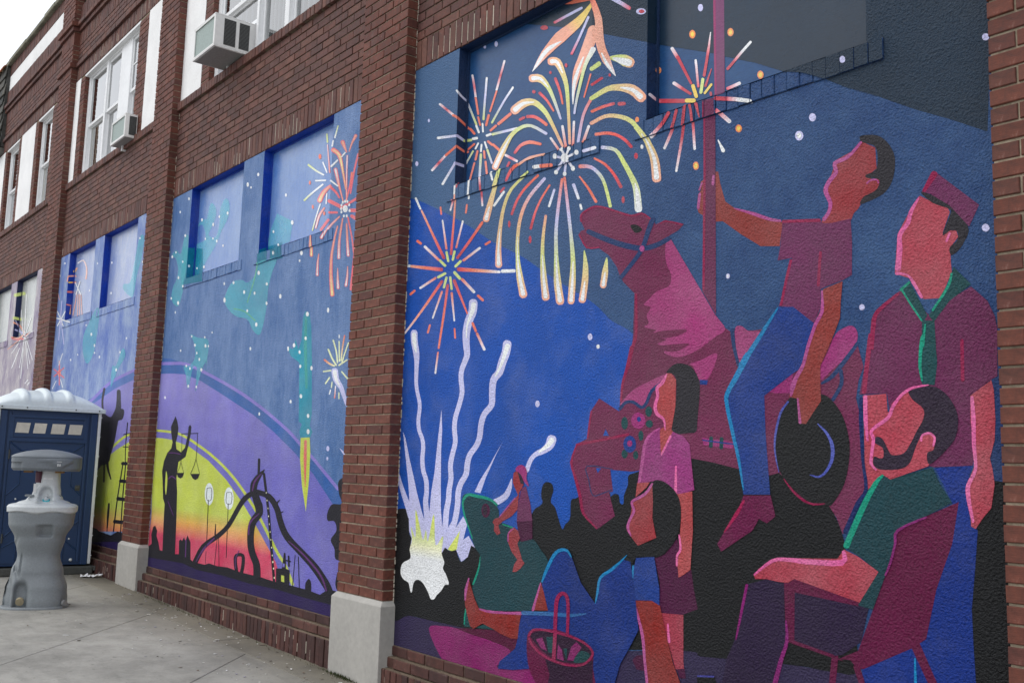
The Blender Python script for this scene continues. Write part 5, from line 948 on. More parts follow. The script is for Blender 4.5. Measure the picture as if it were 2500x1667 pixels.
s|6|w|peach>ora>ora|-4258 4054 3 -3 4 -1 29 -9 40 -11 40 -11 33 -11 35 -12 45 -14 63 -14 70 -15 49 -10 10 -1 6 5 -429 111 1 2 3 1 26 1 37 -2 39 -3 36 -6 36 -9 43 -10 63 -19 72 -21 50 -16 11 -6 9 -8
s|6|r|peach>ora>ora|-4354 4115 3 -3 4 -1 30 -9 41 -11 41 -12 33 -11 37 -12 45 -15 65 -14 71 -16 50 -10 11 0 6 5 -439 114 1 1 4 1 25 1 38 -1 41 -3 36 -8 37 -8 44 -10 65 -20 73 -22 51 -16 12 -5 9 -9
#A|painted_firework|salmon starburst with a yellow inner ring beside the brick pilaster
s|2|w|white|-5602 3155 -3 -3 1 -4 63 -85 5 -4 7 -3 -63 100 7 -3 5 -4 62 -85 2 -4 -3 -3
s|3|w|peach>ora>red|-5522 3052 -2 -3 1 -3 35 -46 50 -65 51 -67 53 -70 55 -71 38 -49 6 -5 9 -3 -287 383 7 -2 4 -4 37 -45 50 -65 52 -66 56 -70 56 -70 39 -49 2 -6 -4 -4
s|2|w|white>ora|-5263 2939 -4 -2 0 -3 54 -197 3 -4 6 -3 -52 208 5 -3 2 -3 60 -196 0 -4 -5 -3
s|2|w|peach>ora>red|-5124 3083 -3 -1 -2 -3 -3 -45 -5 -66 -5 -68 -7 -74 -7 -76 -6 -53 2 -5 6 -5 38 394 3 -3 2 -3 -2 -46 -3 -65 -4 -69 -4 -74 -5 -76 -4 -54 -2 -4 -6 -2
s|2|w|white>ora|-5033 2895 -4 -1 -3 -3 -62 -160 1 -3 3 -4 74 168 3 -4 1 -3 -62 -160 -2 -2 -5 -1
s|6|w|ora>red|-4820 2851 -7 0 -6 -2 -32 -24 -45 -36 -47 -35 -47 -34 -47 -33 -34 -23 -2 -4 1 -5 276 190 2 -5 -2 -4 -31 -25 -46 -35 -46 -36 -47 -33 -48 -33 -33 -24 -6 -2 -8 1
s|2|w|white>ora|-5470 2794 0 -5 5 -5 169 -113 7 -4 9 0 -181 132 9 -1 8 -4 168 -114 4 -4 0 -5
s|2|w|white>ora|-4834 2690 -7 2 -6 0 -169 -54 -4 -3 0 -4 192 53 0 -4 -4 -3 -168 -54 -6 0 -7 2
s|2|w|white|-5705 2694 6 -5 9 -4 58 -12 10 -1 7 3 -89 28 8 2 10 0 58 -13 9 -4 6 -5
s|3|w|peach>ora>red|-5625 2677 5 -5 9 -3 358 -76 12 -1 9 4 -392 89 6 2 9 0 359 -69 12 -4 7 -7
s|2|w|red>ora>peach>white|-5075 2578 8 -7 12 -4 420 -69 7 0 5 2 -452 89 9 4 12 0 420 -79 7 -3 4 -4
s|3|w|white|-4619 2504 6 -5 9 -3 112 -13 8 0 6 4 -142 26 6 3 8 1 113 -14 8 -3 6 -5
s|2|w|ora>white|-5309 2564 -8 2 -7 -1 -174 -43 -5 -3 -1 -4 202 42 -1 -4 -5 -3 -173 -44 -8 0 -8 2
s|2|w|red>ora>peach>white|-5237 2535 -9 1 -7 -3 -34 -27 -50 -39 -50 -39 -48 -36 -49 -37 -49 -35 -56 -38 -56 -38 -40 -26 -2 -3 1 -4 461 318 2 -5 -2 -5 -35 -27 -50 -38 -52 -39 -49 -35 -50 -36 -51 -35 -56 -38 -57 -37 -41 -26 -5 -1 -6 0
s|2|w|ora>white|-5236 2464 -6 -1 -4 -3 -91 -162 0 -3 3 -3 108 169 3 -4 0 -4 -97 -161 -2 -2 -5 0
s|2|w|red>ora>ora|-5176 2501 -6 -2 -3 -4 -8 -47 -10 -67 -13 -71 -15 -77 -16 -82 -11 -58 1 -3 4 -3 90 411 5 -4 2 -5 -9 -46 -12 -67 -13 -70 -16 -78 -18 -81 -12 -57 -3 -3 -5 -2
s|2|w|ora>white|-5257 2068 -4 -2 -2 -2 -21 -130 1 -4 4 -2 32 139 3 -3 1 -3 -20 -130 -2 -3 -5 -2
s|2|w|ora>white|-5131 2442 -5 -2 -1 -4 45 -182 2 -2 3 -2 -33 192 6 -4 3 -4 35 -180 -1 -3 -3 -1
s|4|w|red>ora|-5113 2521 -4 -4 1 -6 162 -226 3 -3 4 -1 -152 242 9 -4 6 -5 145 -227 1 -3 -2 -2
s|2|w|ora>white|-5030 2515 0 -5 4 -5 130 -95 7 -4 9 0 -140 113 9 -1 7 -3 129 -95 4 -5 0 -5
s|3|w|ora|-4898 2225 -3 -4 1 -4 37 -52 4 -4 7 -2 -36 67 7 -2 5 -3 36 -52 1 -5 -3 -3
s|4|w|ora>white|-4848 2155 -3 -4 2 -4 78 -103 5 -4 7 -1 -78 118 7 -2 5 -4 78 -102 1 -4 -3 -4
s|2|w|ora|-5565 2847 2 -5 6 -5 41 -23 9 -3 8 0 -58 41 9 0 8 -3 42 -23 6 -5 1 -5
s|2|w|ora|-4786 2693 6 -2 6 0 42 10 4 2 1 4 -65 -8 1 4 4 2 42 10 6 0 6 -2
s|2|w|ora|-5612 2479 8 -2 7 1 47 18 4 3 0 5 -75 -19 0 5 4 3 47 17 7 1 8 -1
s|2|w|ora|-4854 2389 0 -5 5 -4 49 -33 7 -2 7 -1 -60 49 7 0 7 -3 50 -33 4 -4 0 -4
s|2|w|ora|-5361 2257 -5 -1 -4 -3 -21 -47 1 -4 3 -3 36 56 3 -4 1 -3 -21 -48 -3 -2 -6 -1
s|2|w|ora|-5083 2207 -3 -2 -1 -3 10 -59 2 -3 5 -2 -5 68 4 -2 2 -3 11 -59 -1 -3 -3 -2
s|2|w|ora|-5293 3033 -3 -2 -1 -3 10 -46 3 -4 5 -3 -4 57 4 -3 3 -4 10 -46 0 -3 -4 -2
s|1|w|ora|-4996 2994 -4 -1 -2 -3 -9 -49 1 -4 4 -3 19 58 4 -3 1 -4 -9 -49 -2 -3 -4 -1
s|4|w|ygr|-5282 2672 0 -5 4 -5 59 -41 8 -4 8 0 -70 59 8 -1 8 -4 59 -41 4 -5 0 -4
s|4|w|ygr|-5206 2720 -5 -3 0 -4 23 -62 4 -4 6 -3 -17 76 6 -3 4 -5 23 -62 -1 -4 -4 -3
s|7|w|ygr|-5111 2711 -6 -1 -3 -3 -16 -52 1 -4 4 -4 31 61 5 -4 1 -4 -16 -52 -3 -3 -6 -1
s|3|w|ygr|-5035 2637 -8 1 -6 -1 -53 -25 -3 -3 0 -5 79 26 1 -5 -3 -3 -53 -25 -7 -1 -7 1
s|3|w|ygr|-5291 2554 8 -3 8 0 77 14 6 2 2 5 -108 -11 2 5 6 2 77 14 8 0 8 -3
s|3|w|ygr|-5192 2552 -6 -1 -4 -4 -24 -59 1 -5 4 -4 41 69 4 -4 0 -4 -24 -59 -3 -4 -7 -1
s|5|w|ygr|-5152 2547 -5 -2 -1 -5 20 -77 3 -4 6 -3 -12 90 6 -3 3 -4 19 -77 -1 -4 -4 -3
s|3|w|ygr|-5115 2572 -1 -5 4 -6 61 -47 8 -3 8 -2 -70 67 9 -2 7 -3 61 -47 4 -5 -1 -5
#A|painted_firework|hot pink starburst behind the carousel pole
s|2|r|white>red|-3346 3523 -2 -4 2 -5 36 -58 5 -5 6 -3 -38 77 6 -3 5 -5 36 -57 2 -6 -2 -4
s|2|v1|white>red|182 3583 -2 -5 2 -5 42 -35 5 -2 7 1 -44 54 7 1 6 -2 41 -35 3 -5 -3 -5
s|3|r|red|-3306 3464 -3 -4 2 -5 93 -165 3 -4 5 -2 -91 181 6 -3 4 -5 88 -166 1 -4 -2 -3
s|3|v1|red|227 3548 -2 -5 1 -5 111 -113 4 -2 6 0 -109 132 7 1 5 -2 106 -117 1 -4 -2 -4
s|1|r|white>red|-3182 3409 -2 -2 -1 -3 2 -18 4 -25 3 -25 3 -27 4 -28 2 -20 1 -3 4 -3 -13 152 4 -3 1 -4 3 -17 3 -25 3 -26 3 -27 4 -28 2 -19 -1 -3 -3 -2
s|2|r|white>red>red|-3082 3520 -1 0 -1 -1 -6 -23 -7 -35 -9 -36 -8 -41 -10 -43 -7 -31 1 -4 3 -4 47 217 1 -1 0 -1 -2 -25 -3 -36 -5 -38 -8 -42 -9 -43 -7 -31 -2 -3 -4 -1
s|1|r|red|-3077 3329 -1 0 -1 -1 -41 -74 -1 -4 2 -3 45 81 1 -2 0 -1 -33 -79 -3 -3 -3 0
s|2|r|white>white>red>red|-2836 3393 -4 1 -3 -1 -15 -9 -21 -13 -23 -15 -27 -19 -30 -21 -22 -14 -2 -3 1 -4 151 92 1 -4 -2 -2 -14 -9 -21 -13 -23 -15 -27 -19 -30 -21 -22 -15 -3 -1 -5 2
s|1|r|white>red|-2898 3206 -4 3 -5 1 -71 -6 -4 -1 -2 -4 90 0 -2 -4 -4 -2 -71 -5 -5 1 -5 3
s|1|r|white>red>red|-3333 3329 1 -6 5 -5 112 -86 4 -2 5 0 -121 104 6 0 7 -4 108 -89 3 -4 1 -4
s|1|v1|white>red>red|197 3391 1 -5 5 -3 133 -20 6 0 5 3 -144 34 8 4 8 0 128 -26 4 -2 1 -3
s|1|r|red|-3241 3212 -5 6 -8 4 -165 46 -8 1 -5 -3 191 -63 -5 -3 -7 0 -166 46 -8 4 -5 6
s|1|v1|red|304 3326 -6 3 -9 -1 -188 -49 -8 -4 -6 -6 218 46 -7 -6 -8 -4 -189 -49 -8 0 -6 3
s|2|r|white>red|-3504 3318 0 -4 3 -5 16 -14 23 -20 19 -16 14 -8 9 -4 5 -1 6 -1 4 3 -94 74 6 -1 5 -3 16 -14 22 -20 18 -15 8 -5 5 -1 4 -2 6 -2 3 -5
s|2|v1|white>red|11 3281 1 -4 3 -3 17 -5 23 -7 21 -6 14 0 11 1 5 2 6 3 4 4 -99 22 6 2 6 0 16 -5 23 -8 19 -4 9 -1 6 1 4 2 6 0 4 -2
s|4|r|yel|-3202 3282 -3 -3 0 -6 22 -61 3 -5 6 -4 -18 79 6 -4 4 -6 21 -60 1 -6 -4 -3
s|2|r|ygr|-3133 3297 -5 -1 -2 -3 -12 -65 0 -5 4 -4 23 74 4 -4 1 -5 -12 -64 -3 -3 -4 -2
s|3|r|yel|-3074 3251 -5 1 -3 -1 -41 -32 -2 -3 1 -3 55 33 0 -3 -1 -3 -41 -32 -4 -1 -4 1
s|5|r|yel|-3246 3205 5 -6 8 -3 46 -13 7 0 5 3 -71 29 5 3 7 0 47 -13 7 -4 5 -6
s|1|r|red|-3084 3211 -3 -2 0 -3 1 -11 2 -4 3 -2 3 21 4 -3 1 -3 2 -12 0 -3 -3 -2
s|1|w|red>red>white>white|-2987 3123 4 -6 7 -3 30 -10 43 -13 39 -13 35 -13 33 -12 22 -9 6 -1 5 2 -223 86 4 3 7 -1 30 -9 43 -14 40 -13 36 -13 33 -13 22 -9 6 -4 3 -5
s|1|r|red>red>white>white|-3054 3163 4 -6 7 -3 31 -10 43 -14 41 -13 36 -13 33 -13 23 -9 6 -1 5 2 -229 88 5 3 7 0 31 -10 44 -14 41 -14 36 -13 34 -14 23 -9 6 -3 3 -6
s|1|w|red>white|-2982 3067 0 -6 3 -6 70 -68 6 -4 7 -1 -79 90 7 -1 6 -5 69 -68 4 -6 0 -6
s|6|w|red|-3105 3138 -3 -3 0 -4 28 -73 1 -1 2 -2 -18 83 5 -4 3 -5 14 -71 0 -2 -1 -1
s|6|r|red|-3175 3179 -3 -3 0 -5 29 -74 1 -2 1 -1 -18 84 5 -4 3 -5 14 -73 0 -1 -1 -1
s|1|w|red>red>white|-3145 3141 -2 -2 -1 -4 4 -12 5 -20 4 -30 5 -53 5 -64 4 -46 2 -3 3 -4 -21 238 4 -3 2 -4 3 -13 5 -20 5 -32 5 -53 5 -63 4 -46 -1 -3 -4 -2
s|1|r|red>red>white|-3215 3182 -3 -3 0 -3 3 -13 5 -20 5 -31 5 -55 5 -65 4 -46 1 -4 4 -3 -22 242 4 -3 2 -4 4 -13 5 -21 5 -32 5 -54 5 -65 4 -47 -1 -3 -4 -2
s|1|w|red>red>white|-3177 3149 -4 -1 -2 -4 -4 -39 -7 -56 -8 -58 -12 -60 -14 -62 -9 -43 0 -4 3 -3 66 327 4 -4 1 -5 -5 -39 -7 -56 -9 -57 -13 -60 -15 -62 -10 -43 -2 -2 -4 -1
s|1|r|red>red>white|-3248 3190 -5 -2 -2 -3 -4 -41 -7 -57 -8 -59 -12 -61 -14 -64 -10 -44 0 -4 3 -3 68 334 4 -4 1 -5 -5 -39 -8 -58 -9 -58 -13 -62 -15 -63 -11 -44 -2 -2 -3 -1
s|1|v1|red>red>white|296 3297 -6 -4 -2 -5 -5 -45 -8 -64 -10 -66 -14 -71 -17 -74 -11 -51 0 -3 4 -2 80 387 4 -2 2 -4 -6 -46 -9 -64 -11 -67 -16 -72 -17 -74 -13 -51 -2 -4 -5 -3
s|1|w|red>red>white|-3226 3139 -5 -1 -3 -3 -6 -20 -10 -30 -13 -30 -18 -32 -22 -35 -15 -24 -1 -4 2 -4 99 179 3 -4 0 -4 -7 -21 -10 -29 -13 -31 -18 -34 -22 -34 -16 -24 -3 -2 -5 -1
s|1|r|red>red>white|-3299 3179 -5 -1 -2 -3 -7 -21 -10 -29 -13 -31 -19 -34 -22 -35 -16 -24 -1 -4 2 -5 101 183 3 -4 1 -4 -7 -21 -10 -30 -14 -32 -19 -34 -22 -35 -16 -25 -3 -2 -6 0
s|1|v1|red>red>white|236 3256 -6 -3 -3 -5 -7 -25 -12 -37 -15 -39 -21 -44 -25 -47 -17 -34 -1 -4 2 -3 115 242 3 -3 0 -4 -8 -26 -11 -37 -16 -40 -22 -45 -25 -48 -17 -33 -4 -4 -6 -3
s|3|w|red>red>white|-3276 3140 -6 1 -4 -3 -12 -13 -16 -18 -20 -17 -25 -16 -29 -15 -21 -11 -3 -4 1 -5 144 95 2 -5 -1 -5 -12 -13 -17 -18 -20 -19 -27 -16 -29 -16 -21 -11 -5 -1 -7 2
s|3|r|red>red>white|-3350 3180 -6 1 -4 -2 -12 -14 -17 -18 -20 -18 -25 -16 -30 -16 -21 -11 -3 -4 0 -5 147 97 2 -5 -1 -5 -12 -13 -17 -19 -21 -19 -27 -17 -30 -16 -21 -11 -6 -1 -6 2
s|3|v1|red>red>white|178 3229 -7 -3 -5 -5 -13 -20 -19 -28 -21 -28 -28 -30 -32 -31 -22 -21 -3 -6 0 -5 160 175 3 -4 -2 -5 -13 -20 -20 -29 -23 -31 -29 -31 -32 -31 -23 -22 -6 -4 -7 -1
s|1|w|white|-2970 2918 0 -1 0 -1 24 -61 5 -4 5 -3 -31 71 1 -1 2 -2 38 -57 1 -5 -2 -4
#A|painted_child|red-skinned boy in maroon shirt and blue jeans riding the horse
q|1|w|skb|-3074 2734 32 12 1 -192 -44 30 -9 24 4 64 20 22
q|1|w|skb|-3002 2770 36 -8 12 -60 31 -94 54 -42 111 -45 100 -43 55 -27 -18 -104 -102 16 -109 73 -106 80 -63 8
s|2|w|pinkrim|-2872 2565 0 -1 2 -1 29 -15 42 -19 38 -18 31 -15 29 -13 27 -12 23 -7 20 -5 14 -3 3 -1 3 2 -261 110 2 0 1 0 31 -11 43 -16 40 -15 31 -15 29 -14 25 -12 22 -8 19 -6 13 -4 3 -2 2 -3
s|7|w|pinkrim|-3064 2731 -2 0 -2 -2 -17 -30 0 -2 1 -3 25 34 1 -2 0 -2 -17 -30 -2 -2 -3 0
s|2|w|pinkrim|-3080 2682 -4 -2 -2 -3 -10 -67 1 -4 3 -3 19 77 3 -4 0 -3 -10 -68 -1 -3 -4 -1
s|6|w|pinkrim|-2997 2752 -3 -1 -2 -3 -3 -40 1 -3 3 -4 11 50 3 -4 1 -3 -3 -40 -1 -3 -4 -1
q|1|w|skr|-2212 2725 62 -40 4 -89 -41 -24 17 -15 29 -9 3 -25 -33 -23 -36 -23 -25 -34 -21 -15 -12 -26 -90 -1 -51 -2 -17 8 26 22 35 47 -6 41 -21 39 26 40 16 42 3 8 19 30 69 18
p|2|w|hair|-2220 2747 24 2 59 -17 45 -44 27 -61 -4 -70 -21 -49 -41 -30 -89 -18 13 28 36 12 32 18 4 21 -17 17 -36 8 -6 15 48 17 -1 88 -62 38
p|3|w|skr|-2194 2546 24 10 29 -6 7 -17 -13 -24 -30 -12 -24 0
s|4|w|pinkrim|-2190 2539 2 0 1 0 4 3 5 4 6 2 8 0 10 -1 6 -1 3 -3 2 -5 1 -4 1 -2 2 -1 -54 11 0 1 1 2 4 3 6 4 8 3 9 0 10 -1 10 -3 5 -6 3 -6 1 -4 1 -2 -1 -2
s|3|w|pinkrim|-2213 2727 -3 0 -3 -1 -10 -8 -14 -12 -14 -11 -12 -7 -11 -5 -13 -5 -17 -2 -20 -2 -17 -7 -2 -17 5 -16 1 -9 -7 -9 -13 -10 -12 -11 -9 -13 -8 -13 -4 -16 5 -18 8 -16 6 -13 4 -8 2 -4 0 -5 0 -9 -3 -11 -4 -10 -7 -9 -9 -9 -7 -6 -2 -4 1 -5 192 297 1 -3 -1 -2 -10 -9 -13 -13 -14 -12 -11 -9 -13 -7 -14 -6 -18 -3 -19 -2 -9 -3 1 -6 5 -14 2 -18 -11 -14 -13 -11 -11 -10 -8 -11 -6 -11 -2 -10 3 -11 7 -15 6 -13 3 -9 2 -7 1 -9 -2 -11 -3 -12 -6 -12 -8 -11 -9 -10 -6 -7 -5 -2 -5 0
q|4|w|mauve|-2603 2462 186 -27 19 -24 38 -6 93 3 5 -101 -3 -137 -42 -16 -81 -17 -26 -8 -1 -79 -33 -63 -103 78 -75 14 21 50 49 156 -75 -1 14 57
s|5|w|rimred|-2607 2453 3 -4 5 -1 182 -28 4 0 3 3 -197 36 3 2 5 1 182 -28 4 -2 3 -3
s|5|w|rimred|-2563 2280 -4 -1 -1 -3 -7 -23 -10 -32 -9 -34 -10 -36 -9 -37 -7 -26 0 -3 2 -3 60 196 3 -3 0 -3 -7 -23 -9 -33 -10 -33 -10 -36 -9 -37 -7 -26 -2 -2 -3 -2
s|5|w|rimred|-2414 2292 -4 -1 -1 -3 -2 -17 -3 -25 -2 -25 -2 -27 -2 -27 -2 -19 1 -3 3 -3 20 149 2 -3 1 -3 -2 -18 -3 -24 -2 -25 -2 -26 -2 -27 -2 -19 -1 -3 -3 -2
q|7|w|jean|-2629 2076 78 -8 103 -81 -33 -98 -27 -110 10 52 -16 -32 -40 -20 -150 -90 6 -161 23 -268 -143 -5 -22 112 -85 300 19 53 74 110 136 160
s|8|w|cyan|-2631 2074 -2 0 -1 -1 -28 -30 -40 -44 -39 -44 -40 -47 -41 -47 -23 -26 35 -5 24 32 -18 27 -15 -24 -29 -44 -27 -40 -18 -26 -15 -22 -12 -20 -6 -17 -1 -15 4 -21 7 -35 12 -42 12 -43 12 -42 14 -43 12 -44 13 -50 11 -51 9 -36 1 -1 1 0 191 799 0 -2 0 -1 -24 -33 -34 -47 -35 -46 -38 -48 -38 -48 -22 -29 -19 27 24 33 41 -1 -18 -26 -30 -44 -28 -39 -19 -25 -17 -21 -11 -18 -6 -13 -1 -10 2 -19 7 -34 10 -42 12 -43 11 -42 13 -43 11 -44 9 -51 8 -51 5 -37 -1 -1 -1 -1
p|7|w|black2|-2568 1678 79 3 82 2 55 -40 42 -65 22 -85 -1 -79 -25 -100 -56 -81 -24 -4 -87 9 -90 62 -59 71 -20 100 14 113
s|8|w|periw|-2579 1661 -2 0 -3 -1 -10 -10 -16 -15 -14 -21 -11 -29 -10 -35 -7 -33 -3 -28 0 -26 3 -26 6 -30 9 -30 6 -21 1 0 1 -1 53 303 1 -2 -2 -2 -10 -10 -13 -14 -13 -20 -11 -28 -10 -34 -7 -32 -4 -27 -1 -26 2 -25 5 -30 7 -30 5 -21 0 -1 -1 0
s|8|w|periw|-2436 1562 0 -1 1 -1 11 -12 16 -15 13 -16 9 -15 7 -16 4 -16 3 -17 -1 -17 -2 -16 -5 -17 -8 -16 -9 -14 -11 -12 -11 -9 -12 -6 -14 0 -16 3 -12 2 -1 0 -1 -1 41 213 1 0 1 0 13 -10 18 -14 16 -16 11 -16 10 -16 6 -18 3 -18 -1 -20 -3 -18 -7 -18 -10 -17 -11 -15 -12 -13 -14 -10 -16 -6 -17 1 -17 5 -11 4 -1 0 -1 1
s|8|w|rimred|-2606 1330 0 -1 1 -1 10 -14 16 -20 17 -18 17 -15 18 -12 17 -11 18 -7 18 -4 17 -3 20 2 18 3 13 3 1 0 1 1 -200 98 1 0 1 -1 12 -13 18 -18 18 -17 16 -14 18 -12 16 -9 17 -7 16 -5 16 -2 17 0 19 1 13 2 1 0 1 -1
q|8|w|skb|-2401 2127 93 22 -10 -87 -4 -66 -29 -63 -41 -81 -26 -48 -1 -71 2 -77 -35 -43 -39 -51 -35 3 -9 106 -40 7 21 56 40 54 16 43 17 55 33 95 33 58
s|9|w|pinkrim|-2408 2123 -2 -1 -1 -2 0 -24 -1 -33 -4 -28 -7 -17 -12 -14 -13 -20 -12 -29 -14 -33 -12 -31 -9 -29 -8 -27 -9 -22 -11 -18 -13 -15 -11 -15 -8 -13 -7 -13 -6 -13 -2 -16 0 -16 1 -11 0 -2 2 -2 162 444 2 -2 1 -2 2 -24 3 -34 -2 -31 -9 -20 -12 -15 -12 -18 -13 -28 -13 -32 -12 -31 -9 -28 -8 -28 -9 -24 -11 -20 -12 -16 -9 -14 -7 -13 -4 -12 -4 -12 -7 -13 -5 -14 -5 -10 -1 -2 -2 -1
s|9|w|pinkrim|-2533 1672 -2 -2 0 -2 8 -101 2 -3 3 -2 -7 110 2 -2 1 -2 13 -100 0 -3 -3 -2
q|8|w|shoe|-2818 1251 146 6 24 -88 -45 -33 -41 17 -35 -52 -173 -105 -23 33 45 62 73 96
s|9|w|hotrim|-2815 1233 -2 -1 -2 -2 -11 -13 -15 -21 -19 -23 -21 -30 -25 -33 -17 -24 0 -2 0 -1 116 148 1 -2 0 -2 -8 -15 -12 -22 -15 -25 -26 -28 -28 -32 -22 -22 -1 -1 -2 0
#A|painted_carousel_horse|maroon and pink carousel horse rearing to the left
q|3|w|hdark|-3921 2728 47 20 71 9 111 -39 155 -61 75 -1 64 -44 36 -37 61 12 125 -42 -38 -26 -60 -16 95 -139 116 -168 79 -115 54 -67 45 -28 1 6 124 -8 274 9 126 -78 114 -31 28 -97 -24 -52 -13 -74 22 -85 3 -130 15 -139 -48 -95 -60 -97 -29 66 -36 48 -43 -2 -95 26 -71 79 -33 22 -48 -12 -169 24 -142 27 -124 17 -140 -2 -214 -63 -45 -4 -148 6 21 -108 -28 -7 45 -116 -132 -77 -105 70 -32 87 -78 183 49 98 80 27 26 144 63 66 150 -72 3 67 26 106 49 117 16 132 -4 -23 5 201 -80 68 -25 34 -25 52 -60 71 -80 52 -97 11 -66 87 21 19 31 2 -27 44
p|4|w|hpink|-3273 2493 94 -129 116 -168 79 -115 62 -75 -54 -31 -118 -58 -114 -24 -93 29 34 23 -78 23 60 17 -109 32 40 20 -81 24 31 16 -14 42 27 37 -45 18 35 29 53 30 77 17 13 54 -31 63 -8 80
p|5|w|hdark|-3389 2024 112 6 126 -9 -58 -23 -84 -5 -79 13
p|5|w|hdark|-3327 1956 152 1 33 -8 -74 -26 -77 8
p|4|w|hpink|-3134 1857 65 12 101 24 -54 -113 -63 3 -24 57
p|4|w|hpink|-3597 1676 77 63 90 36 156 43 -34 -43 -60 -36 -60 -69 -54 -4 -46 27
p|4|w|hpink|-2865 2002 33 9 44 -28 61 -15 -113 -124 -22 86
p|4|w|hmag|-2345 1930 41 24 36 5 23 -26 -3 -43 -46 -56 -68 -50 -57 -40 1 55 38 63
q|4|w|hmag|-2676 1705 122 74 -14 -84 -81 3
s|5|w|navy|-3875 2624 3 -8 9 -6 32 -16 47 -23 49 -23 49 -21 51 -21 49 -18 47 -15 46 -13 43 -8 39 -2 35 2 31 4 31 7 29 8 20 6 5 4 2 6 -610 147 10 1 11 -3 32 -15 47 -22 48 -22 47 -20 50 -20 47 -17 45 -15 42 -13 38 -9 33 -2 31 2 29 3 29 5 28 8 20 5 8 0 8 -3
s|6|w|navy|-3386 2616 -9 -1 -6 -5 -8 -13 -11 -21 -12 -22 -10 -26 -11 -27 -12 -23 -11 -16 -12 -12 -19 -18 -35 -29 -41 -33 -30 -24 -3 -6 1 -6 244 275 4 -7 -1 -8 -8 -13 -11 -20 -12 -21 -11 -24 -12 -27 -14 -25 -13 -17 -14 -14 -20 -18 -35 -29 -41 -33 -30 -24 -7 -3 -8 1
q|7|w|pinkrim|-3437 2462 -2 -7 -6 -5 -9 -1 -10 3 -6 7 -3 9 2 8 7 5 9 0 9 -3 7 -7
p|4|w|black|-3540 2601 42 -4 42 -33 -42 -11 -26 20
s|7|w|rimred|-3912 2685 2 2 1 3 -2 9 -2 13 2 10 9 7 15 5 19 4 21 6 23 3 27 -1 33 -9 38 -14 42 -17 49 -21 53 -23 45 -16 33 -4 23 4 18 0 21 -10 21 -16 14 -11 4 -1 3 0 -519 78 -3 2 -2 3 -2 10 -2 14 4 14 12 9 17 6 19 5 21 5 26 4 31 -2 36 -9 40 -15 42 -17 50 -21 51 -23 43 -16 28 -3 22 4 24 -1 26 -12 22 -16 15 -12 2 -2 0 -3
s|4|w|rimred|-3497 2239 -3 -2 -1 -2 1 -56 1 -76 -1 -63 -6 -30 -8 -18 -10 -22 -11 -36 -13 -40 -9 -29 1 -4 4 -4 61 381 3 -2 2 -3 2 -55 3 -77 1 -63 -5 -33 -8 -19 -9 -21 -11 -36 -12 -40 -8 -29 -3 -4 -6 -2
s|5|w|rimred|-3522 1974 -6 -2 -4 -4 -8 -30 -12 -43 -12 -39 -10 -28 -10 -26 -7 -25 -4 -30 -1 -30 0 -21 0 -3 3 -2 82 281 4 -5 0 -5 -10 -30 -14 -42 -13 -39 -11 -28 -10 -25 -8 -24 -5 -29 -3 -30 -2 -20 -2 -3 -2 -1
s|4|w|rimred|-3810 1652 -3 -1 -2 -2 -2 -9 -3 -13 -4 -20 -5 -31 -6 -38 -4 -26 1 -3 2 -2 32 144 3 -2 0 -2 -2 -9 -3 -13 -4 -19 -5 -31 -6 -38 -4 -27 -1 -2 -4 -2
s|4|w|rimred|-3923 1469 5 -2 5 -1 29 4 42 6 45 6 47 7 50 7 47 6 46 7 42 6 29 4 4 2 2 3 -395 -49 3 3 5 2 29 4 41 6 45 6 48 6 50 7 47 6 46 7 42 6 28 4 6 0 4 -2
s|5|w|rimred|-3916 1477 -3 0 -2 -2 -14 -24 -20 -36 -11 -35 8 -32 17 -30 16 -29 12 -32 11 -32 11 -31 7 -27 6 -27 15 -27 35 -27 41 -24 30 -16 2 0 3 0 -159 430 2 -2 0 -2 -13 -25 -17 -35 -8 -33 7 -28 16 -28 16 -30 14 -32 14 -32 12 -31 6 -28 5 -26 12 -24 29 -26 38 -25 28 -18 1 -1 0 -2
s|4|w|rimred|-3329 2572 3 -1 2 0 7 3 9 2 16 -1 33 -10 40 -14 29 -10 3 0 2 1 -147 33 0 3 2 1 7 3 12 3 19 -2 35 -10 40 -14 29 -10 3 -2 1 -2
s|4|w|rimred|-3933 2619 -1 -2 0 -3 15 -23 21 -32 26 -25 35 -12 37 -3 25 -1 3 0 1 2 -157 100 3 -2 3 -2 14 -23 20 -31 23 -22 29 -9 34 -3 25 -1 3 -1 3 -2
s|5|w|navy|-3599 1648 7 0 4 3 11 9 13 13 14 7 13 3 17 -1 15 -3 17 -9 19 -12 22 -8 21 5 13 10 12 14 10 18 10 21 13 17 21 13 26 12 19 9 4 3 0 4 -309 -124 -1 5 2 4 11 9 15 14 19 11 21 3 22 -1 22 -4 21 -10 18 -12 12 -5 6 2 9 7 10 12 9 16 11 22 15 20 25 16 27 13 20 8 5 1 5 -1
q|4|w|hmag|-3418 1593 -6 -20 -18 -15 -24 -5 -25 6 -19 15 -7 20 6 21 18 14 25 5 25 -6 18 -15
q|5|w|jean|-3449 1600 -1 -7 -5 -4 -8 -2 -7 2 -5 5 -2 6 2 7 5 4 7 2 7 -2 5 -5
q|6|w|gdark|-3374 1637 -3 -14 -8 -9 -11 -4 -12 4 -9 10 -3 14 3 13 8 10 12 3 11 -4 9 -10
q|5|w|gdark|-3367 1576 -3 -10 -9 -7 -12 -2 -13 3 -9 7 -3 9 3 10 9 7 12 2 12 -2 9 -8
q|4|w|gdark|-3539 1582 -2 -17 -9 -12 -12 -4 -12 5 -9 12 -4 16 3 17 9 12 12 4 12 -5 9 -12
q|4|w|gdark|-3430 1519 -2 -13 -7 -10 -9 -3 -9 3 -6 10 -3 13 2 13 7 9 9 4 8 -4 7 -10
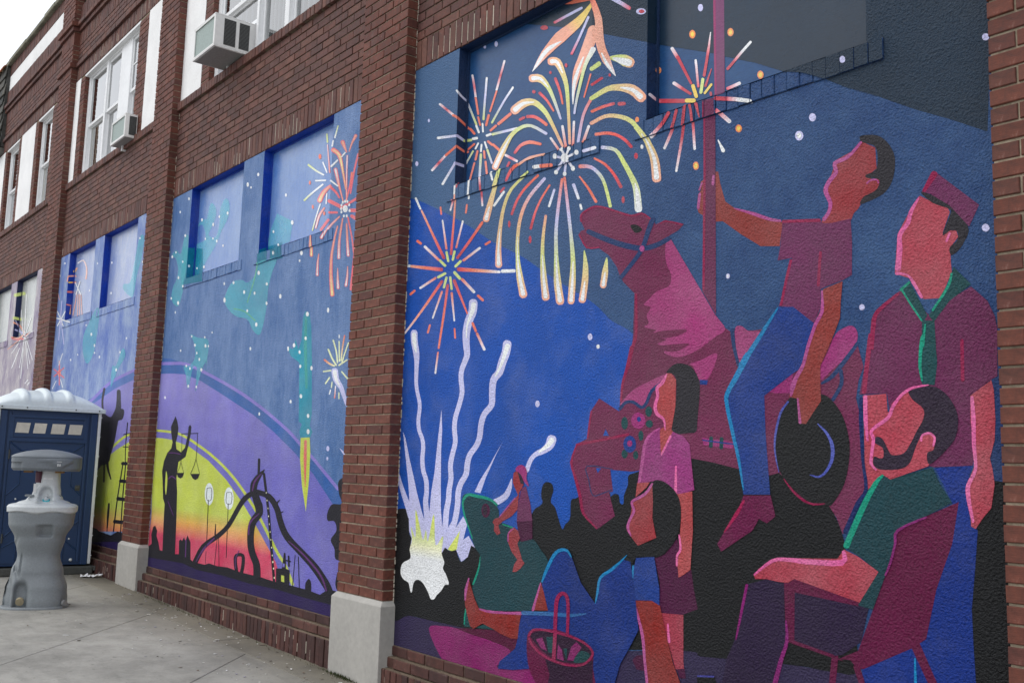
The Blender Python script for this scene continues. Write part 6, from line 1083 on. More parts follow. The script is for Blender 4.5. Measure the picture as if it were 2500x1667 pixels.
q|4|w|gdark|-3537 1428 -3 -11 -8 -9 -11 -3 -11 3 -8 8 -4 11 3 12 8 8 11 3 11 -3 8 -8
q|4|w|gdark|-3464 1422 -2 -11 -7 -8 -9 -3 -9 3 -7 8 -2 11 2 11 7 8 8 3 10 -3 6 -8
q|5|w|jean|-3479 1477 -5 -22 -16 -15 -23 -6 -23 5 -17 16 -7 22 6 21 17 16 22 6 23 -6 17 -16
q|6|w|hmag|-3506 1480 -2 -8 -7 -6 -9 -2 -9 2 -7 6 -2 8 2 8 7 6 9 2 9 -2 7 -6
s|4|w|navy|-3643 1352 -1 1 -2 0 -55 6 -77 8 -57 -2 -14 -20 12 -26 14 -26 8 -29 10 -31 15 -21 21 -5 23 6 23 7 27 8 29 9 20 6 1 1 1 1 2 104 -2 -1 -2 0 -55 6 -77 7 -53 -1 -9 -14 12 -25 14 -27 8 -29 10 -30 13 -20 15 -3 20 6 23 7 27 8 29 8 20 7 2 0 2 -1
q|5|w|bright|-3717 1520 18 34 25 -34
q|5|w|bright|-3766 1354 38 -1 -23 -26
s|5|w|navy|-2889 1998 -3 -2 -1 -4 2 -19 4 -27 5 -28 9 -30 10 -30 8 -20 2 -4 5 -2 -33 166 4 -2 2 -4 2 -19 4 -27 5 -27 8 -28 10 -30 8 -21 0 -3 -3 -4
s|6|w|navy|-2884 2002 -4 -3 -1 -4 3 -20 3 -30 5 -30 8 -32 9 -32 7 -22 2 -3 5 -3 -28 179 4 -3 2 -5 2 -20 3 -29 4 -29 8 -31 9 -31 6 -22 0 -4 -3 -3
q|5|w|jean|-3072 1778 49 -5 -6 -21 -41 3
s|5|w|navy|-2243 1891 -4 0 -4 -2 -16 -19 -24 -26 -24 -25 -19 -20 -18 -19 -17 -16 -17 -13 -17 -10 -12 -7 -2 -2 -1 -2 180 157 1 -4 -1 -3 -16 -20 -22 -27 -22 -26 -20 -21 -19 -19 -18 -17 -21 -12 -20 -8 -14 -5 -3 0 -3 1
s|6|w|navy|-2327 1784 -4 -4 0 -4 2 -14 2 -18 -2 -19 -11 -21 -16 -23 -12 -17 -2 -4 2 -5 49 129 4 -3 2 -4 2 -14 2 -20 -2 -23 -13 -24 -17 -24 -12 -17 -4 -3 -5 0
q|4|w|hmag|-3055 1507 179 -20 0 -31 -171 18
s|5|w|gdark|-3008 1512 -4 -3 -2 -5 -2 -36 2 -5 4 -3 13 52 4 -4 2 -5 -2 -35 -2 -5 -4 -3
s|5|w|gdark|-2947 1509 -4 -3 -2 -5 -2 -39 2 -4 4 -4 12 54 5 -3 1 -5 -1 -38 -2 -5 -5 -3
s|6|w|jean|-3055 1494 2 -1 2 -1 174 -18 2 0 2 1 -181 22 1 1 3 0 174 -18 2 -1 1 -1
#A|painted_pole|purple carousel pole running from the boarded window down to the saddle
q|2|w|pole|-3000 3673 68 -25 6 -512 -62 1
q|2|r|pole|-3067 3726 69 -26 6 -524 -63 2
q|3|w|rimred2|-3000 3673 15 -5 10 -530 -13 -1
q|3|r|rimred2|-3067 3726 15 -6 10 -542 -13 0
q|5|w|pole2|-3059 3136 70 -7 5 -96 4 -429 4 -527 -83 121 5 493
q|5|r|pole2|-3128 3176 71 -7 6 -98 4 -439 4 -539 -85 124 5 504
s|6|w|rimred|-3051 2824 -3 -1 -1 -2 0 -64 -1 -91 -1 -103 0 -125 -1 -135 0 -96 1 -2 3 -2 9 620 2 -2 1 -3 0 -64 0 -91 0 -103 -1 -124 -1 -135 -1 -95 -1 -3 -3 -1
s|7|w|rimred|-3054 3127 -2 0 0 -2 1 -334 1 -3 3 -3 0 341 2 -1 1 -2 6 -335 -1 -2 -2 -2
#A|painted_girl|long-haired girl in a pink shirt with maroon skirt
p|6|w|hair|-3283 1825 51 35 58 0 57 -25 40 -58 5 -62 -12 -122 -7 -55 -40 -9 -115 7 24 122 3 126 -30 33
q|7|w|skl|-3283 1819 34 -2 30 -33 -3 -126 -24 -112 13 -13 -79 -107 -14 120 34 13 -5 44 -61 33 17 51 -1 64 43 37
s|8|w|pinkrim2|-3281 1817 -3 0 -2 -2 -8 -9 -10 -14 -11 -11 -11 -8 -14 -7 -12 -12 -1 -14 4 -14 2 -12 -5 -15 -8 -18 -5 -18 1 -16 6 -15 9 -14 16 -10 17 -7 12 -7 7 -15 4 -19 3 -14 1 -1 2 -1 10 272 1 -2 0 -2 -5 -11 -7 -16 -9 -15 -15 -10 -13 -6 -7 -6 0 -8 4 -13 1 -16 -5 -17 -7 -18 -3 -15 1 -13 4 -11 6 -9 10 -8 17 -8 14 -12 6 -19 1 -21 0 -14 0 -1 -1 -1
q|8|w|shirtp|-3314 1559 -8 -25 10 -108 75 110 66 -22 40 -37 13 -98 17 -114 -92 -28 -33 5 -42 42 -51 14 -42 -2 -105 -12 16 90 16 96 43 58
s|9|w|pinkrim|-3320 1557 -2 0 -2 0 -19 -7 -26 -11 -24 -13 -16 -15 -12 -17 -10 -22 -7 -30 -5 -34 -5 -33 -6 -33 -5 -32 -4 -22 1 -3 3 -3 141 272 0 -1 -2 -2 -17 -8 -23 -12 -20 -14 -13 -13 -9 -15 -8 -20 -7 -29 -5 -34 -5 -33 -7 -33 -6 -31 -5 -22 -2 -4 -4 -2
s|9|w|pinkrim2|-3308 1423 4 1 2 2 58 86 1 3 -1 2 -68 -92 -2 2 1 3 57 87 3 2 3 0
s|9|w|pinkrim2|-3217 1375 -3 -1 -1 -2 -5 -129 1 -4 4 -2 9 138 2 -1 1 -2 3 -128 -2 -4 -4 -3
q|3|w|maroon|-3207 1035 24 -58 -15 -38 0 -48 80 8 16 -87 24 -85 -94 -38 -72 -10 -67 7 -1 133 -36 113 67 24
q|10|w|skl|-3193 1243 80 15 5 -180 -14 -180 -44 -28 -28 -14 -4 41 -8 41 27 39 -8 72 7 85 -38 108
s|11|w|pinkrim2|-3194 1054 -2 -1 0 -2 2 -18 4 -24 0 -20 -4 -11 -8 -8 -8 -12 -1 -18 0 -18 1 -13 1 -2 2 -1 17 149 2 -1 1 -2 5 -17 5 -25 2 -21 -6 -15 -9 -9 -6 -9 -2 -15 -1 -18 0 -13 -1 -2 -2 -2
q|4|w|skm|-3302 681 138 9 2 -208 4 -34 -51 -9 -50 116
s|5|w|pinkrim2|-3261 638 -2 -1 -1 -2 4 -81 2 -3 3 -1 -2 89 2 -1 1 -2 12 -78 -1 -4 -4 -3
q|5|w|maroon|-3201 440 47 11 8 -42 -35 -6
q|2|w|maroon|-3487 435 26 25 52 12 1 -76 -52 0
#A|painted_girl|smaller dark-haired girl in blue shorts facing left
q|10|w|skl|-3468 1286 85 6 -21 -26 -74 -50
p|12|w|black|-3361 1296 68 2 67 -38 37 -48 9 -78 -20 -80 -48 -65 -83 -52 -129 -8 -43 -67 -53 -69 -13 -39 6 -47 -37 24 -10 44 44 81 35 73 26 21 53 33 112 45 -23 95 -6 94
q|13|w|skr|-3366 1286 6 -87 -3 -76 27 -94 -121 -47 -31 26 -46 42 17 46 9 38 8 52 79 35
s|14|w|pinkrim|-3365 1290 -4 -1 -2 -1 -12 -14 -17 -19 -19 -16 -25 -12 -29 -12 -24 -11 -11 -9 -2 -9 2 -8 5 -10 6 -10 2 -9 -6 -13 -12 -16 -10 -16 -7 -14 -6 -14 -1 -15 9 -14 11 -13 9 -9 2 -1 2 0 144 264 1 -3 -1 -2 -10 -14 -16 -21 -20 -19 -28 -14 -31 -12 -21 -9 -7 -5 0 -2 1 -6 4 -8 8 -11 3 -14 -8 -17 -12 -16 -10 -15 -6 -13 -4 -12 0 -11 3 -12 8 -14 5 -10 0 -2 -1 -1
q|13|w|jean|-3469 922 121 16 36 -149 1 -76 -46 -3 -5 21 -147 -14 7 82
s|14|w|cyan|-3488 886 -3 -1 -1 -3 -21 -158 1 -3 4 -3 25 168 3 -1 0 -2 -14 -158 -2 -3 -4 -3
q|14|w|skd|-3474 718 112 13 55 -17 31 -102 50 -141 73 -133 -228 -43 -29 207 -27 118 -28 59
s|15|w|pinkrim|-3467 682 -2 -3 0 -2 11 -31 16 -44 13 -43 8 -38 5 -39 6 -42 9 -52 9 -55 7 -39 2 -3 4 -1 -83 393 3 -1 2 -1 14 -30 18 -43 16 -44 7 -39 4 -39 5 -42 9 -52 9 -55 7 -39 -1 -3 -3 -3
#A|painted_scout|tall scout with cap and green neckerchief
q|4|w|skp|-2224 1671 103 4 4 -70 52 -32 -16 -202 -66 -16 -61 -58 -12 97 -1 130
q|2|w|jean2|-1929 1389 144 10 -29 -88 16 -122 25 -22 -14 -140 -16 -140 2 -114 9 -246 -445 -90 -9 166 204 110 109 252 82 268
q|5|w|mauve2|-2054 2079 -97 -68 -30 -34 -7 -84 -28 -114 -23 -103 121 1 38 -255 148 -31 147 8 14 73 -16 177 76 59 27 13 5 176 -8 46 -24 56 -59 61 -84 -40 -79 -52
s|6|w|rimred|-2060 2072 -3 0 -3 0 -26 -16 -36 -22 -30 -22 -14 -18 -5 -16 -4 -21 -5 -36 -4 -41 -3 -21 20 10 1 33 -20 20 -6 -25 -6 -41 -6 -42 -7 -45 -6 -48 -5 -33 1 -5 4 -4 166 389 0 -3 -2 -2 -25 -17 -34 -24 -27 -22 -10 -14 -3 -13 -3 -20 -5 -35 -4 -41 -3 -25 -21 19 1 32 19 8 -3 -18 -6 -40 -7 -43 -7 -45 -6 -47 -5 -33 -2 -5 -5 -2
s|6|w|rimred|-1813 1866 -3 -2 -1 -4 -2 -146 1 -4 3 -3 8 159 2 -3 1 -4 -1 -146 -1 -3 -3 -3
q|1|w|skp|-1963 2445 57 -40 52 -25 10 -23 -31 -76 29 5 25 -4 7 -26 -32 -36 1 -61 2 -35 -30 -62 -22 -32 -62 4 -52 87 -66 29 15 157 57 90
p|2|w|hair|-1958 2457 37 -15 77 -54 69 -99 -17 -57 -26 -31 -26 -11 -4 31 28 20 4 33 -25 12 -34 -13 30 69 1 26 -67 38
s|3|w|pinkrim2|-1860 2242 2 1 2 1 13 27 1 3 -1 2 -21 -31 -1 2 1 2 13 27 2 2 2 0
s|2|w|pinkrim2|-1968 2441 -2 0 -1 -2 -11 -12 -15 -18 -12 -18 -6 -15 -3 -13 -4 -11 -10 -12 -15 -14 -11 -17 -4 -19 0 -20 -1 -21 -3 -26 -4 -30 -4 -21 1 -6 5 -6 103 278 1 -2 -1 -2 -8 -14 -12 -20 -9 -18 -4 -13 -2 -13 -6 -15 -12 -14 -13 -13 -9 -13 -2 -15 1 -19 1 -22 -3 -28 -3 -30 -2 -21 -3 -5 -6 -4
s|3|w|pinkrim2|-2073 2149 2 -4 4 -2 12 -1 17 -3 14 -5 7 -7 6 -10 6 -14 12 -20 13 -25 10 -17 2 -3 3 -1 -108 118 4 2 3 0 13 -4 17 -6 15 -7 11 -8 8 -10 9 -13 12 -22 12 -24 9 -18 1 -3 -2 -3
q|3|w|mauve|-1902 2532 171 -168 -40 -76 -73 95 -77 61 -34 15
s|4|w|rimred|-1900 2531 -7 1 -6 -4 -37 -61 -1 -3 1 -4 60 63 1 -7 -2 -7 -47 -52 -3 -2 -4 1
q|6|w|gdark|-1835 2143 65 -74 -84 -54 -64 -74 -20 27 64 74 28 72
q|6|w|gdark|-2043 2083 31 25 69 -139 -17 -26
q|7|w|gdark|-1965 1951 50 -5 6 -171 1 43 -13 -119 -50 7 -12 66 9 7
s|7|w|green|-2052 2076 3 0 3 1 35 26 2 2 0 2 -46 -26 0 3 1 2 37 24 2 1 3 0
s|8|w|green|-2048 2082 -1 -2 1 -3 8 -14 12 -20 13 -22 16 -26 18 -27 12 -19 2 -1 2 0 -80 135 2 0 2 -2 8 -14 12 -21 13 -22 16 -25 17 -27 12 -20 1 -1 -1 -2
s|7|w|green|-1845 2122 -2 -1 -1 -2 -2 -11 -4 -15 -9 -19 -19 -28 -25 -33 -18 -23 0 -2 0 -3 84 136 2 -2 0 -2 -2 -12 -3 -16 -10 -22 -19 -28 -26 -32 -18 -23 -2 -1 -2 0
s|8|w|green|-1953 1937 -1 -1 -1 -1 -5 -27 -6 -36 -5 -21 13 8 2 24 -1 18 -15 -12 -5 -22 -3 -23 -2 -24 -2 -25 0 -23 3 -21 4 -20 3 -13 1 -1 1 -1 21 220 1 -1 1 -1 -3 -27 -4 -37 -3 -23 -12 13 1 25 2 9 10 -8 -4 -22 -3 -23 -3 -22 -2 -25 -1 -22 1 -21 2 -19 1 -13 -1 -2 -1 -1
q|6|w|skp|-1785 1654 79 54 8 -38 2 -104 -5 -75 -19 -65 8 -38 6 -55 -15 -84 -29 -34 -30 -43 -16 8 -3 79 -15 52 36 86 -2 75 -7 96
s|7|w|pinkrim2|-1782 1652 -2 -2 -1 -4 0 -20 1 -28 0 -31 0 -30 0 -33 0 -32 3 -31 2 -28 0 -25 -8 -20 -12 -17 -10 -19 -4 -17 0 -15 2 -19 5 -28 7 -33 6 -22 1 -3 2 -1 14 458 2 -2 1 -3 2 -20 2 -29 2 -30 -1 -31 -1 -33 0 -31 1 -30 2 -29 -1 -28 -8 -23 -11 -19 -8 -16 -2 -14 0 -12 1 -18 3 -28 5 -33 3 -23 0 -2 -2 -3
s|7|w|pinkrim2|-2216 1673 -4 -3 -1 -5 -1 -23 0 -33 0 -33 4 -32 4 -31 3 -21 1 -2 2 -2 0 184 4 -3 1 -4 0 -24 -1 -33 1 -32 0 -31 2 -31 0 -21 0 -3 -2 -1
s|8|w|navy2|-2233 1665 -4 -2 -2 -4 -1 -19 -2 -27 -1 -37 2 -48 3 -57 3 -52 5 -45 6 -40 1 -32 -7 -19 -13 -14 -18 -22 -20 -39 -23 -46 -17 -33 0 -4 2 -4 93 543 4 -3 0 -4 -2 -18 -3 -27 -2 -36 1 -48 3 -56 3 -52 6 -44 7 -40 2 -35 -8 -24 -14 -17 -14 -20 -21 -39 -23 -45 -17 -32 -4 -4 -4 -1
#A|painted_man|bearded man seated in a maroon chair
q|3|w|chair|-2086 1146 118 61 128 59 -29 -153 -65 -171 -45 -186 -58 -42 -203 -110 -29 0 -28 25 -53 -4 88 45 68 168 85 207
s|4|w|chair|-2371 639 -7 -5 -3 -7 -23 -172 1 -6 6 -4 39 195 6 -4 1 -7 -23 -171 -3 -7 -7 -5
s|4|w|chair|-2279 615 -4 -6 0 -6 47 -120 4 -4 6 -2 -42 143 7 -1 4 -5 45 -119 0 -6 -3 -7
s|4|w|chair|-2035 735 -4 -9 1 -9 95 -180 5 -4 8 -1 -90 211 10 -1 6 -6 89 -182 1 -7 -4 -8
s|5|w|cyan|-2026 681 -2 -2 0 -1 -4 -152 1 -4 3 -2 5 161 1 0 1 -2 4 -150 -1 -4 -3 -3
q|5|w|dpur|-2555 862 120 -2 223 -19 -36 -135 -82 -62 -48 -13 -185 28
q|3|w|dpur|-2797 868 103 33 87 -7 2 -161 9 -79 -80 -252 -279 -54 43 186 43 85
q|6|w|chair|-2607 894 52 22 304 -60 -6 -15 -297 20 -3 -196 179 -26 53 -20 -53 6 -182 25 -29 5 -12 78
s|4|w|magrim|-2803 869 -4 -2 -2 -3 -5 -23 -8 -32 -10 -39 -11 -49 -13 -56 -8 -39 0 -2 1 -1 67 246 2 -3 1 -3 -6 -22 -8 -33 -10 -38 -13 -50 -15 -55 -11 -39 -1 -2 -2 -1
s|7|w|magrim|-2600 742 -2 -2 0 -2 1 -22 1 -31 -3 -31 -7 -24 -12 -24 -14 -35 -19 -57 -20 -65 -15 -47 0 -7 5 -4 88 351 2 0 1 -2 4 -22 4 -31 0 -32 -6 -26 -11 -26 -12 -34 -16 -55 -18 -66 -13 -47 -4 -6 -7 -4
q|9|w|gdark2|-2136 1360 33 -17 166 48 29 -65 43 -63 -103 -56 -118 -61 -23 -101 -85 -209 -65 9 90 135 -69 49 -81 39 84 171
s|10|w|magrim|-1965 1206 -2 1 -2 -1 -33 -13 -47 -21 -37 -21 -14 -19 0 -18 0 -18 -6 -22 -7 -25 -7 -23 -8 -20 -8 -19 -6 -13 0 -2 1 -1 177 232 -1 -1 -1 -2 -33 -15 -46 -21 -34 -21 -10 -14 1 -14 -1 -19 -7 -24 -7 -25 -7 -23 -9 -21 -9 -18 -7 -13 -1 -1 -2 -1
s|10|w|green|-2134 1362 -2 0 -2 0 -11 -6 -15 -10 -18 -18 -20 -29 -22 -36 -23 -41 -26 -51 -27 -56 -19 -39 -1 -7 3 -6 185 297 0 -2 -2 -2 -7 -8 -11 -11 -12 -19 -18 -28 -20 -36 -21 -40 -25 -51 -27 -55 -18 -40 -5 -5 -8 -3
q|10|w|skp|-2762 911 27 30 69 45 73 12 245 19 30 39 64 -23 87 -50 -84 -127 -304 60 -32 -20 -53 0 -54 5 -61 -6
s|11|w|pinkrim2|-2760 909 3 0 2 1 25 19 36 25 32 19 24 8 24 2 27 1 25 0 28 -2 36 -1 58 2 66 2 50 7 22 23 -4 22 -6 12 -2 3 -4 1 -445 -142 0 3 2 2 23 20 34 28 34 22 29 10 28 3 27 1 27 2 27 0 37 1 57 2 64 3 43 6 7 5 -1 13 -2 12 0 4 3 3
q|11|w|skp|-2019 1693 -22 -9 -56 -49 -18 -56 -74 -50 -2 -83 -4 -52 26 -20 60 -34 156 54 17 29 18 98 -17 149
p|12|w|beard|-2027 1684 40 13 47 0 41 -14 40 -41 26 -64 -10 -72 -36 -48 -68 -57 -9 42 26 14 11 40 -20 22 -37 -10 -27 -47 -23 -55 -38 -25 -83 -5 -33 18 3 33 25 -7 15 7 -3 34 -33 20 6 23 28 -8 27 -50 16 -13 44 8 28 35 28 50 27 44 1 40 -42 36
s|13|w|pinkrim2|-1943 1702 -1 1 -1 0 -17 0 -25 -2 -23 -3 -17 -6 -15 -8 -15 -10 -14 -14 -14 -16 -13 -16 -8 -16 -5 -14 -9 -14 -22 -15 -29 -17 -21 -17 -4 -16 6 -12 4 -10 -1 -16 -4 -21 -3 -18 -2 -16 -2 -14 1 -14 8 -11 10 -8 7 -5 2 -1 2 1 226 326 -1 -1 -1 0 -17 -3 -24 -3 -22 -5 -15 -6 -13 -8 -13 -9 -13 -13 -13 -16 -11 -15 -7 -14 -5 -16 -12 -17 -24 -17 -29 -16 -18 -14 -2 -6 6 -8 5 -15 -2 -19 -4 -20 -3 -19 -3 -15 -1 -14 0 -9 4 -9 8 -8 5 -5 2 -2 -1 -2
s|13|w|pinkrim2|-1977 1487 2 1 1 3 0 5 1 7 3 5 7 3 10 2 8 0 6 -2 6 -5 4 -5 -1 -9 -3 -11 -2 -8 0 -2 1 -2 -47 18 -2 2 0 2 0 6 2 9 5 8 10 5 12 3 11 0 9 -4 8 -7 5 -8 0 -12 -3 -12 -3 -8 -1 -2 -2 -1
q|4|w|black|-3079 427 101 17 45 -92 -146 -28
s|5|w|periw2|-3079 429 2 -1 3 0 87 13 3 1 2 2 -97 -11 2 2 3 1 88 13 3 0 2 -1
#A|painted_blanket|flat magenta picnic blanket
q|3|w|maroon2|-4969 379 183 22 199 20 225 -17 -20 -67 -46 -17 -180 33 -202 14
p|4|w|blank|-5238 337 160 38 136 4 132 -12 226 -11 156 -26 -79 -69 -22 -40 279 44 128 -76 -260 -117 -601 95 -96 7
#A|painted_frog|dark green frog playground rider with bright green rim
p|7|w|gdark2|-4928 1160 45 21 106 -3 78 -24 76 -16 51 -38 16 -66 61 -12 60 -18 61 -68 113 19 69 -48 67 -63 -28 -107 -61 -118 -31 -45 -471 -60 -13 13 -69 89 11 39 45 103 9 68 -53 41 -57 80 -29 52 -59 98
q|4|w|gdark|-4871 402 14 102 65 8 18 -102 136 41 75 -26
s|8|w|green|-4811 917 1 1 0 2 -14 22 -21 31 -18 28 -14 22 -12 19 -9 19 -9 21 -6 21 -2 18 5 14 9 11 10 9 9 6 8 3 12 2 23 -1 30 -3 29 -3 28 -2 25 -1 24 -2 22 -3 21 -4 18 -4 18 -7 17 -9 12 -6 5 -2 6 1 -232 -205 -2 1 -2 1 -15 22 -22 30 -19 29 -15 21 -13 19 -11 20 -9 21 -7 22 -3 20 3 17 9 14 10 12 11 9 16 7 22 3 28 0 32 -3 29 -3 26 -2 26 -2 25 -3 24 -4 22 -5 21 -6 20 -9 17 -9 12 -7 3 -3 -1 -3
s|8|w|green|-4733 820 -1 0 -1 -1 -3 -16 -5 -23 -6 -22 -9 -21 -11 -22 -11 -19 -8 -17 -8 -14 -5 -10 0 -2 2 -2 68 169 1 0 0 -1 0 -16 -1 -22 -3 -24 -8 -22 -10 -22 -9 -19 -10 -17 -9 -14 -7 -9 -2 -3 -4 -1
s|8|w|green|-4533 1018 2 -2 3 -1 85 -12 4 0 3 1 -95 18 4 1 4 0 84 -12 3 -1 2 -2
s|5|w|green|-4859 508 -4 -2 -2 -2 -2 -13 -4 -17 -3 -17 0 -16 0 -16 0 -10 1 -2 2 -1 19 96 2 -2 1 -2 -4 -12 -4 -18 -4 -17 -1 -15 -1 -15 0 -11 -1 -2 -2 -1
q|8|w|maroon|-4652 1090 -4 -21 -15 -16 -20 -6 -21 4 -16 15 -7 20 4 21 15 16 21 7 21 -5 16 -14
q|9|w|beard|-4678 1091 -2 -16 -7 -11 -10 -5 -10 4 -8 10 -4 15 2 16 7 11 10 5 10 -4 8 -11
#A|painted_child|small child in a pink cap riding the frog
q|8|w|mauve|-4369 1230 40 12 44 -99 20 -92 4 -96 -101 -18 -15 71 -25 35 3 65
q|9|w|maroon|-4402 1043 137 12 4 -100 -101 -22 -26 60
q|9|w|skr|-4385 1200 -14 -92 -51 -39 -82 -34 -36 -24 21 -44 -30 -13 -32 24 5 30 -20 18 18 20 48 10 82 63 57 54
q|10|w|skr|-4424 1009 36 -16 19 -42 -22 -31 25 -41 19 -41 24 -19 -33 -32 -39 -22 -32 -3 13 41 27 31 -54 39 -32 48 -5 44 20 30
q|10|w|skr|-4420 1325 18 -4 36 -35 19 -36 -27 -30 -23 -30 -37 50 -13 21 4 52
q|11|w|beard|-4408 1325 54 -35 7 -40 -29 6
p|12|w|hmag|-4424 1330 15 21 34 9 36 -12 18 -32 -4 -29 24 -45 -41 22 -36 43
s|10|w|pinkrim|-4421 1176 -2 0 -2 -1 -21 -17 -30 -24 -28 -23 -24 -21 -23 -19 -16 -14 0 -2 0 -1 150 121 0 -2 -1 -2 -20 -16 -30 -25 -27 -23 -25 -20 -24 -19 -17 -14 -1 -1 -2 0
s|11|w|pinkrim|-4427 1004 -3 1 -3 -1 -12 -7 -18 -10 -14 -13 -5 -17 1 -17 1 -12 1 -2 2 -1 54 77 -1 -2 -2 -2 -12 -6 -17 -10 -11 -10 -4 -14 1 -17 1 -12 -1 -2 -3 -1
#A|painted_picnicker|reclining picnicker in blue jeans with bare foot
q|16|w|jean3|-4169 728 56 103 51 66 46 21 57 -5 32 -38 68 -114 110 -92 13 73 22 61 74 39 82 65 54 -7 39 -190 20 -128 -52 -81 -69 -98 -69 -187 -130 -25 4 192 -64 94 -416 0 -21 -38 -20 -65 14 -74 18 -35 -150 -32 -129 -15 10 41 57 38 79 54 21 60 8 64 20 66 219 46 -52 86
q|17|w|skd|-4177 731 26 -49 38 -92 -132 -15
s|18|w|pinkrim|-4180 730 -2 -1 -1 -1 -9 -19 -12 -27 -12 -27 -12 -28 -12 -28 -8 -20 0 -4 3 -3 69 158 1 -2 0 -1 -6 -19 -9 -27 -9 -27 -11 -28 -10 -29 -7 -20 -3 -3 -6 -3
q|17|w|skd|-4834 681 35 -57 29 -50 41 -47 88 -11 169 7 135 28 -17 -76 -8 -68 -58 -8 -94 11 -73 18 -100 16 -86 -42 -33 11 -37 70 -22 50 4 46 10 54
s|18|w|pinkrim|-4835 688 -3 -1 -1 -2 -10 -18 -13 -25 -10 -25 -1 -24 2 -22 2 -16 1 -2 3 -1 36 136 2 -2 0 -2 -5 -18 -7 -25 -5 -24 -6 -22 -3 -23 -3 -15 -1 -2 -3 -2
s|18|w|pinkrim|-4724 520 2 -2 4 -1 24 -2 35 -3 41 0 46 3 51 5 48 5 51 5 48 4 34 3 8 2 5 5 -395 -20 3 1 5 1 24 0 35 -1 40 2 44 2 50 5 49 4 50 6 49 7 33 4 8 0 5 -3
s|19|w|cyan2|-4337 545 7 -4 9 -1 70 8 95 10 83 8 56 5 46 4 43 5 45 10 41 11 28 8 2 1 1 1 -526 -56 7 5 10 3 69 6 96 10 83 8 57 4 45 2 41 4 44 6 41 7 29 4 2 0 2 0
s|19|w|cyan|-4166 730 3 1 2 2 10 17 15 24 16 25 19 29 20 30 20 24 16 13 14 8 14 4 15 4 14 1 13 -2 13 -7 13 -12 10 -8 2 -1 2 0 -237 -151 -1 2 0 2 6 17 10 25 13 26 18 30 21 31 21 26 20 17 19 10 20 7 21 3 22 0 19 -5 14 -12 11 -14 6 -10 1 -2 -1 -1
s|17|w|cyan|-3748 670 1 1 1 1 6 14 7 21 7 22 4 24 5 25 9 21 20 15 28 14 27 15 23 16 20 16 19 15 17 15 15 14 9 10 1 1 0 1 -222 -261 -1 1 0 1 2 14 4 21 3 22 4 24 4 26 11 25 23 20 29 16 26 14 23 15 22 14 20 13 19 14 17 12 12 9 1 1 1 0
#A|painted_basket|magenta picnic basket with a hooped handle
p|17|w|chair|-4279 437 38 36 86 16 127 11 153 -18 89 -25 28 -41 0 -64 4 -159 -361 -69 -82 73 -58 64 -26 85
q|18|w|dpur2|-4127 337 136 -11 111 8 119 56 5 -197 -369 -71 37 140
p|19|w|dpur2|-4251 448 97 31 127 11 132 -11 109 -35 21 -36 -77 -44 -99 -17 -102 0 -107 27 -78 43
q|20|w|blank|-4206 427 53 18 40 -65 -48 6
q|20|w|blank|-4025 427 31 -22 17 -54 -56 4
q|20|w|blank|-3884 461 40 -20 -57 -77 -50 -5 28 70
q|21|w|gdark|-4121 450 53 11 3 -87 -37 1
q|21|w|gdark|-3984 413 31 5 -3 -60
p|21|w|gdark|-3901 367 48 53 68 -2 -9 -37 -87 -24
s|22|w|basket|-4267 425 5 2 4 3 7 11 10 15 15 11 23 6 32 4 37 2 43 1 47 0 45 -2 43 -1 41 -3 37 -4 33 -7 31 -8 22 -10 15 -9 8 -10 0 -10 -12 -16 -21 -19 -24 -16 -27 -10 -32 -7 -35 -5 -35 -2 -37 -1 -38 2 -39 3 -39 6 -36 8 -33 12 -30 14 -23 14 -15 13 -8 13 -5 10 -3 2 -5 1 -9 -11 -2 2 0 4 8 11 13 17 21 16 30 8 35 4 38 2 44 2 48 -1 46 -1 43 -2 42 -3 38 -4 35 -7 32 -10 24 -10 17 -11 11 -13 -1 -16 -13 -20 -24 -21 -28 -18 -32 -12 -35 -7 -36 -5 -37 -4 -39 0 -39 1 -40 4 -41 6 -38 9 -35 12 -31 15 -25 15 -16 15 -9 14 -6 9 0 4 3 3
s|23|w|basket|-4051 334 6 4 3 5 1 35 3 48 2 46 0 36 1 34 1 31 1 30 2 28 5 22 9 15 11 10 8 5 5 1 8 -2 9 -7 6 -13 4 -19 2 -27 1 -42 -1 -49 -1 -36 2 -3 4 -2 -105 -152 -5 3 -2 5 1 34 3 49 2 45 0 37 0 33 1 32 1 30 1 29 5 25 12 21 17 16 20 10 23 2 20 -6 14 -13 7 -16 3 -21 2 -28 0 -42 -2 -50 -1 -35 -2 -4 -5 -3
#B|painted_planet|purple and yellow glowing planet arcs
p|1|w|skyblue2|-10417 2316 747 -47 454 -96 791 -209 564 -179 513 -193 241 -115 228 -109 407 -215 227 -198 -360 -210 -1397 218 -2326 557
q|2|w|purple>purple2>purple2|-10394 2208 418 -20 326 -27 418 -85 522 -146 730 -212 397 -143 371 -157 346 -166 328 -210 166 -122 186 -316 34 -351 -1007 79 -2163 -30 -1130 23 103 927
s|2|w|purple3|-10437 2309 19 -7 26 -4 95 -5 134 -7 134 -8 117 -6 114 -7 122 -14 125 -21 138 -29 182 -44 252 -62 284 -73 254 -70 204 -60 182 -58 177 -59 186 -67 180 -67 146 -58 98 -43 71 -35 71 -36 70 -32 69 -32 90 -45 141 -73 158 -84 109 -58 11 -3 13 0 -3977 1182 16 6 24 1 96 -5 135 -7 134 -8 117 -7 122 -7 135 -16 135 -24 143 -30 184 -44 253 -64 284 -74 255 -70 206 -61 183 -59 177 -60 186 -67 180 -69 147 -58 100 -44 72 -36 69 -36 69 -32 69 -32 91 -45 140 -74 157 -83 108 -58 6 -6 -1 -6
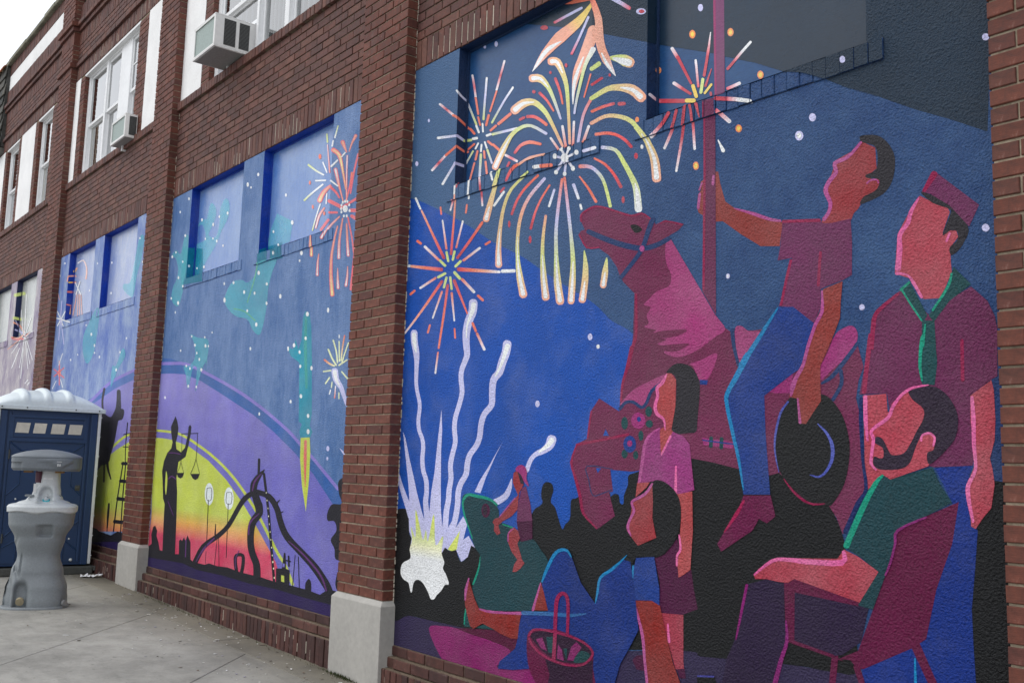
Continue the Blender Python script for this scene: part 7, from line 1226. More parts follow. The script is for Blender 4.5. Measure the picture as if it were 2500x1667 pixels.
q|3|w|yg2>yg2>yg2>yg2>yg2>yg2>orp>pinkg>pinkg>pinkg|-10410 1542 269 -6 261 -17 464 -64 505 -131 442 -166 359 -178 285 -169 323 -205 88 -60 214 -238 -936 21 -1189 -15 -1050 17 69 399
s|3|w|yg2|-10419 1614 13 -6 18 -2 126 -5 172 -7 156 -9 111 -8 97 -9 107 -17 129 -25 140 -32 145 -37 150 -39 154 -42 150 -47 144 -49 141 -54 141 -60 150 -72 149 -78 133 -75 114 -72 101 -70 87 -62 71 -50 59 -42 54 -36 48 -28 41 -20 42 -27 55 -45 56 -52 39 -36 10 -4 13 -1 -3316 1228 13 5 19 1 125 -5 174 -7 159 -9 115 -8 104 -10 116 -18 134 -26 142 -33 146 -37 151 -39 156 -43 152 -48 146 -50 142 -54 144 -61 150 -73 150 -78 134 -76 114 -73 101 -70 87 -61 71 -50 58 -42 53 -35 46 -26 42 -21 45 -29 56 -46 56 -51 40 -37 2 -6 -6 -6
#B|painted_skyline|black playground skyline with a curving slide and towers
q|4|w|purpg|-10459 357 1623 3 697 -9 1175 -6 525 -4 278 -1 34 -345 -4268 73
q|5|w|blackb|-10394 422 91 27 64 24 -31 89 40 81 55 14 65 -45 -7 -52 68 -60 52 -72 91 1 320 -5 101 9 -17 121 40 21 37 -15 43 39 46 -33 39 58 86 -60 28 -153 67 -18 274 1 97 21 178 -7 226 10 274 -15 234 0 199 -1 216 -8 296 1 258 -2 206 -13 113 50 97 2 207 -13 10 -97 -206 6 -526 3 -424 8 -487 -9 -539 9 -593 -7 -364 26 -1005 -27
s|6|w|blackb|-9073 361 32 7 20 12 44 45 63 63 72 54 88 39 107 36 100 37 80 35 70 34 68 41 71 56 68 61 58 51 45 33 36 24 36 19 47 18 53 17 39 11 18 9 4 12 -1271 -710 -15 11 3 13 45 46 67 67 86 62 110 47 115 37 99 34 76 32 66 30 63 37 67 53 66 61 59 52 44 37 38 27 44 26 59 23 60 18 40 11 27 4 28 -2
s|7|w|blackb|-7878 1074 14 -10 24 -5 62 -6 81 -8 66 -13 49 -20 48 -28 41 -30 29 -33 23 -37 30 -38 34 -37 41 -36 58 -38 82 -36 92 -34 86 -32 76 -30 72 -29 64 -29 62 -31 58 -33 48 -29 40 -24 30 -21 22 -14 19 -8 25 -1 -1366 709 23 7 27 1 64 -5 92 -8 91 -17 69 -28 56 -33 46 -35 35 -37 24 -37 29 -35 34 -33 38 -32 50 -30 73 -32 89 -33 86 -31 79 -29 77 -27 72 -30 65 -33 60 -35 50 -30 36 -28 26 -25 16 -16 5 -12 -9 -13
s|8|w|blackb|-7716 1269 -5 0 -4 -2 -41 -12 -55 -20 -51 -20 -36 -21 -32 -22 -26 -24 -7 -28 1 -27 7 -23 17 -19 15 -7 8 -6 21 -25 27 -33 18 -24 25 -13 39 -6 86 329 1 -2 -2 -2 -20 -20 -32 -26 -26 -25 -20 -20 -15 -19 -8 -17 -7 -18 -2 -20 1 -15 1 1 10 -2 27 -16 29 -28 32 -33 22 -22 3 -18 -19 -16
s|9|w|blackb|-7838 1003 -23 -15 -2 -18 12 -17 13 -21 2 -15 -18 -16 -40 -25 -39 -30 -22 -30 -11 -28 -6 -31 -1 -36 5 -39 9 -36 13 -32 18 -28 23 -28 30 -27 31 -24 21 -24 11 -32 4 -38 3 -28 12 -14 30 -8 -11 648 37 -7 20 -15 9 -18 13 -29 -4 -36 -37 -33 -43 -25 -30 -22 -15 -19 -10 -21 -6 -26 -2 -32 3 -36 7 -33 12 -27 16 -24 19 -24 27 -22 34 -25 29 -32 16 -39 7 -40 4 -27 -8 -17 -27 -13
s|9|w|blackb|-7841 1358 -9 -4 -3 -5 9 -119 4 -5 10 -4 9 137 10 -4 4 -5 9 -119 -3 -5 -9 -4
s|9|w|blackb|-7734 1240 -8 -4 -1 -5 36 -84 50 -117 42 -102 22 -61 14 -47 21 -70 40 -124 48 -143 33 -102 5 -4 9 -2 -292 867 11 -3 5 -5 36 -84 49 -116 42 -102 21 -61 14 -47 22 -70 39 -123 47 -143 33 -101 -1 -5 -8 -5
q|10|w|cream|-7647 1081 -1 -5 -5 -2 -6 2 -2 5 1 5 5 2 5 -2
q|10|w|cream|-7624 1019 -1 -5 -5 -3 -5 2 -3 5 1 6 5 2 6 -2
q|10|w|cream|-7598 957 -2 -5 -4 -3 -6 2 -3 5 2 6 5 2 5 -2
q|10|w|cream|-7578 895 -1 -5 -5 -2 -5 1 -3 5 1 6 5 2 6 -2
q|10|w|cream|-7555 834 -1 -5 -5 -3 -5 2 -3 5 1 5 5 3 5 -2
q|10|w|cream|-7532 773 -2 -5 -4 -2 -6 1 -3 5 2 5 5 3 5 -2
q|10|w|cream|-7512 713 -2 -6 -4 -2 -6 2 -2 5 1 5 5 2 5 -2
q|10|w|cream|-7488 653 -2 -6 -6 -2 -7 1 -3 5 2 5 6 3 7 -2
q|10|w|cream|-7468 593 -2 -5 -6 -3 -7 1 -3 5 2 5 6 3 7 -1
q|10|w|cream|-7447 543 -3 -6 -8 -3 -8 2 -4 5 2 6 8 4 9 -2
q|10|w|cream|-7429 494 -2 -6 -8 -3 -9 2 -4 5 3 6 8 3 8 -1
q|10|w|cream|-7406 426 -2 -6 -8 -4 -9 2 -4 5 3 6 8 3 8 -1
s|8|w|violet|-7215 725 1 -1 2 -2 59 -18 83 -27 82 -28 77 -28 75 -30 66 -29 51 -24 42 -23 34 -24 30 -27 24 -28 17 -19 3 -2 5 -1 -647 313 4 1 3 -1 62 -17 86 -25 85 -26 78 -28 77 -30 67 -28 52 -25 43 -24 36 -25 28 -29 22 -29 14 -20 0 -2 -2 -3
s|7|w|violet|-9049 396 3 1 2 1 45 34 62 49 68 45 76 42 82 40 58 28 3 3 0 3 -404 -245 -2 1 1 1 36 36 54 50 61 49 82 42 87 40 60 27 7 2 8 0
s|10|w|violet|-7769 1234 -4 0 -3 -1 -36 -16 -50 -24 -42 -27 -18 -29 -6 -30 -3 -20 1 -3 4 -1 162 150 1 -2 -2 -2 -31 -18 -43 -25 -33 -26 -19 -26 -12 -28 -8 -20 -2 -2 -4 -2
s|10|w|violet|-7764 909 -4 0 -4 -1 -50 -20 -71 -30 -56 -34 -16 -38 3 -37 5 -26 2 -3 6 -1 190 188 0 -2 -2 -1 -46 -22 -64 -31 -45 -32 -16 -33 0 -36 1 -25 -2 -3 -5 -3
s|6|w|violet|-9331 583 -5 -2 -2 -2 13 -157 2 -2 6 -1 -2 165 5 -1 2 -3 13 -156 -2 -3 -5 -2
s|6|w|blackb|-8120 390 11 7 2 8 -12 21 -16 29 -11 26 -3 21 1 16 5 6 22 6 38 3 19 -1 6 -8 4 -21 0 -24 -5 -27 -8 -28 -7 -21 3 -7 12 -5 -90 -6 -17 3 -9 6 -12 21 -17 30 -11 28 -4 24 3 22 25 23 54 14 62 6 58 -7 25 -21 5 -26 0 -25 -4 -29 -9 -29 -7 -21 -8 -7 -15 -6
s|7|w|violet|-8120 579 -5 -1 -3 -2 -19 -20 -26 -28 -17 -29 1 -29 11 -27 8 -20 2 -1 4 -1 51 157 3 -2 -1 -2 -19 -19 -25 -28 -16 -28 1 -27 10 -27 8 -19 0 -2 -4 -2
q|11|w|blackb|-7397 499 103 8 19 124 27 -1 22 -118 67 -4 6 -136 -228 6
q|12|w|yg2|-7299 456 53 1 6 -49 -53 1
q|12|w|purple2|-7281 548 32 1 3 -27 -38 -2
s|12|w|blackb|-7245 573 3 -3 6 0 79 -1 6 0 4 2 -96 6 5 2 6 1 78 -1 6 -1 3 -2
s|13|w|blackb|-7198 616 -4 -3 -2 -3 16 -75 3 -3 5 -1 -7 86 5 -2 3 -2 16 -75 -2 -3 -4 -3
s|6|w|blackb|-7087 628 -3 -1 -1 -2 -15 -237 1 -2 3 -1 20 243 3 -1 1 -1 -15 -237 -1 -2 -3 -1
s|8|w|blackb|-7033 623 -2 -2 -1 -1 47 -249 1 -1 3 -1 -42 254 3 -1 1 -1 47 -248 -1 -2 -2 -1
s|7|w|blackb|-8595 669 -2 -1 -1 -1 -27 -258 0 -1 3 -1 32 262 3 0 0 -1 -27 -259 -1 -1 -2 -1
s|8|w|blackb|-8572 671 -2 -1 -1 -1 54 -262 2 -1 2 -1 -50 266 2 0 1 -2 55 -261 -1 -1 -2 -1
s|8|w|blackb|-8638 669 7 3 2 4 -14 91 -1 1 -3 1 -7 -101 -7 3 -3 3 7 92 1 2 3 1
s|8|w|blackb|-7432 945 10 5 3 6 -5 14 -6 19 -1 15 10 11 17 10 12 7 2 1 0 2 -64 -92 -11 4 -5 6 0 14 1 21 6 19 21 14 24 10 17 5 3 1 4 0
s|8|w|blackb|-7389 928 5 0 5 0 52 13 3 2 2 2 -70 -14 1 3 4 1 51 13 5 1 5 -1
p|6|w|blackb|-6884 383 -10 47 13 20 39 25 38 -26 3 -66
p|3|w|blackb|-6252 1290 -145 -50 -73 -39 19 -84 45 -68 -144 -12 -62 -69 15 -51 98 1 36 -63 -76 -71 61 -60 16 -64 68 -12 204 0
p|6|w|blackb|-6187 613 -201 -29 -41 -59 -3 -64 80 -37 181 21
#B|painted_lamp|pair of white glowing court lamps on thin poles
q|4|w|glow|-8743 1027 1 -25 -6 -24 -13 -22 -18 -16 -23 -11 -26 -5 -27 2 -26 9 -25 15 -20 20 -14 24 -8 25 -1 27 6 24 13 21 19 17 23 11 26 4 28 -2 26 -10 24 -15 19 -20 15 -23
q|4|w|glow|-8296 1008 0 -25 -6 -24 -13 -20 -18 -17 -23 -10 -25 -5 -27 2 -25 8 -24 15 -19 19 -14 23 -8 25 0 26 6 23 13 21 19 17 23 10 25 4 27 -2 26 -9 23 -15 19 -19 13 -23
s|5|w|blackb|-8904 1073 3 -1 4 0 29 4 38 4 26 -5 12 -29 4 -41 -9 -29 -25 -10 -36 0 -28 9 -9 29 0 41 2 30 -1 1 -3 1 -8 -2 1 1 3 1 30 4 43 4 35 -8 13 -31 4 -41 -9 -31 -32 -12 -46 -1 -34 12 -10 31 0 41 2 30 1 1 2 1
s|5|w|blackb|-8456 1050 2 -1 4 0 30 4 40 4 27 -5 13 -26 2 -36 -9 -26 -28 -9 -40 0 -29 9 -8 25 3 36 3 26 -1 1 -2 1 -9 -2 2 2 2 0 32 4 44 4 35 -7 14 -27 2 -37 -10 -28 -35 -11 -47 0 -35 11 -10 27 3 36 3 26 1 1 3 1
s|8|w|blackb|-8854 973 -3 -1 -1 -2 26 -419 1 -2 3 -1 -20 425 4 -1 1 -2 26 -418 -1 -2 -3 -1
s|7|w|blackb|-8406 960 -3 -1 -1 -1 28 -461 1 -1 3 -1 -22 465 3 0 1 -2 28 -460 -1 -1 -3 -2
s|4|w|blackb|-8831 513 -2 -1 -1 -1 0 -104 1 -1 2 -1 6 109 2 -1 1 -1 0 -104 -1 -2 -2 -1
#B|painted_statue|black justice statue holding scales
q|6|w|blackb|-9825 1752 60 -53 40 -65 -5 -64 -38 -77 30 -65 128 -31 95 45 51 126 6 75 37 19 37 -20 -5 -62 -40 -113 -53 -113 -113 -32 -66 -20 -13 -77 -9 -76 44 -137 31 -249 30 -370 -341 -30 -36 444 2 77 -57 49 -34 128 -48 143 35 105 76 79 100 46 24 59 -54 91 -20 66 51 51
p|7|w|yg2|-9978 1206 3 -155 44 -76 5 155
s|7|w|violet|-9956 1386 6 -1 7 -1 36 1 51 1 55 -1 62 -3 67 -5 47 -3 7 0 5 1 -344 15 4 2 7 1 36 1 53 1 57 -1 64 -3 68 -5 47 -3 6 -2 3 -2
s|8|w|violet|-9896 1126 8 0 6 2 21 9 28 13 25 6 31 -5 40 -11 30 -8 7 -1 8 0 -214 -3 -2 3 3 3 21 10 32 14 42 8 47 -6 44 -12 29 -8 5 -2 0 -3
s|7|w|violet|-9873 915 -2 -1 1 -2 175 -130 3 -1 3 -1 -175 136 4 0 3 -1 175 -131 0 -1 -1 -2
s|7|w|blackb|-9635 1574 4 -2 6 -1 418 3 5 1 3 2 -437 0 3 1 6 1 418 3 5 -1 4 -1
s|8|w|blackb|-9621 1575 11 -77 13 -107 0 -88 -24 -52 -38 -34 -27 -23 75 381 11 -77 13 -107 1 -89 -25 -52 -38 -35 -28 -22
s|9|w|blackb|-9596 1302 95 -105 -86 106 95 -105
s|8|w|blackb|-9221 1581 -3 -1 -1 -2 6 -66 6 -92 -7 -81 -33 -60 -45 -49 -33 -34 -1 -1 2 -1 115 386 2 -1 1 -1 6 -66 6 -92 -8 -82 -32 -60 -46 -50 -33 -34 -2 -1 -4 0
s|9|w|blackb|-9219 1338 115 -138 -105 139 114 -138
q|10|w|blackb|-9693 1197 203 4 -33 -42 -56 -14 -61 11
q|10|w|blackb|-9329 1195 233 6 -37 -44 -62 -16 -67 13
#B|painted_rocket|teal rocket climbing on a yellow flame
q|1|w|teal|-7140 2533 70 -23 46 -119 49 -331 -4 -3 40 -347 -22 -90 49 -51 -38 -45 -164 6 -17 51 38 51 -58 21 -45 469 -156 63 5 -10 -82 91 109 -29 36 82 57 -89 48 70 1 179
s|2|w|teal2|-7132 2484 -9 -3 -3 -5 1 -57 3 -82 8 -93 19 -115 24 -124 18 -87 4 -6 10 -4 -55 573 9 -4 4 -6 4 -57 6 -82 10 -92 17 -114 20 -123 14 -87 -2 -5 -8 -4
q|3|w|yg2|-7102 1525 152 4 24 -119 2 -199 -25 -247 -88 194 -56 200
s|4|w|flame|-7026 1509 -9 -4 -3 -5 1 -34 2 -50 3 -57 15 -73 17 -80 14 -56 1 -1 2 -1 -24 360 9 -3 4 -6 3 -34 5 -49 6 -57 1 -72 2 -80 0 -57 -1 -1 -1 -1
#B|painted_constellation|soft teal constellation creatures dotted with stars
p|1|w|tealp|-9588 3645 111 48 118 -8 47 109 61 28 109 -73 13 -80 -67 -79 -83 -83 185 -50 71 141 -17 106 80 88 93 -6 59 -87 -28 -109 -137 -102 -108 -110 -204 -124 -179 -112 -103 8 -70 289 281 35 -94 161
p|1|r|tealp|-9804 3697 113 48 121 -8 48 113 62 28 112 -75 13 -82 -68 -80 -85 -86 190 -51 72 145 -17 108 81 90 95 -6 61 -89 -29 -111 -140 -105 -110 -113 -209 -126 -183 -114 -106 7 -71 296 288 36 -97 164
p|1|v0|tealp|83 3698 43 77 47 22 19 128 25 47 45 -47 6 -83 -28 -102 -35 -110 78 -7 31 172 -8 110 35 118 41 23 27 -80 -13 -128 -61 -151 -46 -146 -86 -179 -72 -154 -40 -13 -27 281 110 101 -37 145
q|2|w|tealp2|-9947 3488 540 -98 58 -334 -595 35
q|2|r|tealp2|-10171 3536 552 -100 60 -342 -609 37
q|2|v0|tealp2|-50 3458 204 19 23 -337 -226 -72
p|3|w|tealp|-10272 3440 122 51 142 -63 77 167 111 -19 3 -244 -14 -174 -31 -117 -114 -163 -202 91 13 123 95 84 16 108 -98 124
p|3|r|tealp|-10503 3487 125 53 144 -65 80 170 113 -18 3 -251 -14 -177 -32 -120 -116 -166 -208 93 14 125 97 86 17 110 -101 128
p|3|v0|tealp|-162 3346 41 73 49 -32 28 180 40 7 1 -244 -5 -176 -11 -122 -41 -179 -71 57 5 121 33 98 5 108 -34 102
q|1|r|tealp|-7938 3490 312 -125 -27 -172 -427 -8 -13 97 65 107
q|1|v1|tealp|156 3534 154 -44 -14 -189 -206 -111 -6 93 30 124
q|2|w|tealp2|-8103 3176 463 -4 30 -140 -488 14
q|2|r|tealp2|-8286 3217 474 -4 30 -143 -499 14
q|2|v1|tealp2|-1 3175 217 107 15 -141 -230 -95
p|3|w|tealp|-8603 2960 189 -13 118 -39 156 50 40 100 364 -13 -61 -110 -57 -140 -7 -135 -54 -176 -67 -73 -141 58 -124 104 -231 47 -187 79 -120 99 58 104
p|3|w|tealp|-9579 2554 195 -49 234 -32 61 -80 -44 -206 28 81 -114 -80 -50 -85 -77 -123 -4 114 -4 114 -101 6 -67 -188 -54 15 -57 119 -67 82 161 5 122 69 -40 131
s|4|w|tealg|-8562 2699 5 -4 8 -2 61 -10 85 -16 83 -21 85 -34 86 -41 59 -29 7 -2 8 0 -486 164 6 1 8 0 62 -11 88 -16 89 -23 89 -36 87 -41 60 -29 4 -3 0 -4
s|4|w|tealg|-8104 3064 -7 0 -3 -3 -13 -40 -20 -57 -25 -58 -37 -63 -44 -66 -30 -46 0 -3 4 -3 186 337 5 -4 1 -3 -13 -40 -20 -57 -25 -59 -37 -63 -43 -65 -31 -46 -4 -3 -7 0
#B|painted_stars|white stars scattered over the hazy blue sky
q|1|w|white|-8183 3877 -6 -11 -17 -1 -19 9 -9 14 6 11 17 1 19 -9
q|1|w|white|-8398 3829 -5 -15 -18 -2 -19 10 -11 18 6 14 17 3 20 -10
q|1|w|white|-8330 3788 -4 -7 -12 -1 -13 6 -6 9 4 7 12 1 13 -6
q|1|r|white|-7764 3620 -4 -10 -14 -2 -16 8 -7 13 4 10 14 2 16 -8
q|1|w|white|-9859 3984 -6 -11 -17 -1 -19 8 -10 14 5 11 18 1 19 -9
q|1|w|white|-10092 3886 -4 -9 -12 -2 -15 7 -7 12 3 9 13 2 15 -7
q|2|r|white|-9669 3742 -5 -12 -17 -2 -19 8 -9 14 5 12 17 2 18 -8
q|2|r|white|-9364 3641 -4 -13 -16 -2 -18 8 -9 15 5 12 16 3 17 -9
q|2|r|white|-9022 3693 -4 -11 -15 -2 -17 8 -8 13 4 11 15 2 17 -8
q|2|r|white|-9224 3695 -4 -10 -13 -2 -15 7 -7 12 4 9 13 2 15 -7
q|4|w|white|-9889 3602 -5 -11 -17 -2 -20 8 -10 13 6 11 17 2 20 -8
q|2|r|white|-9550 3526 -4 -8 -11 -2 -13 6 -7 9 4 8 11 2 13 -6
q|2|r|white|-9248 3454 -4 -10 -13 -3 -15 7 -8 13 4 10 13 2 15 -7
q|2|r|white|-9353 3497 -3 -7 -11 -2 -13 5 -6 10 3 8 11 1 13 -5
q|1|r|white|-9084 3383 -4 -9 -13 -2 -15 6 -7 11 4 8 13 2 15 -6
q|3|r|white|-9791 3452 -5 -10 -14 -2 -16 7 -9 12 5 10 14 2 16 -7
q|3|v0|white|88 3456 -2 -11 -5 -5 -7 3 -3 10 2 11 5 5 7 -3
q|4|w|white|-10220 3430 -6 -11 -18 -3 -21 8 -10 14 6 11 18 2 20 -8
q|4|w|white|-10129 3463 -4 -8 -13 -2 -14 6 -8 10 4 8 13 2 14 -6
q|4|r|white|-9945 3304 -7 -10 -20 -1 -22 7 -10 12 6 10 21 2 21 -8
q|4|v0|white|31 3277 -3 -11 -7 -5 -8 3 -4 10 3 11 7 5 8 -3
q|4|w|white|-9914 3332 -3 -8 -13 -2 -14 6 -7 10 4 8 12 2 14 -6
q|3|r|white|-9530 3236 -5 -11 -17 -2 -18 7 -9 13 5 10 17 3 18 -7
q|3|r|white|-9720 3249 -4 -8 -12 -2 -13 6 -7 9 4 8 12 2 13 -5
q|2|r|white|-7605 3349 -6 -13 -18 -3 -21 10 -9 16 6 14 18 2 21 -9
q|2|r|white|-7974 3332 -4 -9 -12 -2 -14 7 -7 11 4 9 13 2 13 -6
q|3|r|white|-7861 3198 -4 -8 -13 -1 -13 5 -7 9 5 8 12 1 14 -5
q|3|w|white|-7760 3097 -4 -12 -14 -3 -16 8 -7 13 4 11 14 3 15 -7
q|4|w|white|-10000 3178 -5 -11 -15 -3 -17 7 -9 13 5 11 15 3 17 -7
q|4|w|white|-9835 3067 -5 -9 -14 -2 -17 6 -8 11 5 8 14 3 17 -6
q|4|w|white|-10166 2982 -5 -10 -15 -2 -17 6 -9 11 5 9 15 2 17 -6
q|4|w|white|-9953 2910 -5 -15 -20 -4 -22 9 -12 16 5 15 20 4 23 -9
q|5|w|white|-8039 2962 -6 -13 -18 -3 -20 8 -10 16 6 13 18 3 20 -9
q|4|w|white|-8580 2944 -5 -9 -14 -3 -15 6 -8 12 5 10 14 2 15 -6
q|4|w|white|-8756 2803 -2 -12 -8 -8 -13 -2 -15 5 -11 11 -6 13 2 12 8 8 14 1 14 -4 11 -11
q|4|w|white|-8329 2827 -5 -12 -15 -3 -17 7 -8 13 4 12 16 4 17 -7
q|4|w|white|-8108 2791 -4 -10 -13 -3 -14 6 -7 12 4 10 13 3 14 -6
q|4|w|white|-7868 2842 -5 -10 -14 -2 -16 6 -7 11 4 10 15 3 15 -6
q|4|w|white|-7850 2672 -4 -11 -12 -3 -14 6 -7 12 4 11 12 3 14 -6
q|5|w|white|-8239 2648 -4 -9 -13 -3 -15 6 -7 11 4 9 13 3 15 -6
q|4|w|white|-8027 2506 -5 -13 -17 -5 -18 8 -9 14 5 14 17 4 18 -7
q|1|w|white|-8800 2964 -3 -10 -13 -3 -14 6 -7 12 4 10 12 2 14 -6
q|1|w|white|-7242 3018 -6 -13 -17 -3 -19 8 -9 16 6 13 17 3 19 -9
q|1|w|white|-7278 2960 -4 -8 -9 -3 -10 5 -6 10 4 8 9 2 10 -5
q|1|w|white|-7590 2703 -4 -14 -16 -4 -16 8 -9 15 5 14 15 4 17 -8
q|1|w|white|-6745 2496 -1 -10 -6 -6 -9 -2 -10 4 -8 8 -3 10 1 10 6 7 9 2 10 -4 8 -8
q|3|w|white|-7076 2500 -6 -13 -18 -3 -20 7 -10 15 7 12 18 4 20 -8
q|3|w|white|-7089 2308 -4 -11 -14 -3 -15 6 -7 11 4 11 14 4 15 -6
q|2|w|white|-7282 2268 -5 -12 -16 -5 -17 7 -9 14 5 12 16 4 17 -7
q|2|w|white|-7394 2253 -4 -10 -11 -4 -12 5 -6 12 3 10 11 3 13 -5
q|2|w|white|-7184 2206 -4 -10 -12 -4 -14 5 -6 11 4 10 12 4 14 -5
q|1|w|white|-10030 2820 -3 -9 -10 -3 -11 5 -6 11 2 9 10 3 11 -5
q|1|w|white|-9020 2524 -2 -7 -8 -3 -10 4 -5 9 2 7 9 3 9 -4
q|1|w|white|-8126 2305 -5 -10 -12 -3 -14 5 -8 11 5 9 13 3 14 -5
q|4|w|white|-9523 2530 -4 -8 -11 -3 -13 5 -7 9 4 8 11 2 13 -4
q|4|w|white|-9185 2491 -4 -8 -11 -2 -12 4 -6 9 3 8 11 2 12 -4
q|4|w|white|-9418 2434 -5 -11 -16 -3 -18 6 -9 11 5 11 16 3 18 -6
q|4|w|white|-9145 2406 -5 -12 -18 -4 -19 7 -10 13 5 12 18 4 19 -7
q|4|w|white|-9080 2399 -3 -8 -11 -2 -12 4 -6 8 3 8 11 2 12 -4
q|4|w|white|-9364 2354 -3 -9 -11 -3 -13 5 -7 10 4 8 11 3 13 -4
q|4|w|white|-9289 2286 -3 -9 -11 -3 -13 4 -6 10 3 8 11 3 13 -4
q|1|w|white|-9799 2408 -4 -8 -12 -3 -13 4 -7 9 3 9 12 2 14 -4
q|4|w|white|-9517 2039 -5 -11 -16 -4 -18 5 -9 12 5 10 16 4 18 -5
q|4|w|white|-9311 2023 -4 -10 -13 -3 -15 5 -7 10 4 9 13 4 15 -5
q|4|w|white|-9208 2181 -6 -11 -17 -4 -20 6 -10 12 6 11 18 4 19 -6
q|4|w|white|-9508 2211 -4 -10 -14 -3 -16 5 -8 11 5 9 13 4 16 -5
q|4|w|white|-9610 2243 -4 -9 -15 -3 -15 5 -8 10 4 9 15 2 15 -4
q|5|w|white|-9282 2286 -4 -10 -13 -4 -15 5 -8 12 4 10 13 4 15 -6
q|5|w|white|-9363 2351 -3 -8 -11 -2 -13 4 -6 9 3 8 11 2 13 -4
q|2|w|white|-9799 2409 -3 -9 -12 -3 -14 4 -7 10 4 9 12 3 13 -4
q|3|w|white|-10139 1950 -4 -11 -15 -4 -17 5 -9 12 4 11 15 4 17 -5
q|3|w|white|-7181 2204 -4 -10 -12 -3 -14 5 -6 11 4 10 12 3 13 -5
q|2|w|white|-7114 1851 -5 -12 -16 -5 -16 6 -8 12 5 13 15 4 17 -6
q|2|w|white|-6976 1694 -5 -12 -14 -5 -16 5 -8 13 5 12 15 4 15 -5
q|2|w|white|-6960 1573 -2 -10 -7 -8 -12 -2 -12 2 -10 8 -4 10 2 10 8 7 11 3 12 -3 10 -7
q|2|w|white|-7158 2090 -4 -10 -13 -4 -13 5 -7 11 5 10 12 4 13 -5
q|2|w|white|-6964 2064 -5 -13 -13 -5 -14 7 -7 13 4 13 13 5 14 -7
q|1|w|white|-7293 1814 -4 -11 -12 -4 -14 5 -7 12 4 11 13 4 14 -5
q|2|w|white|-7868 1730 -3 -11 -10 -4 -12 4 -6 11 3 11 10 5 12 -5
q|3|w|white|-7390 2241 -3 -9 -12 -3 -12 5 -6 9 4 9 11 3 12 -5
q|2|w|white|-8130 2298 -3 -7 -9 -3 -10 4 -5 8 2 7 10 2 10 -3
q|1|w|lav|-6630 1444 -2 -10 -8 -7 -12 -3 -13 3 -9 7 -4 9 2 10 8 7 12 3 12 -3 10 -7
q|1|w|lav|-6638 1370 -4 -10 -11 -4 -12 4 -6 10 4 9 11 4 12 -3
#B|painted_firework|coral palm firework with a flower of white dots
s|1|w|ora>pinkf>pinkf|-6506 3535 -7 -1 -3 -4 -1 -19 -3 -29 -6 -31 -14 -39 -19 -44 -13 -30 0 -4 4 -3 76 200 6 -5 2 -5 -2 -19 -4 -28 -8 -32 -16 -39 -20 -43 -15 -30 -3 -2 -5 -1
s|1|w|pinkf|-6783 3626 -10 -5 0 -9 11 -19 16 -27 17 -31 20 -33 21 -36 23 -37 24 -39 24 -39 18 -28 3 -3 5 -2 -145 305 15 -7 10 -10 8 -19 13 -27 14 -30 11 -33 14 -35 14 -35 21 -39 21 -39 15 -27 0 -2 -2 -2
s|2|w|white>peach>peach|-6773 3618 -5 -3 0 -4 10 -19 15 -28 16 -30 18 -33 20 -36 21 -36 23 -40 23 -39 17 -27 2 -1 3 -2 -149 297 8 -4 5 -6 9 -18 13 -28 15 -30 14 -32 15 -36 16 -36 22 -38 22 -39 15 -27 1 -2 -2 -1
s|2|w|pinkf|-6591 3687 -6 -1 -2 -4 2 -42 2 -61 4 -64 6 -69 8 -71 5 -49 3 -4 5 -3 -14 365 6 -4 2 -5 1 -42 1 -61 3 -63 6 -68 7 -71 5 -49 -2 -3 -4 -1
s|3|w|white>peach|-6588 3683 -3 -1 -1 -1 1 -43 2 -61 4 -64 6 -68 8 -71 5 -49 1 -2 3 -2 -19 360 3 -2 1 -2 1 -43 2 -60 3 -64 6 -68 7 -70 5 -50 -1 -1 -2 -1
s|4|w|pinkf|-6850 3790 5 -12 15 -11 27 -14 34 -19 27 -22 26 -34 25 -43 25 -49 27 -61 28 -64 21 -46 3 -4 6 -3 -252 392 20 -2 21 -8 28 -15 44 -26 41 -36 22 -40 16 -45 15 -48 22 -59 23 -64 15 -45 -1 -3 -4 -2
s|4|r|pinkf|-7004 3845 5 -12 15 -12 28 -14 34 -19 28 -23 27 -34 25 -45 26 -50 28 -62 28 -66 21 -46 3 -4 6 -3 -257 400 21 -2 21 -8 29 -16 44 -26 43 -36 22 -42 16 -45 16 -49 23 -61 23 -66 15 -45 -1 -4 -4 -2
s|5|w|peach>yelp>peach|-6831 3784 2 -6 8 -6 27 -14 36 -20 31 -26 25 -35 23 -44 23 -49 26 -60 26 -64 19 -46 2 -2 3 -1 -243 379 11 -1 11 -5 28 -15 41 -24 38 -32 23 -39 18 -44 18 -48 23 -60 24 -64 16 -45 0 -2 -2 -1
s|5|r|peach>yelp>peach|-6985 3839 2 -6 9 -6 27 -15 37 -20 32 -27 25 -35 23 -45 24 -50 26 -62 28 -66 19 -46 2 -2 3 -2 -248 388 11 -1 11 -5 28 -15 42 -25 39 -33 24 -40 18 -45 18 -49 24 -61 24 -66 17 -46 0 -1 -3 -1
s|1|w|pinkf|-6696 3827 -8 -7 3 -11 13 -13 18 -20 18 -18 17 -18 16 -16 12 -12 4 -3 5 -2 -69 118 19 -8 12 -11 5 -13 9 -19 8 -18 10 -16 9 -16 6 -12 1 -3 -2 -2
s|2|w|peach>peach|-6683 3817 -4 -3 1 -5 12 -14 16 -19 15 -19 15 -17 15 -16 10 -12 2 -1 3 -1 -70 107 10 -5 7 -5 6 -14 11 -18 11 -18 11 -17 11 -16 8 -12 0 -1 -1 -1
s|1|w|pinkf|-6469 3823 -12 1 -9 -3 -12 -14 -18 -19 -16 -20 -13 -21 -10 -21 -6 -15 0 -2 2 -3 114 107 5 -8 -2 -6 -18 -11 -24 -16 -21 -16 -16 -19 -14 -19 -10 -13 -3 -2 -4 0
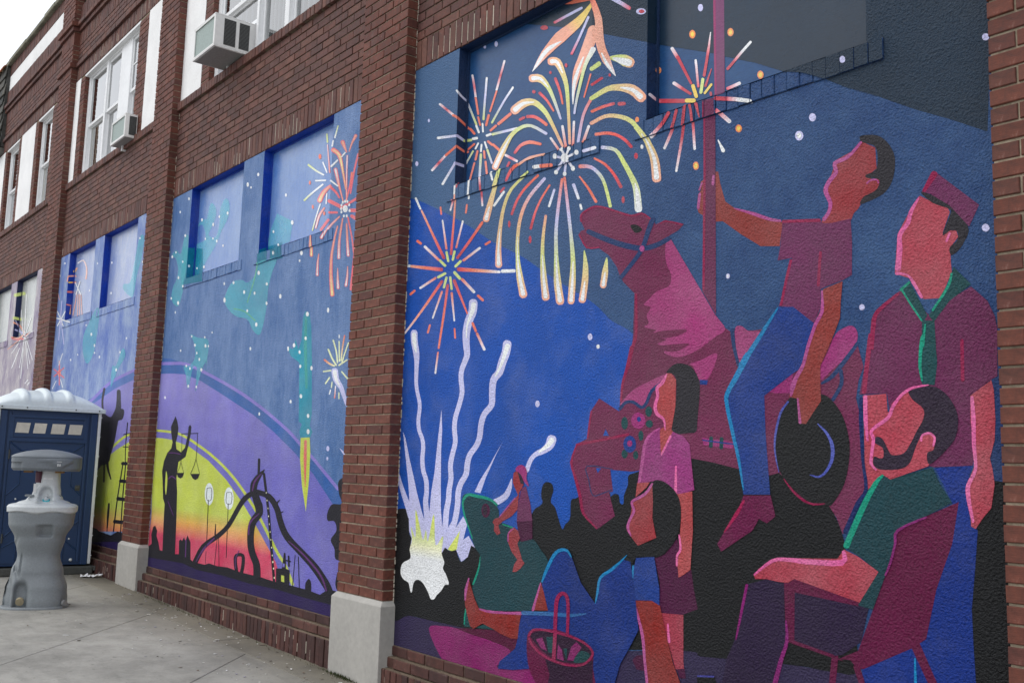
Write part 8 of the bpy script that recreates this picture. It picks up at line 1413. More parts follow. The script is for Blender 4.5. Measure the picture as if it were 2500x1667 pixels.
s|2|w|peach>peach|-6468 3817 -7 0 -4 -1 -14 -13 -19 -19 -18 -19 -13 -20 -11 -21 -7 -14 0 -2 1 -1 102 105 2 -4 -1 -4 -16 -11 -22 -17 -21 -17 -15 -19 -13 -20 -9 -14 -1 0 -2 0
s|2|w|pinkf|-6418 3663 -8 -1 -4 -2 -12 -27 -17 -40 -17 -46 -15 -61 -15 -67 -10 -48 1 -3 4 -4 107 294 5 -5 0 -5 -13 -26 -18 -39 -18 -45 -17 -60 -16 -66 -11 -47 -3 -3 -5 -1
s|1|w|pinkf|-6992 3386 23 0 14 6 12 15 18 19 21 17 27 15 35 13 24 11 5 4 0 6 -216 -91 -11 13 2 11 15 14 23 21 30 19 43 12 45 8 33 5 10 0 12 -3
s|1|r|pinkf|-7150 3432 24 0 15 6 12 15 18 20 22 17 28 15 35 14 24 11 6 4 -1 6 -220 -93 -12 14 2 11 16 15 23 20 31 20 44 12 46 9 34 4 10 1 12 -3
s|2|r|yelp>peach>peach|-7152 3443 12 0 8 3 13 15 20 20 23 18 32 14 38 13 27 9 3 2 -1 3 -194 -89 -6 7 1 6 15 14 22 21 28 19 40 13 44 10 31 6 6 0 6 -1
s|3|w|pinkf|-6847 3488 0 -6 7 -6 27 -16 37 -23 31 -21 23 -18 20 -19 15 -14 6 -4 8 -2 -162 133 12 -2 11 -4 25 -17 36 -23 32 -23 25 -22 19 -20 12 -13 3 -5 -3 -3
s|3|r|pinkf|-7001 3536 0 -6 7 -6 28 -17 37 -23 32 -21 24 -19 21 -19 14 -14 6 -4 8 -3 -165 137 12 -2 11 -5 26 -17 37 -24 33 -24 25 -22 20 -20 12 -14 3 -4 -3 -4
s|1|w|pinkf|-6866 3378 5 -9 13 -8 168 -73 16 -5 15 0 -206 105 15 -1 17 -4 167 -74 12 -8 5 -9
s|1|r|pinkf|-7021 3424 6 -9 13 -8 171 -76 17 -4 15 0 -210 107 15 -1 17 -5 171 -75 13 -8 5 -9
s|1|w|pinkf|-6843 3277 8 -6 10 -3 121 -22 10 -1 7 3 -156 37 6 3 10 -1 121 -22 11 -3 7 -6
s|1|r|pinkf|-6997 3320 8 -5 11 -4 123 -22 10 -1 7 3 -160 38 7 3 11 -1 123 -23 11 -3 7 -6
s|1|r|pinkf|-7191 3224 8 1 5 3 12 25 16 34 21 28 24 21 30 18 20 12 3 4 -2 4 -153 -145 -6 5 -1 5 9 25 14 36 19 32 32 21 35 17 24 10 7 2 9 -2
s|2|r|white>peach|-7194 3229 5 0 2 2 11 24 17 35 20 29 26 21 31 18 21 12 2 1 -1 3 -142 -143 -3 3 -1 2 10 25 15 36 19 31 30 21 34 17 24 11 3 1 5 -1
s|1|w|pinkf|-6950 3151 12 -2 9 2 111 60 3 4 -3 7 -148 -63 -3 6 3 5 112 59 9 2 11 -1
s|1|r|pinkf|-7107 3191 13 -1 9 2 113 61 4 4 -3 7 -152 -64 -3 6 3 5 114 61 9 2 12 -2
s|1|w|pinkf|-6919 3079 15 -1 11 3 24 20 36 28 39 25 50 21 55 19 39 14 3 2 -1 4 -293 -125 -6 8 4 7 29 18 42 26 47 24 56 19 59 18 42 11 6 1 6 -2
s|1|r|pinkf|-7075 3118 15 -1 11 3 25 21 37 28 40 26 51 22 57 19 39 14 3 2 0 4 -301 -128 -5 8 3 7 30 19 43 26 48 25 57 20 61 18 42 11 6 1 7 -2
s|2|w|white>peach|-6919 3086 8 -1 6 2 25 19 37 28 42 25 51 20 56 19 39 13 2 1 0 2 -277 -123 -3 4 2 3 28 19 40 26 46 24 54 21 58 17 41 12 3 0 4 0
s|2|r|white>peach|-7075 3125 8 -1 6 2 26 20 38 28 43 25 52 21 57 20 40 13 2 1 0 2 -283 -126 -3 4 2 4 28 19 42 27 46 24 56 21 59 18 42 12 3 1 4 -1
s|1|w|pinkf|-7076 2962 11 4 3 6 -4 24 -6 32 -5 32 -7 30 -8 28 -6 20 -2 3 -5 3 3 -178 -13 7 -5 8 -1 23 -2 32 -2 31 1 29 1 27 2 19 2 2 4 2
s|1|r|pinkf|-7236 2999 12 3 3 7 -4 24 -6 33 -5 33 -8 30 -7 29 -7 20 -2 4 -5 3 3 -182 -13 7 -6 8 0 23 -2 33 -2 32 1 29 1 28 2 19 1 3 5 1
s|2|w|yelp>peach|-7083 2969 6 2 1 4 -3 23 -5 32 -4 32 -6 29 -5 28 -5 20 -1 2 -2 1 10 -171 -6 4 -3 4 -2 23 -2 32 -3 32 -1 28 -1 28 0 19 0 1 3 1
s|2|r|yelp>peach|-7243 3006 6 2 2 3 -4 24 -4 33 -5 32 -6 30 -5 29 -4 20 -2 2 -2 2 10 -175 -6 4 -3 4 -2 23 -3 33 -2 32 -1 30 -2 28 0 19 1 2 3 0
s|1|w|pinkf|-6625 2876 10 3 3 6 -4 36 -5 53 -1 54 8 57 12 59 8 42 -1 3 -5 4 -46 -314 -11 6 -4 7 -1 37 -1 52 4 54 12 58 16 58 13 41 2 3 6 1
s|2|w|white>peach>peach|-6630 2882 5 1 2 3 -4 37 -4 52 0 54 9 58 13 59 9 41 0 2 -3 2 -38 -308 -6 4 -2 3 -2 37 -2 52 3 55 11 57 15 59 11 41 2 1 3 0
s|1|w|pinkf|-6480 2875 9 3 2 6 -9 33 -11 46 -12 46 -10 47 -10 46 -8 33 -2 3 -6 4 36 -265 -10 6 -5 7 -5 32 -8 46 -8 46 -6 46 -6 46 -4 33 1 3 5 1
s|2|w|white>peach>peach|-6486 2881 5 1 1 4 -8 32 -11 46 -10 46 -10 47 -9 46 -7 33 -1 2 -3 1 42 -257 -5 3 -3 4 -6 32 -9 46 -8 46 -8 46 -7 46 -4 33 0 1 3 1
s|1|w|pinkf|-6690 2597 12 5 3 9 -12 41 -17 58 -14 58 -8 52 -5 52 -1 50 7 49 12 48 12 41 12 33 11 27 8 17 -1 4 -4 3 -46 -545 -16 8 -8 10 -9 41 -13 58 -9 59 -4 53 1 52 5 50 12 50 16 48 16 40 13 33 13 26 9 18 3 2 6 1
s|2|w|yelp>peach>peach>peach|-6700 2605 7 3 1 5 -11 40 -16 59 -13 58 -7 52 -4 52 1 50 8 49 13 48 13 41 12 33 12 26 8 18 0 2 -3 2 -36 -537 -9 4 -4 6 -10 40 -14 59 -10 58 -5 53 -1 52 4 50 11 50 15 48 15 40 13 33 12 26 9 18 2 1 3 0
s|3|w|pinkf|-6534 3191 -3 -2 -1 -3 21 -45 29 -62 26 -57 17 -50 14 -45 10 -31 3 -4 5 -3 -110 301 5 -3 4 -3 21 -44 29 -62 25 -58 18 -50 14 -45 9 -32 -1 -3 -4 -2
s|3|w|pinkf|-6656 3272 11 -4 11 -1 244 30 7 2 2 5 -285 -23 1 6 8 2 245 29 11 0 10 -4
s|1|w|pinkf|-6516 3230 11 -8 15 -4 119 -22 14 -1 10 4 -170 44 10 4 15 -1 118 -22 15 -5 11 -8
s|1|w|pinkf|-6493 3190 4 -8 10 -7 81 -40 14 -4 13 0 -111 67 14 -1 14 -4 81 -40 10 -7 3 -8
s|1|w|pinkf|-6961 2790 10 3 3 5 -4 26 -4 36 -3 33 0 29 1 27 0 18 -1 2 -3 2 -20 -178 -11 6 -4 6 1 25 0 36 2 34 7 28 8 25 7 17 2 1 3 1
s|2|w|white>peach|-6967 2796 5 1 2 3 -3 25 -3 37 -1 33 1 28 3 27 1 18 -16 -171 -5 3 -2 4 0 25 -1 36 0 33 5 28 7 26 6 17
s|1|w|pinkf|-6609 2642 9 3 2 7 -6 18 -8 27 -7 27 -7 30 -7 31 -5 22 -1 2 -3 2 11 -167 -11 6 -5 6 -1 19 -2 26 -2 27 0 30 0 30 2 21 0 2 3 1
s|2|w|white>peach|-6616 2648 5 2 1 3 -5 18 -6 27 -6 27 -6 30 -4 31 -4 22 14 -159 -5 3 -3 3 -2 19 -4 26 -3 27 -2 30 -1 30 0 22
s|1|w|pinkf|-6495 2647 10 2 5 5 2 18 2 26 1 26 -2 28 -5 29 -4 20 -1 2 -3 1 -26 -153 -9 6 -2 7 6 17 8 24 7 25 3 26 3 28 2 19 1 1 2 1
s|2|w|white>peach|-6499 2653 5 1 3 3 2 17 4 26 3 26 -1 27 -3 29 -3 20 -21 -147 -5 3 -1 4 5 17 7 24 5 26 2 26 1 28 1 20
s|4|w|pinkf|-6400 2940 -7 -1 -2 -4 -5 -41 -6 -57 -6 -58 -6 -58 -7 -58 -4 -40 3 -6 8 -6 46 326 6 -4 2 -4 -3 -41 -4 -58 -4 -58 -4 -58 -4 -58 -3 -40 -4 -5 -9 -3
q|4|w|white|-6532 3252 -4 -14 -14 -7 -20 -1 -21 8 -16 14 -7 15 4 14 14 8 20 0 21 -8 16 -14
q|5|w|white|-6617 3296 -4 -8 -11 -2 -12 6 -6 10 4 8 11 1 12 -6
q|6|w|white|-6599 3315 -4 -8 -11 -2 -12 6 -6 10 4 8 12 1 12 -6
q|7|w|white|-6563 3316 -4 -8 -11 -2 -12 6 -5 10 4 8 11 2 12 -6
q|8|w|white|-6526 3307 -4 -8 -11 -2 -12 6 -5 10 3 8 12 1 11 -6
q|9|w|white|-6495 3274 -4 -8 -11 -1 -12 6 -5 9 4 8 11 2 11 -6
q|5|w|white|-6487 3228 -3 -8 -11 -1 -12 5 -6 10 4 8 11 2 12 -6
q|4|w|white|-6527 3195 -4 -8 -11 -1 -12 5 -5 10 4 8 11 1 12 -5
q|5|w|white|-6571 3203 -4 -8 -12 -1 -12 5 -5 10 4 8 11 2 12 -6
q|6|w|white|-6618 3268 -4 -8 -11 -1 -13 5 -5 10 4 8 11 2 12 -6
q|7|w|white|-6611 3241 -4 -8 -12 -1 -12 5 -5 10 3 8 12 2 12 -6
q|1|r|ora|-7327 3639 -4 -12 -12 -2 -15 8 -7 14 4 12 13 3 14 -9
q|1|r|ora|-7251 3419 -4 -12 -13 -3 -14 8 -6 14 4 12 12 2 14 -7
q|3|r|ora|-7043 3325 -4 -11 -14 -3 -15 8 -7 14 5 11 13 3 15 -8
q|1|r|ora|-7166 3825 -2 -10 -8 -6 -12 0 -14 6 -10 10 -4 12 2 11 8 6 12 0 14 -6 10 -10
q|2|r|ora|-7327 3639 -4 -12 -12 -3 -14 8 -8 14 5 12 12 3 14 -8
s|1|r|ygr>white|-7406 3809 1 -5 7 -5 40 -23 56 -31 54 -30 51 -24 49 -22 33 -15 7 -2 7 0 -296 162 11 -2 10 -4 38 -23 55 -31 51 -29 49 -24 46 -22 33 -16 6 -3 2 -4
s|1|r|white|-7254 3637 6 -4 8 -3 171 -32 7 -1 4 2 -197 44 5 2 7 -1 171 -33 7 -2 6 -4
s|1|r|ygr>white>white|-7432 3502 9 -2 8 1 27 8 40 12 49 12 66 14 75 14 52 10 5 2 0 4 -342 -68 -2 4 4 4 28 8 41 12 50 12 67 14 75 14 53 10 8 0 9 -3
s|1|r|white|-7141 3774 -3 -2 1 -4 77 -99 4 -3 6 -3 -76 111 6 -3 4 -3 77 -99 1 -4 -3 -2
s|1|r|pinkf|-7075 3907 -3 -1 -1 -2 6 -26 9 -37 10 -42 12 -49 13 -52 9 -38 3 -4 6 -3 -56 252 4 -2 2 -3 8 -26 10 -38 11 -41 14 -49 14 -53 11 -37 -1 -4 -5 -1
s|2|r|white>peach|-7072 3905 -2 -1 0 -1 6 -26 9 -37 10 -42 13 -49 13 -53 10 -37 1 -2 3 -2 -59 249 2 -1 1 -2 7 -26 10 -38 11 -41 13 -49 14 -53 10 -37 0 -2 -3 -1
s|1|r|ygr|-7098 4003 -5 -1 -1 -4 18 -71 3 -4 7 -3 -10 81 6 -4 3 -4 18 -71 -1 -3 -5 -2
s|1|w|ygr>white|-6759 3966 -4 0 -2 -1 -48 -83 1 -4 4 -4 57 89 3 -2 0 -3 -40 -86 -3 -2 -6 0
s|1|r|ygr>white|-6911 4025 -4 0 -2 -1 -49 -85 0 -4 4 -4 59 91 3 -2 0 -3 -40 -88 -4 -2 -6 0
s|1|w|white|-6827 3862 -5 0 -2 -2 -13 -40 1 -3 4 -3 25 45 4 -4 0 -3 -12 -39 -3 -2 -5 -1
s|1|r|white|-6980 3919 -5 -1 -3 -2 -13 -40 1 -4 4 -3 25 46 4 -3 1 -3 -13 -41 -3 -2 -5 0
s|6|w|white|-6734 3683 -8 2 -7 -1 -91 -26 -4 -3 1 -4 119 25 1 -4 -4 -3 -91 -27 -7 0 -8 2
s|6|r|white|-6885 3735 -9 3 -7 -1 -93 -27 -4 -3 1 -5 122 26 1 -4 -4 -3 -93 -27 -8 -1 -8 3
s|6|w|white|-6616 3717 -7 2 -5 -1 -49 -20 -3 -2 2 -4 71 20 1 -4 -2 -2 -49 -20 -6 -1 -6 1
s|3|r|ygr>white>white|-7249 3215 6 1 3 2 14 29 20 42 21 39 21 34 21 32 15 22 0 3 -3 3 -128 -204 -3 3 -1 4 14 29 21 42 21 39 21 35 21 31 15 22 4 2 5 0
s|3|r|white|-7033 3400 4 1 2 2 2 81 -1 3 -5 3 -12 -88 -5 3 -1 3 2 81 2 2 4 1
s|3|w|white|-6840 3538 1 -4 4 -4 116 -66 6 -3 7 0 -128 80 7 -1 7 -3 115 -66 5 -4 0 -3
s|3|r|white|-6994 3587 1 -4 4 -4 118 -67 7 -3 7 -1 -131 82 7 -1 7 -2 118 -68 5 -4 1 -4
#B|painted_firework|small pale yellow fan firework beside the pilaster
s|1|w|ygw|-6666 2262 -3 -2 0 -4 16 -21 21 -31 18 -31 13 -32 10 -34 6 -24 3 -3 5 -2 -80 185 6 -2 4 -3 15 -21 21 -31 19 -32 13 -34 10 -33 6 -24 -1 -3 -4 -2
s|2|w|ygw|-6569 2245 -4 -2 -1 -3 19 -148 2 -3 4 -2 -11 157 4 -2 2 -3 19 -149 -1 -2 -4 -2
s|1|w|white|-6573 2294 -4 -1 -1 -3 2 -20 2 -2 3 -2 6 27 3 -2 2 -2 2 -20 -1 -2 -4 -2
s|3|w|ora>ygw|-6488 2283 -5 -1 -3 -3 -6 -20 -8 -30 -7 -31 -6 -37 -4 -38 -3 -28 1 -3 4 -2 46 191 4 -2 1 -3 -6 -21 -8 -29 -7 -32 -6 -36 -4 -38 -4 -27 -2 -3 -4 -1
s|4|w|ygw|-6422 2223 -5 0 -3 -2 -11 -16 -16 -24 -15 -25 -16 -27 -15 -28 -11 -20 0 -3 3 -3 97 146 2 -2 0 -3 -11 -16 -15 -24 -15 -25 -16 -26 -15 -29 -11 -19 -2 -3 -5 0
s|2|w|ygw|-6737 2198 -3 -3 1 -4 18 -20 26 -29 26 -26 25 -22 25 -19 17 -13 5 -3 7 -1 -136 141 7 -2 5 -3 18 -20 25 -28 25 -26 24 -21 24 -19 17 -13 2 -3 -1 -4
s|3|w|ora>ygw|-6792 2119 1 -4 5 -4 22 -10 31 -14 31 -12 30 -9 27 -7 19 -4 8 -1 8 1 -173 68 8 0 8 -2 22 -10 30 -13 28 -11 26 -8 26 -7 18 -4 7 -3 4 -4
s|1|w|ygw|-6794 2025 5 -3 7 0 112 1 6 1 3 2 -135 3 3 3 6 1 113 1 6 -1 5 -2
s|1|w|ygw|-6744 1928 6 0 4 2 57 41 2 3 -2 3 -76 -46 -2 3 2 3 57 42 4 1 6 0
s|1|w|ora>white|-6586 1814 4 2 1 2 5 87 -1 3 -4 2 -13 -95 -3 2 -2 2 5 88 2 2 3 1
s|1|w|ygw|-6646 1943 -4 -2 -1 -2 -6 -39 1 -2 3 -2 15 46 4 -2 1 -3 -6 -39 -2 -2 -4 -1
s|1|w|white|-6671 1847 4 1 3 2 13 29 -1 2 -3 2 -24 -35 -3 2 0 3 13 29 2 2 4 0
s|1|w|ygw|-6532 1859 -4 -1 -1 -3 4 -43 2 -3 4 -1 2 51 4 -2 2 -2 4 -44 -1 -2 -3 -2
s|1|w|ygw|-6512 2012 0 -3 3 -3 103 -64 5 -2 7 0 -110 75 6 -1 6 -2 103 -63 3 -3 -1 -3
s|5|w|ygw|-6551 2056 7 -1 6 0 114 32 4 2 0 3 -137 -32 1 4 4 2 114 31 6 1 6 -1
s|2|w|lav>lav>lav|-6640 2043 -18 -9 -3 -14 9 -18 12 -26 20 -27 31 -25 33 -20 26 -18 17 -17 15 -19 17 -21 21 -25 21 -26 15 -18 10 -6 14 -3 -194 292 24 -9 13 -14 4 -16 6 -23 11 -20 17 -18 26 -21 25 -23 17 -22 12 -20 12 -21 19 -24 20 -26 14 -18 2 -8 -7 -6
s|3|w|white|-6626 2028 -10 -5 -2 -8 7 -15 11 -21 15 -22 27 -21 30 -21 22 -13 3 -2 5 -1 -82 130 14 -6 8 -8 3 -14 6 -19 9 -19 14 -21 20 -21 13 -16 2 -2 -2 -2
q|1|w|lav|-6483 1449 120 -45 -27 -19
#C|painted_planet|purple and yellow planet arcs beside the blue toilet
q|1|w|skyblue3|-13249 1958 532 80 729 143 819 136 109 -7 146 -647 -2259 30
q|2|w|purple|-13211 1825 619 145 765 143 686 78 109 -5 202 -1081 -2156 -58
s|3|w|purple3|-13254 1876 35 -3 32 3 132 28 189 40 201 48 208 57 216 64 194 50 159 30 144 19 147 18 170 19 169 18 117 12 19 4 6 8 -2175 -402 -1 10 19 8 133 28 189 40 199 46 207 57 219 63 202 52 171 31 152 21 150 17 173 20 172 17 118 11 26 0 26 -5
q|3|w|yg2>yg2>yg2>yg2>yg2>orp>pinkg|-12941 889 474 234 460 176 445 122 427 88 265 -956 -1936 -130
s|3|w|yg2|-11855 1400 24 0 20 3 70 22 99 32 92 28 72 21 66 19 70 16 89 16 94 15 67 10 15 5 5 6 -811 -184 -2 7 11 7 70 22 100 31 94 29 74 22 70 19 76 18 95 17 97 15 67 10 21 1 21 -3
#C|painted_skyline|black animal and lattice tower silhouettes beside the toilet
q|1|w|purpg|-12793 378 1683 104 52 -218 -1661 -144
q|4|w|blackb|-12837 531 742 -30 106 -23 433 -14 215 58 267 -10 19 -82 -1716 -129
s|4|w|grayb|-11713 2098 -27 -8 -7 -11 4 -28 8 -39 4 -39 -1 -34 -5 -33 -14 -30 -33 -29 -45 -31 -49 -34 -61 -34 -63 -37 -65 -42 -55 -50 -52 -51 -52 -46 -45 -40 -47 -38 -48 -37 8 -43 6 -42 9 -40 -9 -35 -5 -30 5 -22 0 -12 21 -11 680 923 32 -9 13 -13 11 -27 14 -40 10 -39 14 -35 11 -37 0 -39 -13 -38 -22 -37 -23 -36 -14 -40 -15 -41 -12 -42 -18 -48 -19 -53 -21 -51 -32 -46 -31 -42 -32 -40 -87 -33 -88 -31 -83 -28 -55 -27 -52 -25 -43 -17 -23 -10 -37 -5
p|5|w|grayb|-12357 1869 211 -36 257 -44 218 77 231 -6 -21 -102 -177 -26 -160 -117 -12 -329 -376 -66 -92 -32
s|6|w|grayb|-12236 2142 -19 -3 -8 -5 -13 -37 -18 -52 -7 -52 16 -49 26 -47 20 -32 9 -6 16 -4 13 284 15 -7 4 -7 -15 -36 -19 -51 -8 -49 13 -46 24 -46 18 -32 -2 -5 -12 -5
s|6|w|blackb|-11937 1445 -13 -4 -5 -6 7 -57 13 -80 25 -74 58 -60 69 -51 50 -34 8 -4 12 -1 -194 370 14 -4 6 -5 14 -57 18 -79 30 -71 43 -57 55 -52 38 -35 1 -4 -6 -4
s|7|w|blackb|-12018 1292 -11 -4 -4 -4 47 -240 6 -5 12 -3 -24 256 12 -3 6 -5 47 -239 -4 -4 -11 -4
s|5|w|blackb|-11330 1284 -9 -2 -4 -3 -29 -107 -41 -151 -35 -148 -22 -137 -16 -132 -10 -92 3 -3 8 -2 172 777 8 -3 2 -3 -29 -107 -41 -151 -34 -147 -22 -137 -16 -131 -10 -92 -4 -3 -8 -3
s|5|w|blackb|-11243 1285 -8 -2 -3 -3 -6 -105 -7 -149 -3 -146 6 -138 9 -134 7 -94 3 -3 9 -2 10 776 8 -2 3 -4 -5 -104 -7 -149 -3 -145 5 -138 9 -134 7 -93 -2 -3 -8 -3
s|6|w|blackb|-11388 1252 22 -6 29 -2 124 2 27 3 18 7 -223 12 18 7 28 3 124 2 28 -2 21 -7
s|6|w|blackb|-11415 1061 22 -8 31 -2 199 1 30 3 21 8 -303 14 21 8 31 3 199 1 30 -3 21 -7
s|6|w|blackb|-11463 865 22 -8 33 -3 280 1 32 3 23 8 -388 17 25 8 34 3 280 0 31 -3 21 -8
s|6|w|blackb|-11514 611 23 -8 33 -2 311 9 32 4 23 9 -421 5 24 9 34 4 311 8 31 -2 22 -7
s|7|w|blackb|-11287 1717 -7 -2 -3 -3 -2 -56 -3 -81 1 -80 9 -80 13 -80 9 -56 3 -2 5 -2 -9 441 7 -3 3 -3 -4 -56 -4 -80 -1 -80 7 -80 12 -79 8 -56 -2 -2 -5 -2
s|8|w|blackb|-11392 1579 6 -1 8 -1 183 13 6 2 3 2 -210 -11 3 2 7 1 183 13 7 0 7 -2
s|8|w|blackb|-11374 1442 5 -2 7 0 178 0 6 1 5 1 -202 4 4 2 7 0 178 1 7 -1 5 -2
s|4|w|blackb|-11726 812 -13 -4 -5 -6 -4 -33 -3 -47 -3 -52 12 -61 12 -66 11 -46 3 -3 5 -1 14 319 13 -3 5 -6 3 -32 3 -47 4 -51 -8 -62 -6 -66 -8 -47 -2 -2 -5 -2
#C|painted_constellation|tall pale teal streak across the boarded windows
p|1|w|tealp|-12831 3156 169 -35 -10 -162 -33 -176 -60 -174 -237 -132 -238 149 -34 221 183 152
p|1|r|tealp|-13120 3197 173 -36 -10 -165 -34 -181 -61 -178 -242 -134 -244 152 -35 226 188 155
p|1|v1|tealp|-37 3137 48 -10 -3 -164 -9 -181 -17 -180 -65 -151 -64 123 -9 209 49 167
p|1|w|tealp|-11358 3830 159 -26 -35 -236 -113 -180 -81 -231 -140 16 -234 105 9 61 232 2 114 289
p|1|r|tealp|-11614 3886 163 -27 -36 -241 -116 -184 -83 -236 -143 17 -239 107 9 62 237 2 117 296
p|4|w|tealp|-11990 2381 143 6 191 185 116 -99 -243 -150 -193 -189
#C|painted_stars|faint white stars on the hazy panel behind the toilet
q|1|w|white|-14436 3965 -7 -10 -23 -1 -25 8 -13 12 6 10 23 1 25 -8
q|1|w|white|-14640 3815 -7 -9 -23 -2 -26 8 -14 12 7 10 24 1 26 -8
q|1|r|white|-12675 3978 -6 -11 -22 -2 -25 9 -12 14 6 11 22 1 24 -8
q|1|v1|white|88 3983 -2 -12 -6 -6 -7 4 -4 11 2 12 7 6 7 -4
q|1|r|white|-12568 3717 -7 -10 -21 -2 -24 8 -13 14 7 10 21 2 24 -8
q|1|r|white|-12501 3326 -6 -11 -21 -2 -24 7 -12 14 6 10 21 3 24 -8
q|1|w|white|-12896 3744 -6 -9 -19 -1 -21 7 -11 11 6 9 19 1 21 -7
q|1|r|white|-13437 3472 -5 -10 -20 -2 -22 7 -12 12 5 11 20 2 22 -7
q|2|w|white|-13170 2981 -6 -9 -19 -2 -22 6 -11 11 6 9 19 2 22 -6
q|2|w|white|-12898 2840 -8 -13 -26 -4 -29 9 -16 15 8 14 26 3 29 -8
q|2|w|white|-12733 2688 -5 -14 -22 -4 -25 8 -13 15 5 13 22 4 25 -8
q|1|w|white|-12497 2533 -5 -10 -17 -3 -20 6 -11 11 5 10 18 3 20 -6
q|1|w|white|-11529 2677 -5 -9 -15 -3 -18 6 -9 10 5 9 15 3 18 -6
q|1|w|white|-13447 2624 -4 -9 -16 -3 -18 5 -10 10 4 10 16 2 18 -5
q|2|w|white|-11169 3514 -5 -9 -15 -2 -16 7 -9 10 4 9 15 2 17 -6
q|2|w|white|-11323 3809 -4 -9 -15 -1 -17 7 -9 11 4 9 15 1 18 -7
q|1|w|white|-13749 2576 -5 -11 -21 -3 -23 6 -13 12 6 11 21 3 23 -6
q|5|w|white|-11800 2331 -5 -12 -19 -5 -22 7 -12 14 6 12 19 5 22 -7
q|2|w|white|-12713 2595 -5 -9 -19 -3 -20 6 -11 10 6 9 18 2 21 -5
q|2|w|white|-12494 2523 -5 -9 -18 -2 -20 5 -10 10 5 8 18 3 20 -5
q|5|w|white|-11716 2531 -5 -9 -16 -3 -18 5 -9 11 4 9 16 3 18 -6
#C|painted_firework|small pastel firework on the striped window reveal
s|1|r|yel>peach|-14282 3822 36 -5 28 2 94 37 6 5 -5 7 -207 -30 -9 11 11 8 139 22 16 1 22 -2
s|1|v0|yel>peach|70 3814 9 2 8 7 24 54 2 6 -2 6 -53 -66 -2 9 2 10 36 46 5 4 5 2
s|1|w|peach|-14266 3757 17 -7 22 -4 355 -44 19 -1 12 3 -429 63 13 3 20 -1 355 -44 21 -4 16 -7
s|1|r|peach|-14587 3811 17 -7 22 -4 363 -45 20 0 12 2 -438 64 13 3 20 -1 364 -45 21 -4 16 -6
s|1|v0|peach|-6 3752 4 -4 5 0 92 17 6 2 3 5 -112 -10 4 5 5 2 92 17 5 0 5 -4
s|2|w|peach|-14258 3759 -12 -1 -6 -3 -26 -60 2 -4 10 -5 55 68 10 -4 2 -5 -26 -60 -6 -2 -12 -1
s|2|r|peach|-14579 3813 -12 -1 -6 -2 -27 -62 2 -4 10 -5 56 69 10 -4 3 -5 -27 -61 -6 -3 -12 0
s|2|v0|peach|-5 3756 -3 -3 -1 -4 -7 -64 1 -4 2 -3 14 77 3 -3 0 -4 -6 -64 -2 -4 -3 -2
s|3|r|yel>ora|-14539 3716 16 -7 22 -4 342 -44 20 -1 13 3 -417 63 14 3 21 -1 343 -44 21 -5 15 -6
s|3|v0|yel>ora|5 3667 4 -4 6 -1 87 12 5 3 4 5 -107 -5 4 4 5 3 87 12 6 -1 4 -4
s|1|r|ora|-14559 3585 18 -8 26 -5 266 -36 24 -1 16 3 -351 58 17 3 24 -1 267 -36 24 -5 18 -8
s|1|v0|ora|0 3536 5 -5 6 -1 68 5 6 2 4 6 -89 4 4 5 6 3 68 5 6 -1 5 -5
s|1|r|ora|-14547 3408 10 -6 17 -4 224 -39 17 -2 14 1 -277 57 14 1 18 -2 224 -39 16 -4 10 -6
s|1|v0|ora|3 3364 3 -4 4 -2 56 -7 5 0 4 4 -70 17 3 3 5 1 56 -7 4 -2 3 -4
s|2|r|yel>ora|-14263 3238 27 3 11 9 -28 94 -5 5 -13 5 -49 -108 -27 10 -10 11 38 86 5 4 14 1
s|2|v0|yel>ora|75 3235 7 7 3 9 -7 91 -2 5 -3 3 -13 -115 -6 7 -3 9 10 91 1 4 4 4
s|1|r|white>peach|-14126 3928 17 -3 17 -1 64 5 86 6 60 -6 58 -29 64 -47 45 -48 16 -50 -2 -53 -4 -38 4 -5 13 -5 -457 283 0 5 10 3 66 5 99 5 111 -13 87 -41 69 -51 48 -51 18 -54 -3 -53 -4 -38 -5 -3 -13 -2
s|3|r|peach|-14060 3517 -9 0 -3 -3 -12 -41 -17 -58 -18 -57 -19 -52 -20 -51 -14 -35 2 -3 7 -3 120 300 7 -3 2 -3 -12 -41 -17 -59 -18 -56 -19 -53 -20 -50 -14 -35 -4 -2 -8 -1
s|4|r|peach|-13992 3490 -6 -1 -2 -2 56 -300 3 -3 7 -2 -44 306 7 -2 3 -3 56 -299 -2 -3 -6 -1
s|5|r|peach|-13930 3483 -5 -1 -2 -3 97 -294 3 -3 7 -2 -86 301 7 -2 3 -3 97 -294 -2 -2 -6 -1
s|6|w|peach|-13550 3427 -5 -1 -2 -2 127 -282 4 -2 7 -2 -118 287 7 -2 4 -3 126 -280 -1 -2 -5 -2
s|6|r|peach|-13855 3474 -6 -1 -1 -3 130 -287 3 -3 7 -2 -119 294 7 -2 3 -3 129 -287 -1 -2 -5 -1
s|7|r|white|-14182 3676 -5 -3 3 -4 303 -199 10 -4 13 -3 -304 213 14 -3 10 -4 301 -199 3 -4 -4 -3
s|8|r|white|-13949 3667 -12 -1 -7 -2 -137 -163 1 -4 9 -4 168 169 8 -4 1 -4 -137 -163 -6 -2 -12 -1
s|1|w|white|-14722 3227 10 -6 17 -4 749 -131 18 -2 14 2 -802 148 15 1 20 -2 748 -131 15 -4 9 -6
s|1|r|white|-15054 3269 11 -6 17 -4 766 -134 18 -2 14 2 -819 151 15 1 20 -2 765 -134 16 -4 9 -5
s|1|v0|white|-118 3165 3 -4 4 -2 187 -36 4 0 4 3 -200 47 3 3 5 0 187 -36 4 -2 3 -4
s|2|w|white|-14669 3319 -4 -3 3 -4 402 -240 9 -3 13 -2 -405 252 13 -2 10 -4 401 -239 3 -4 -5 -3
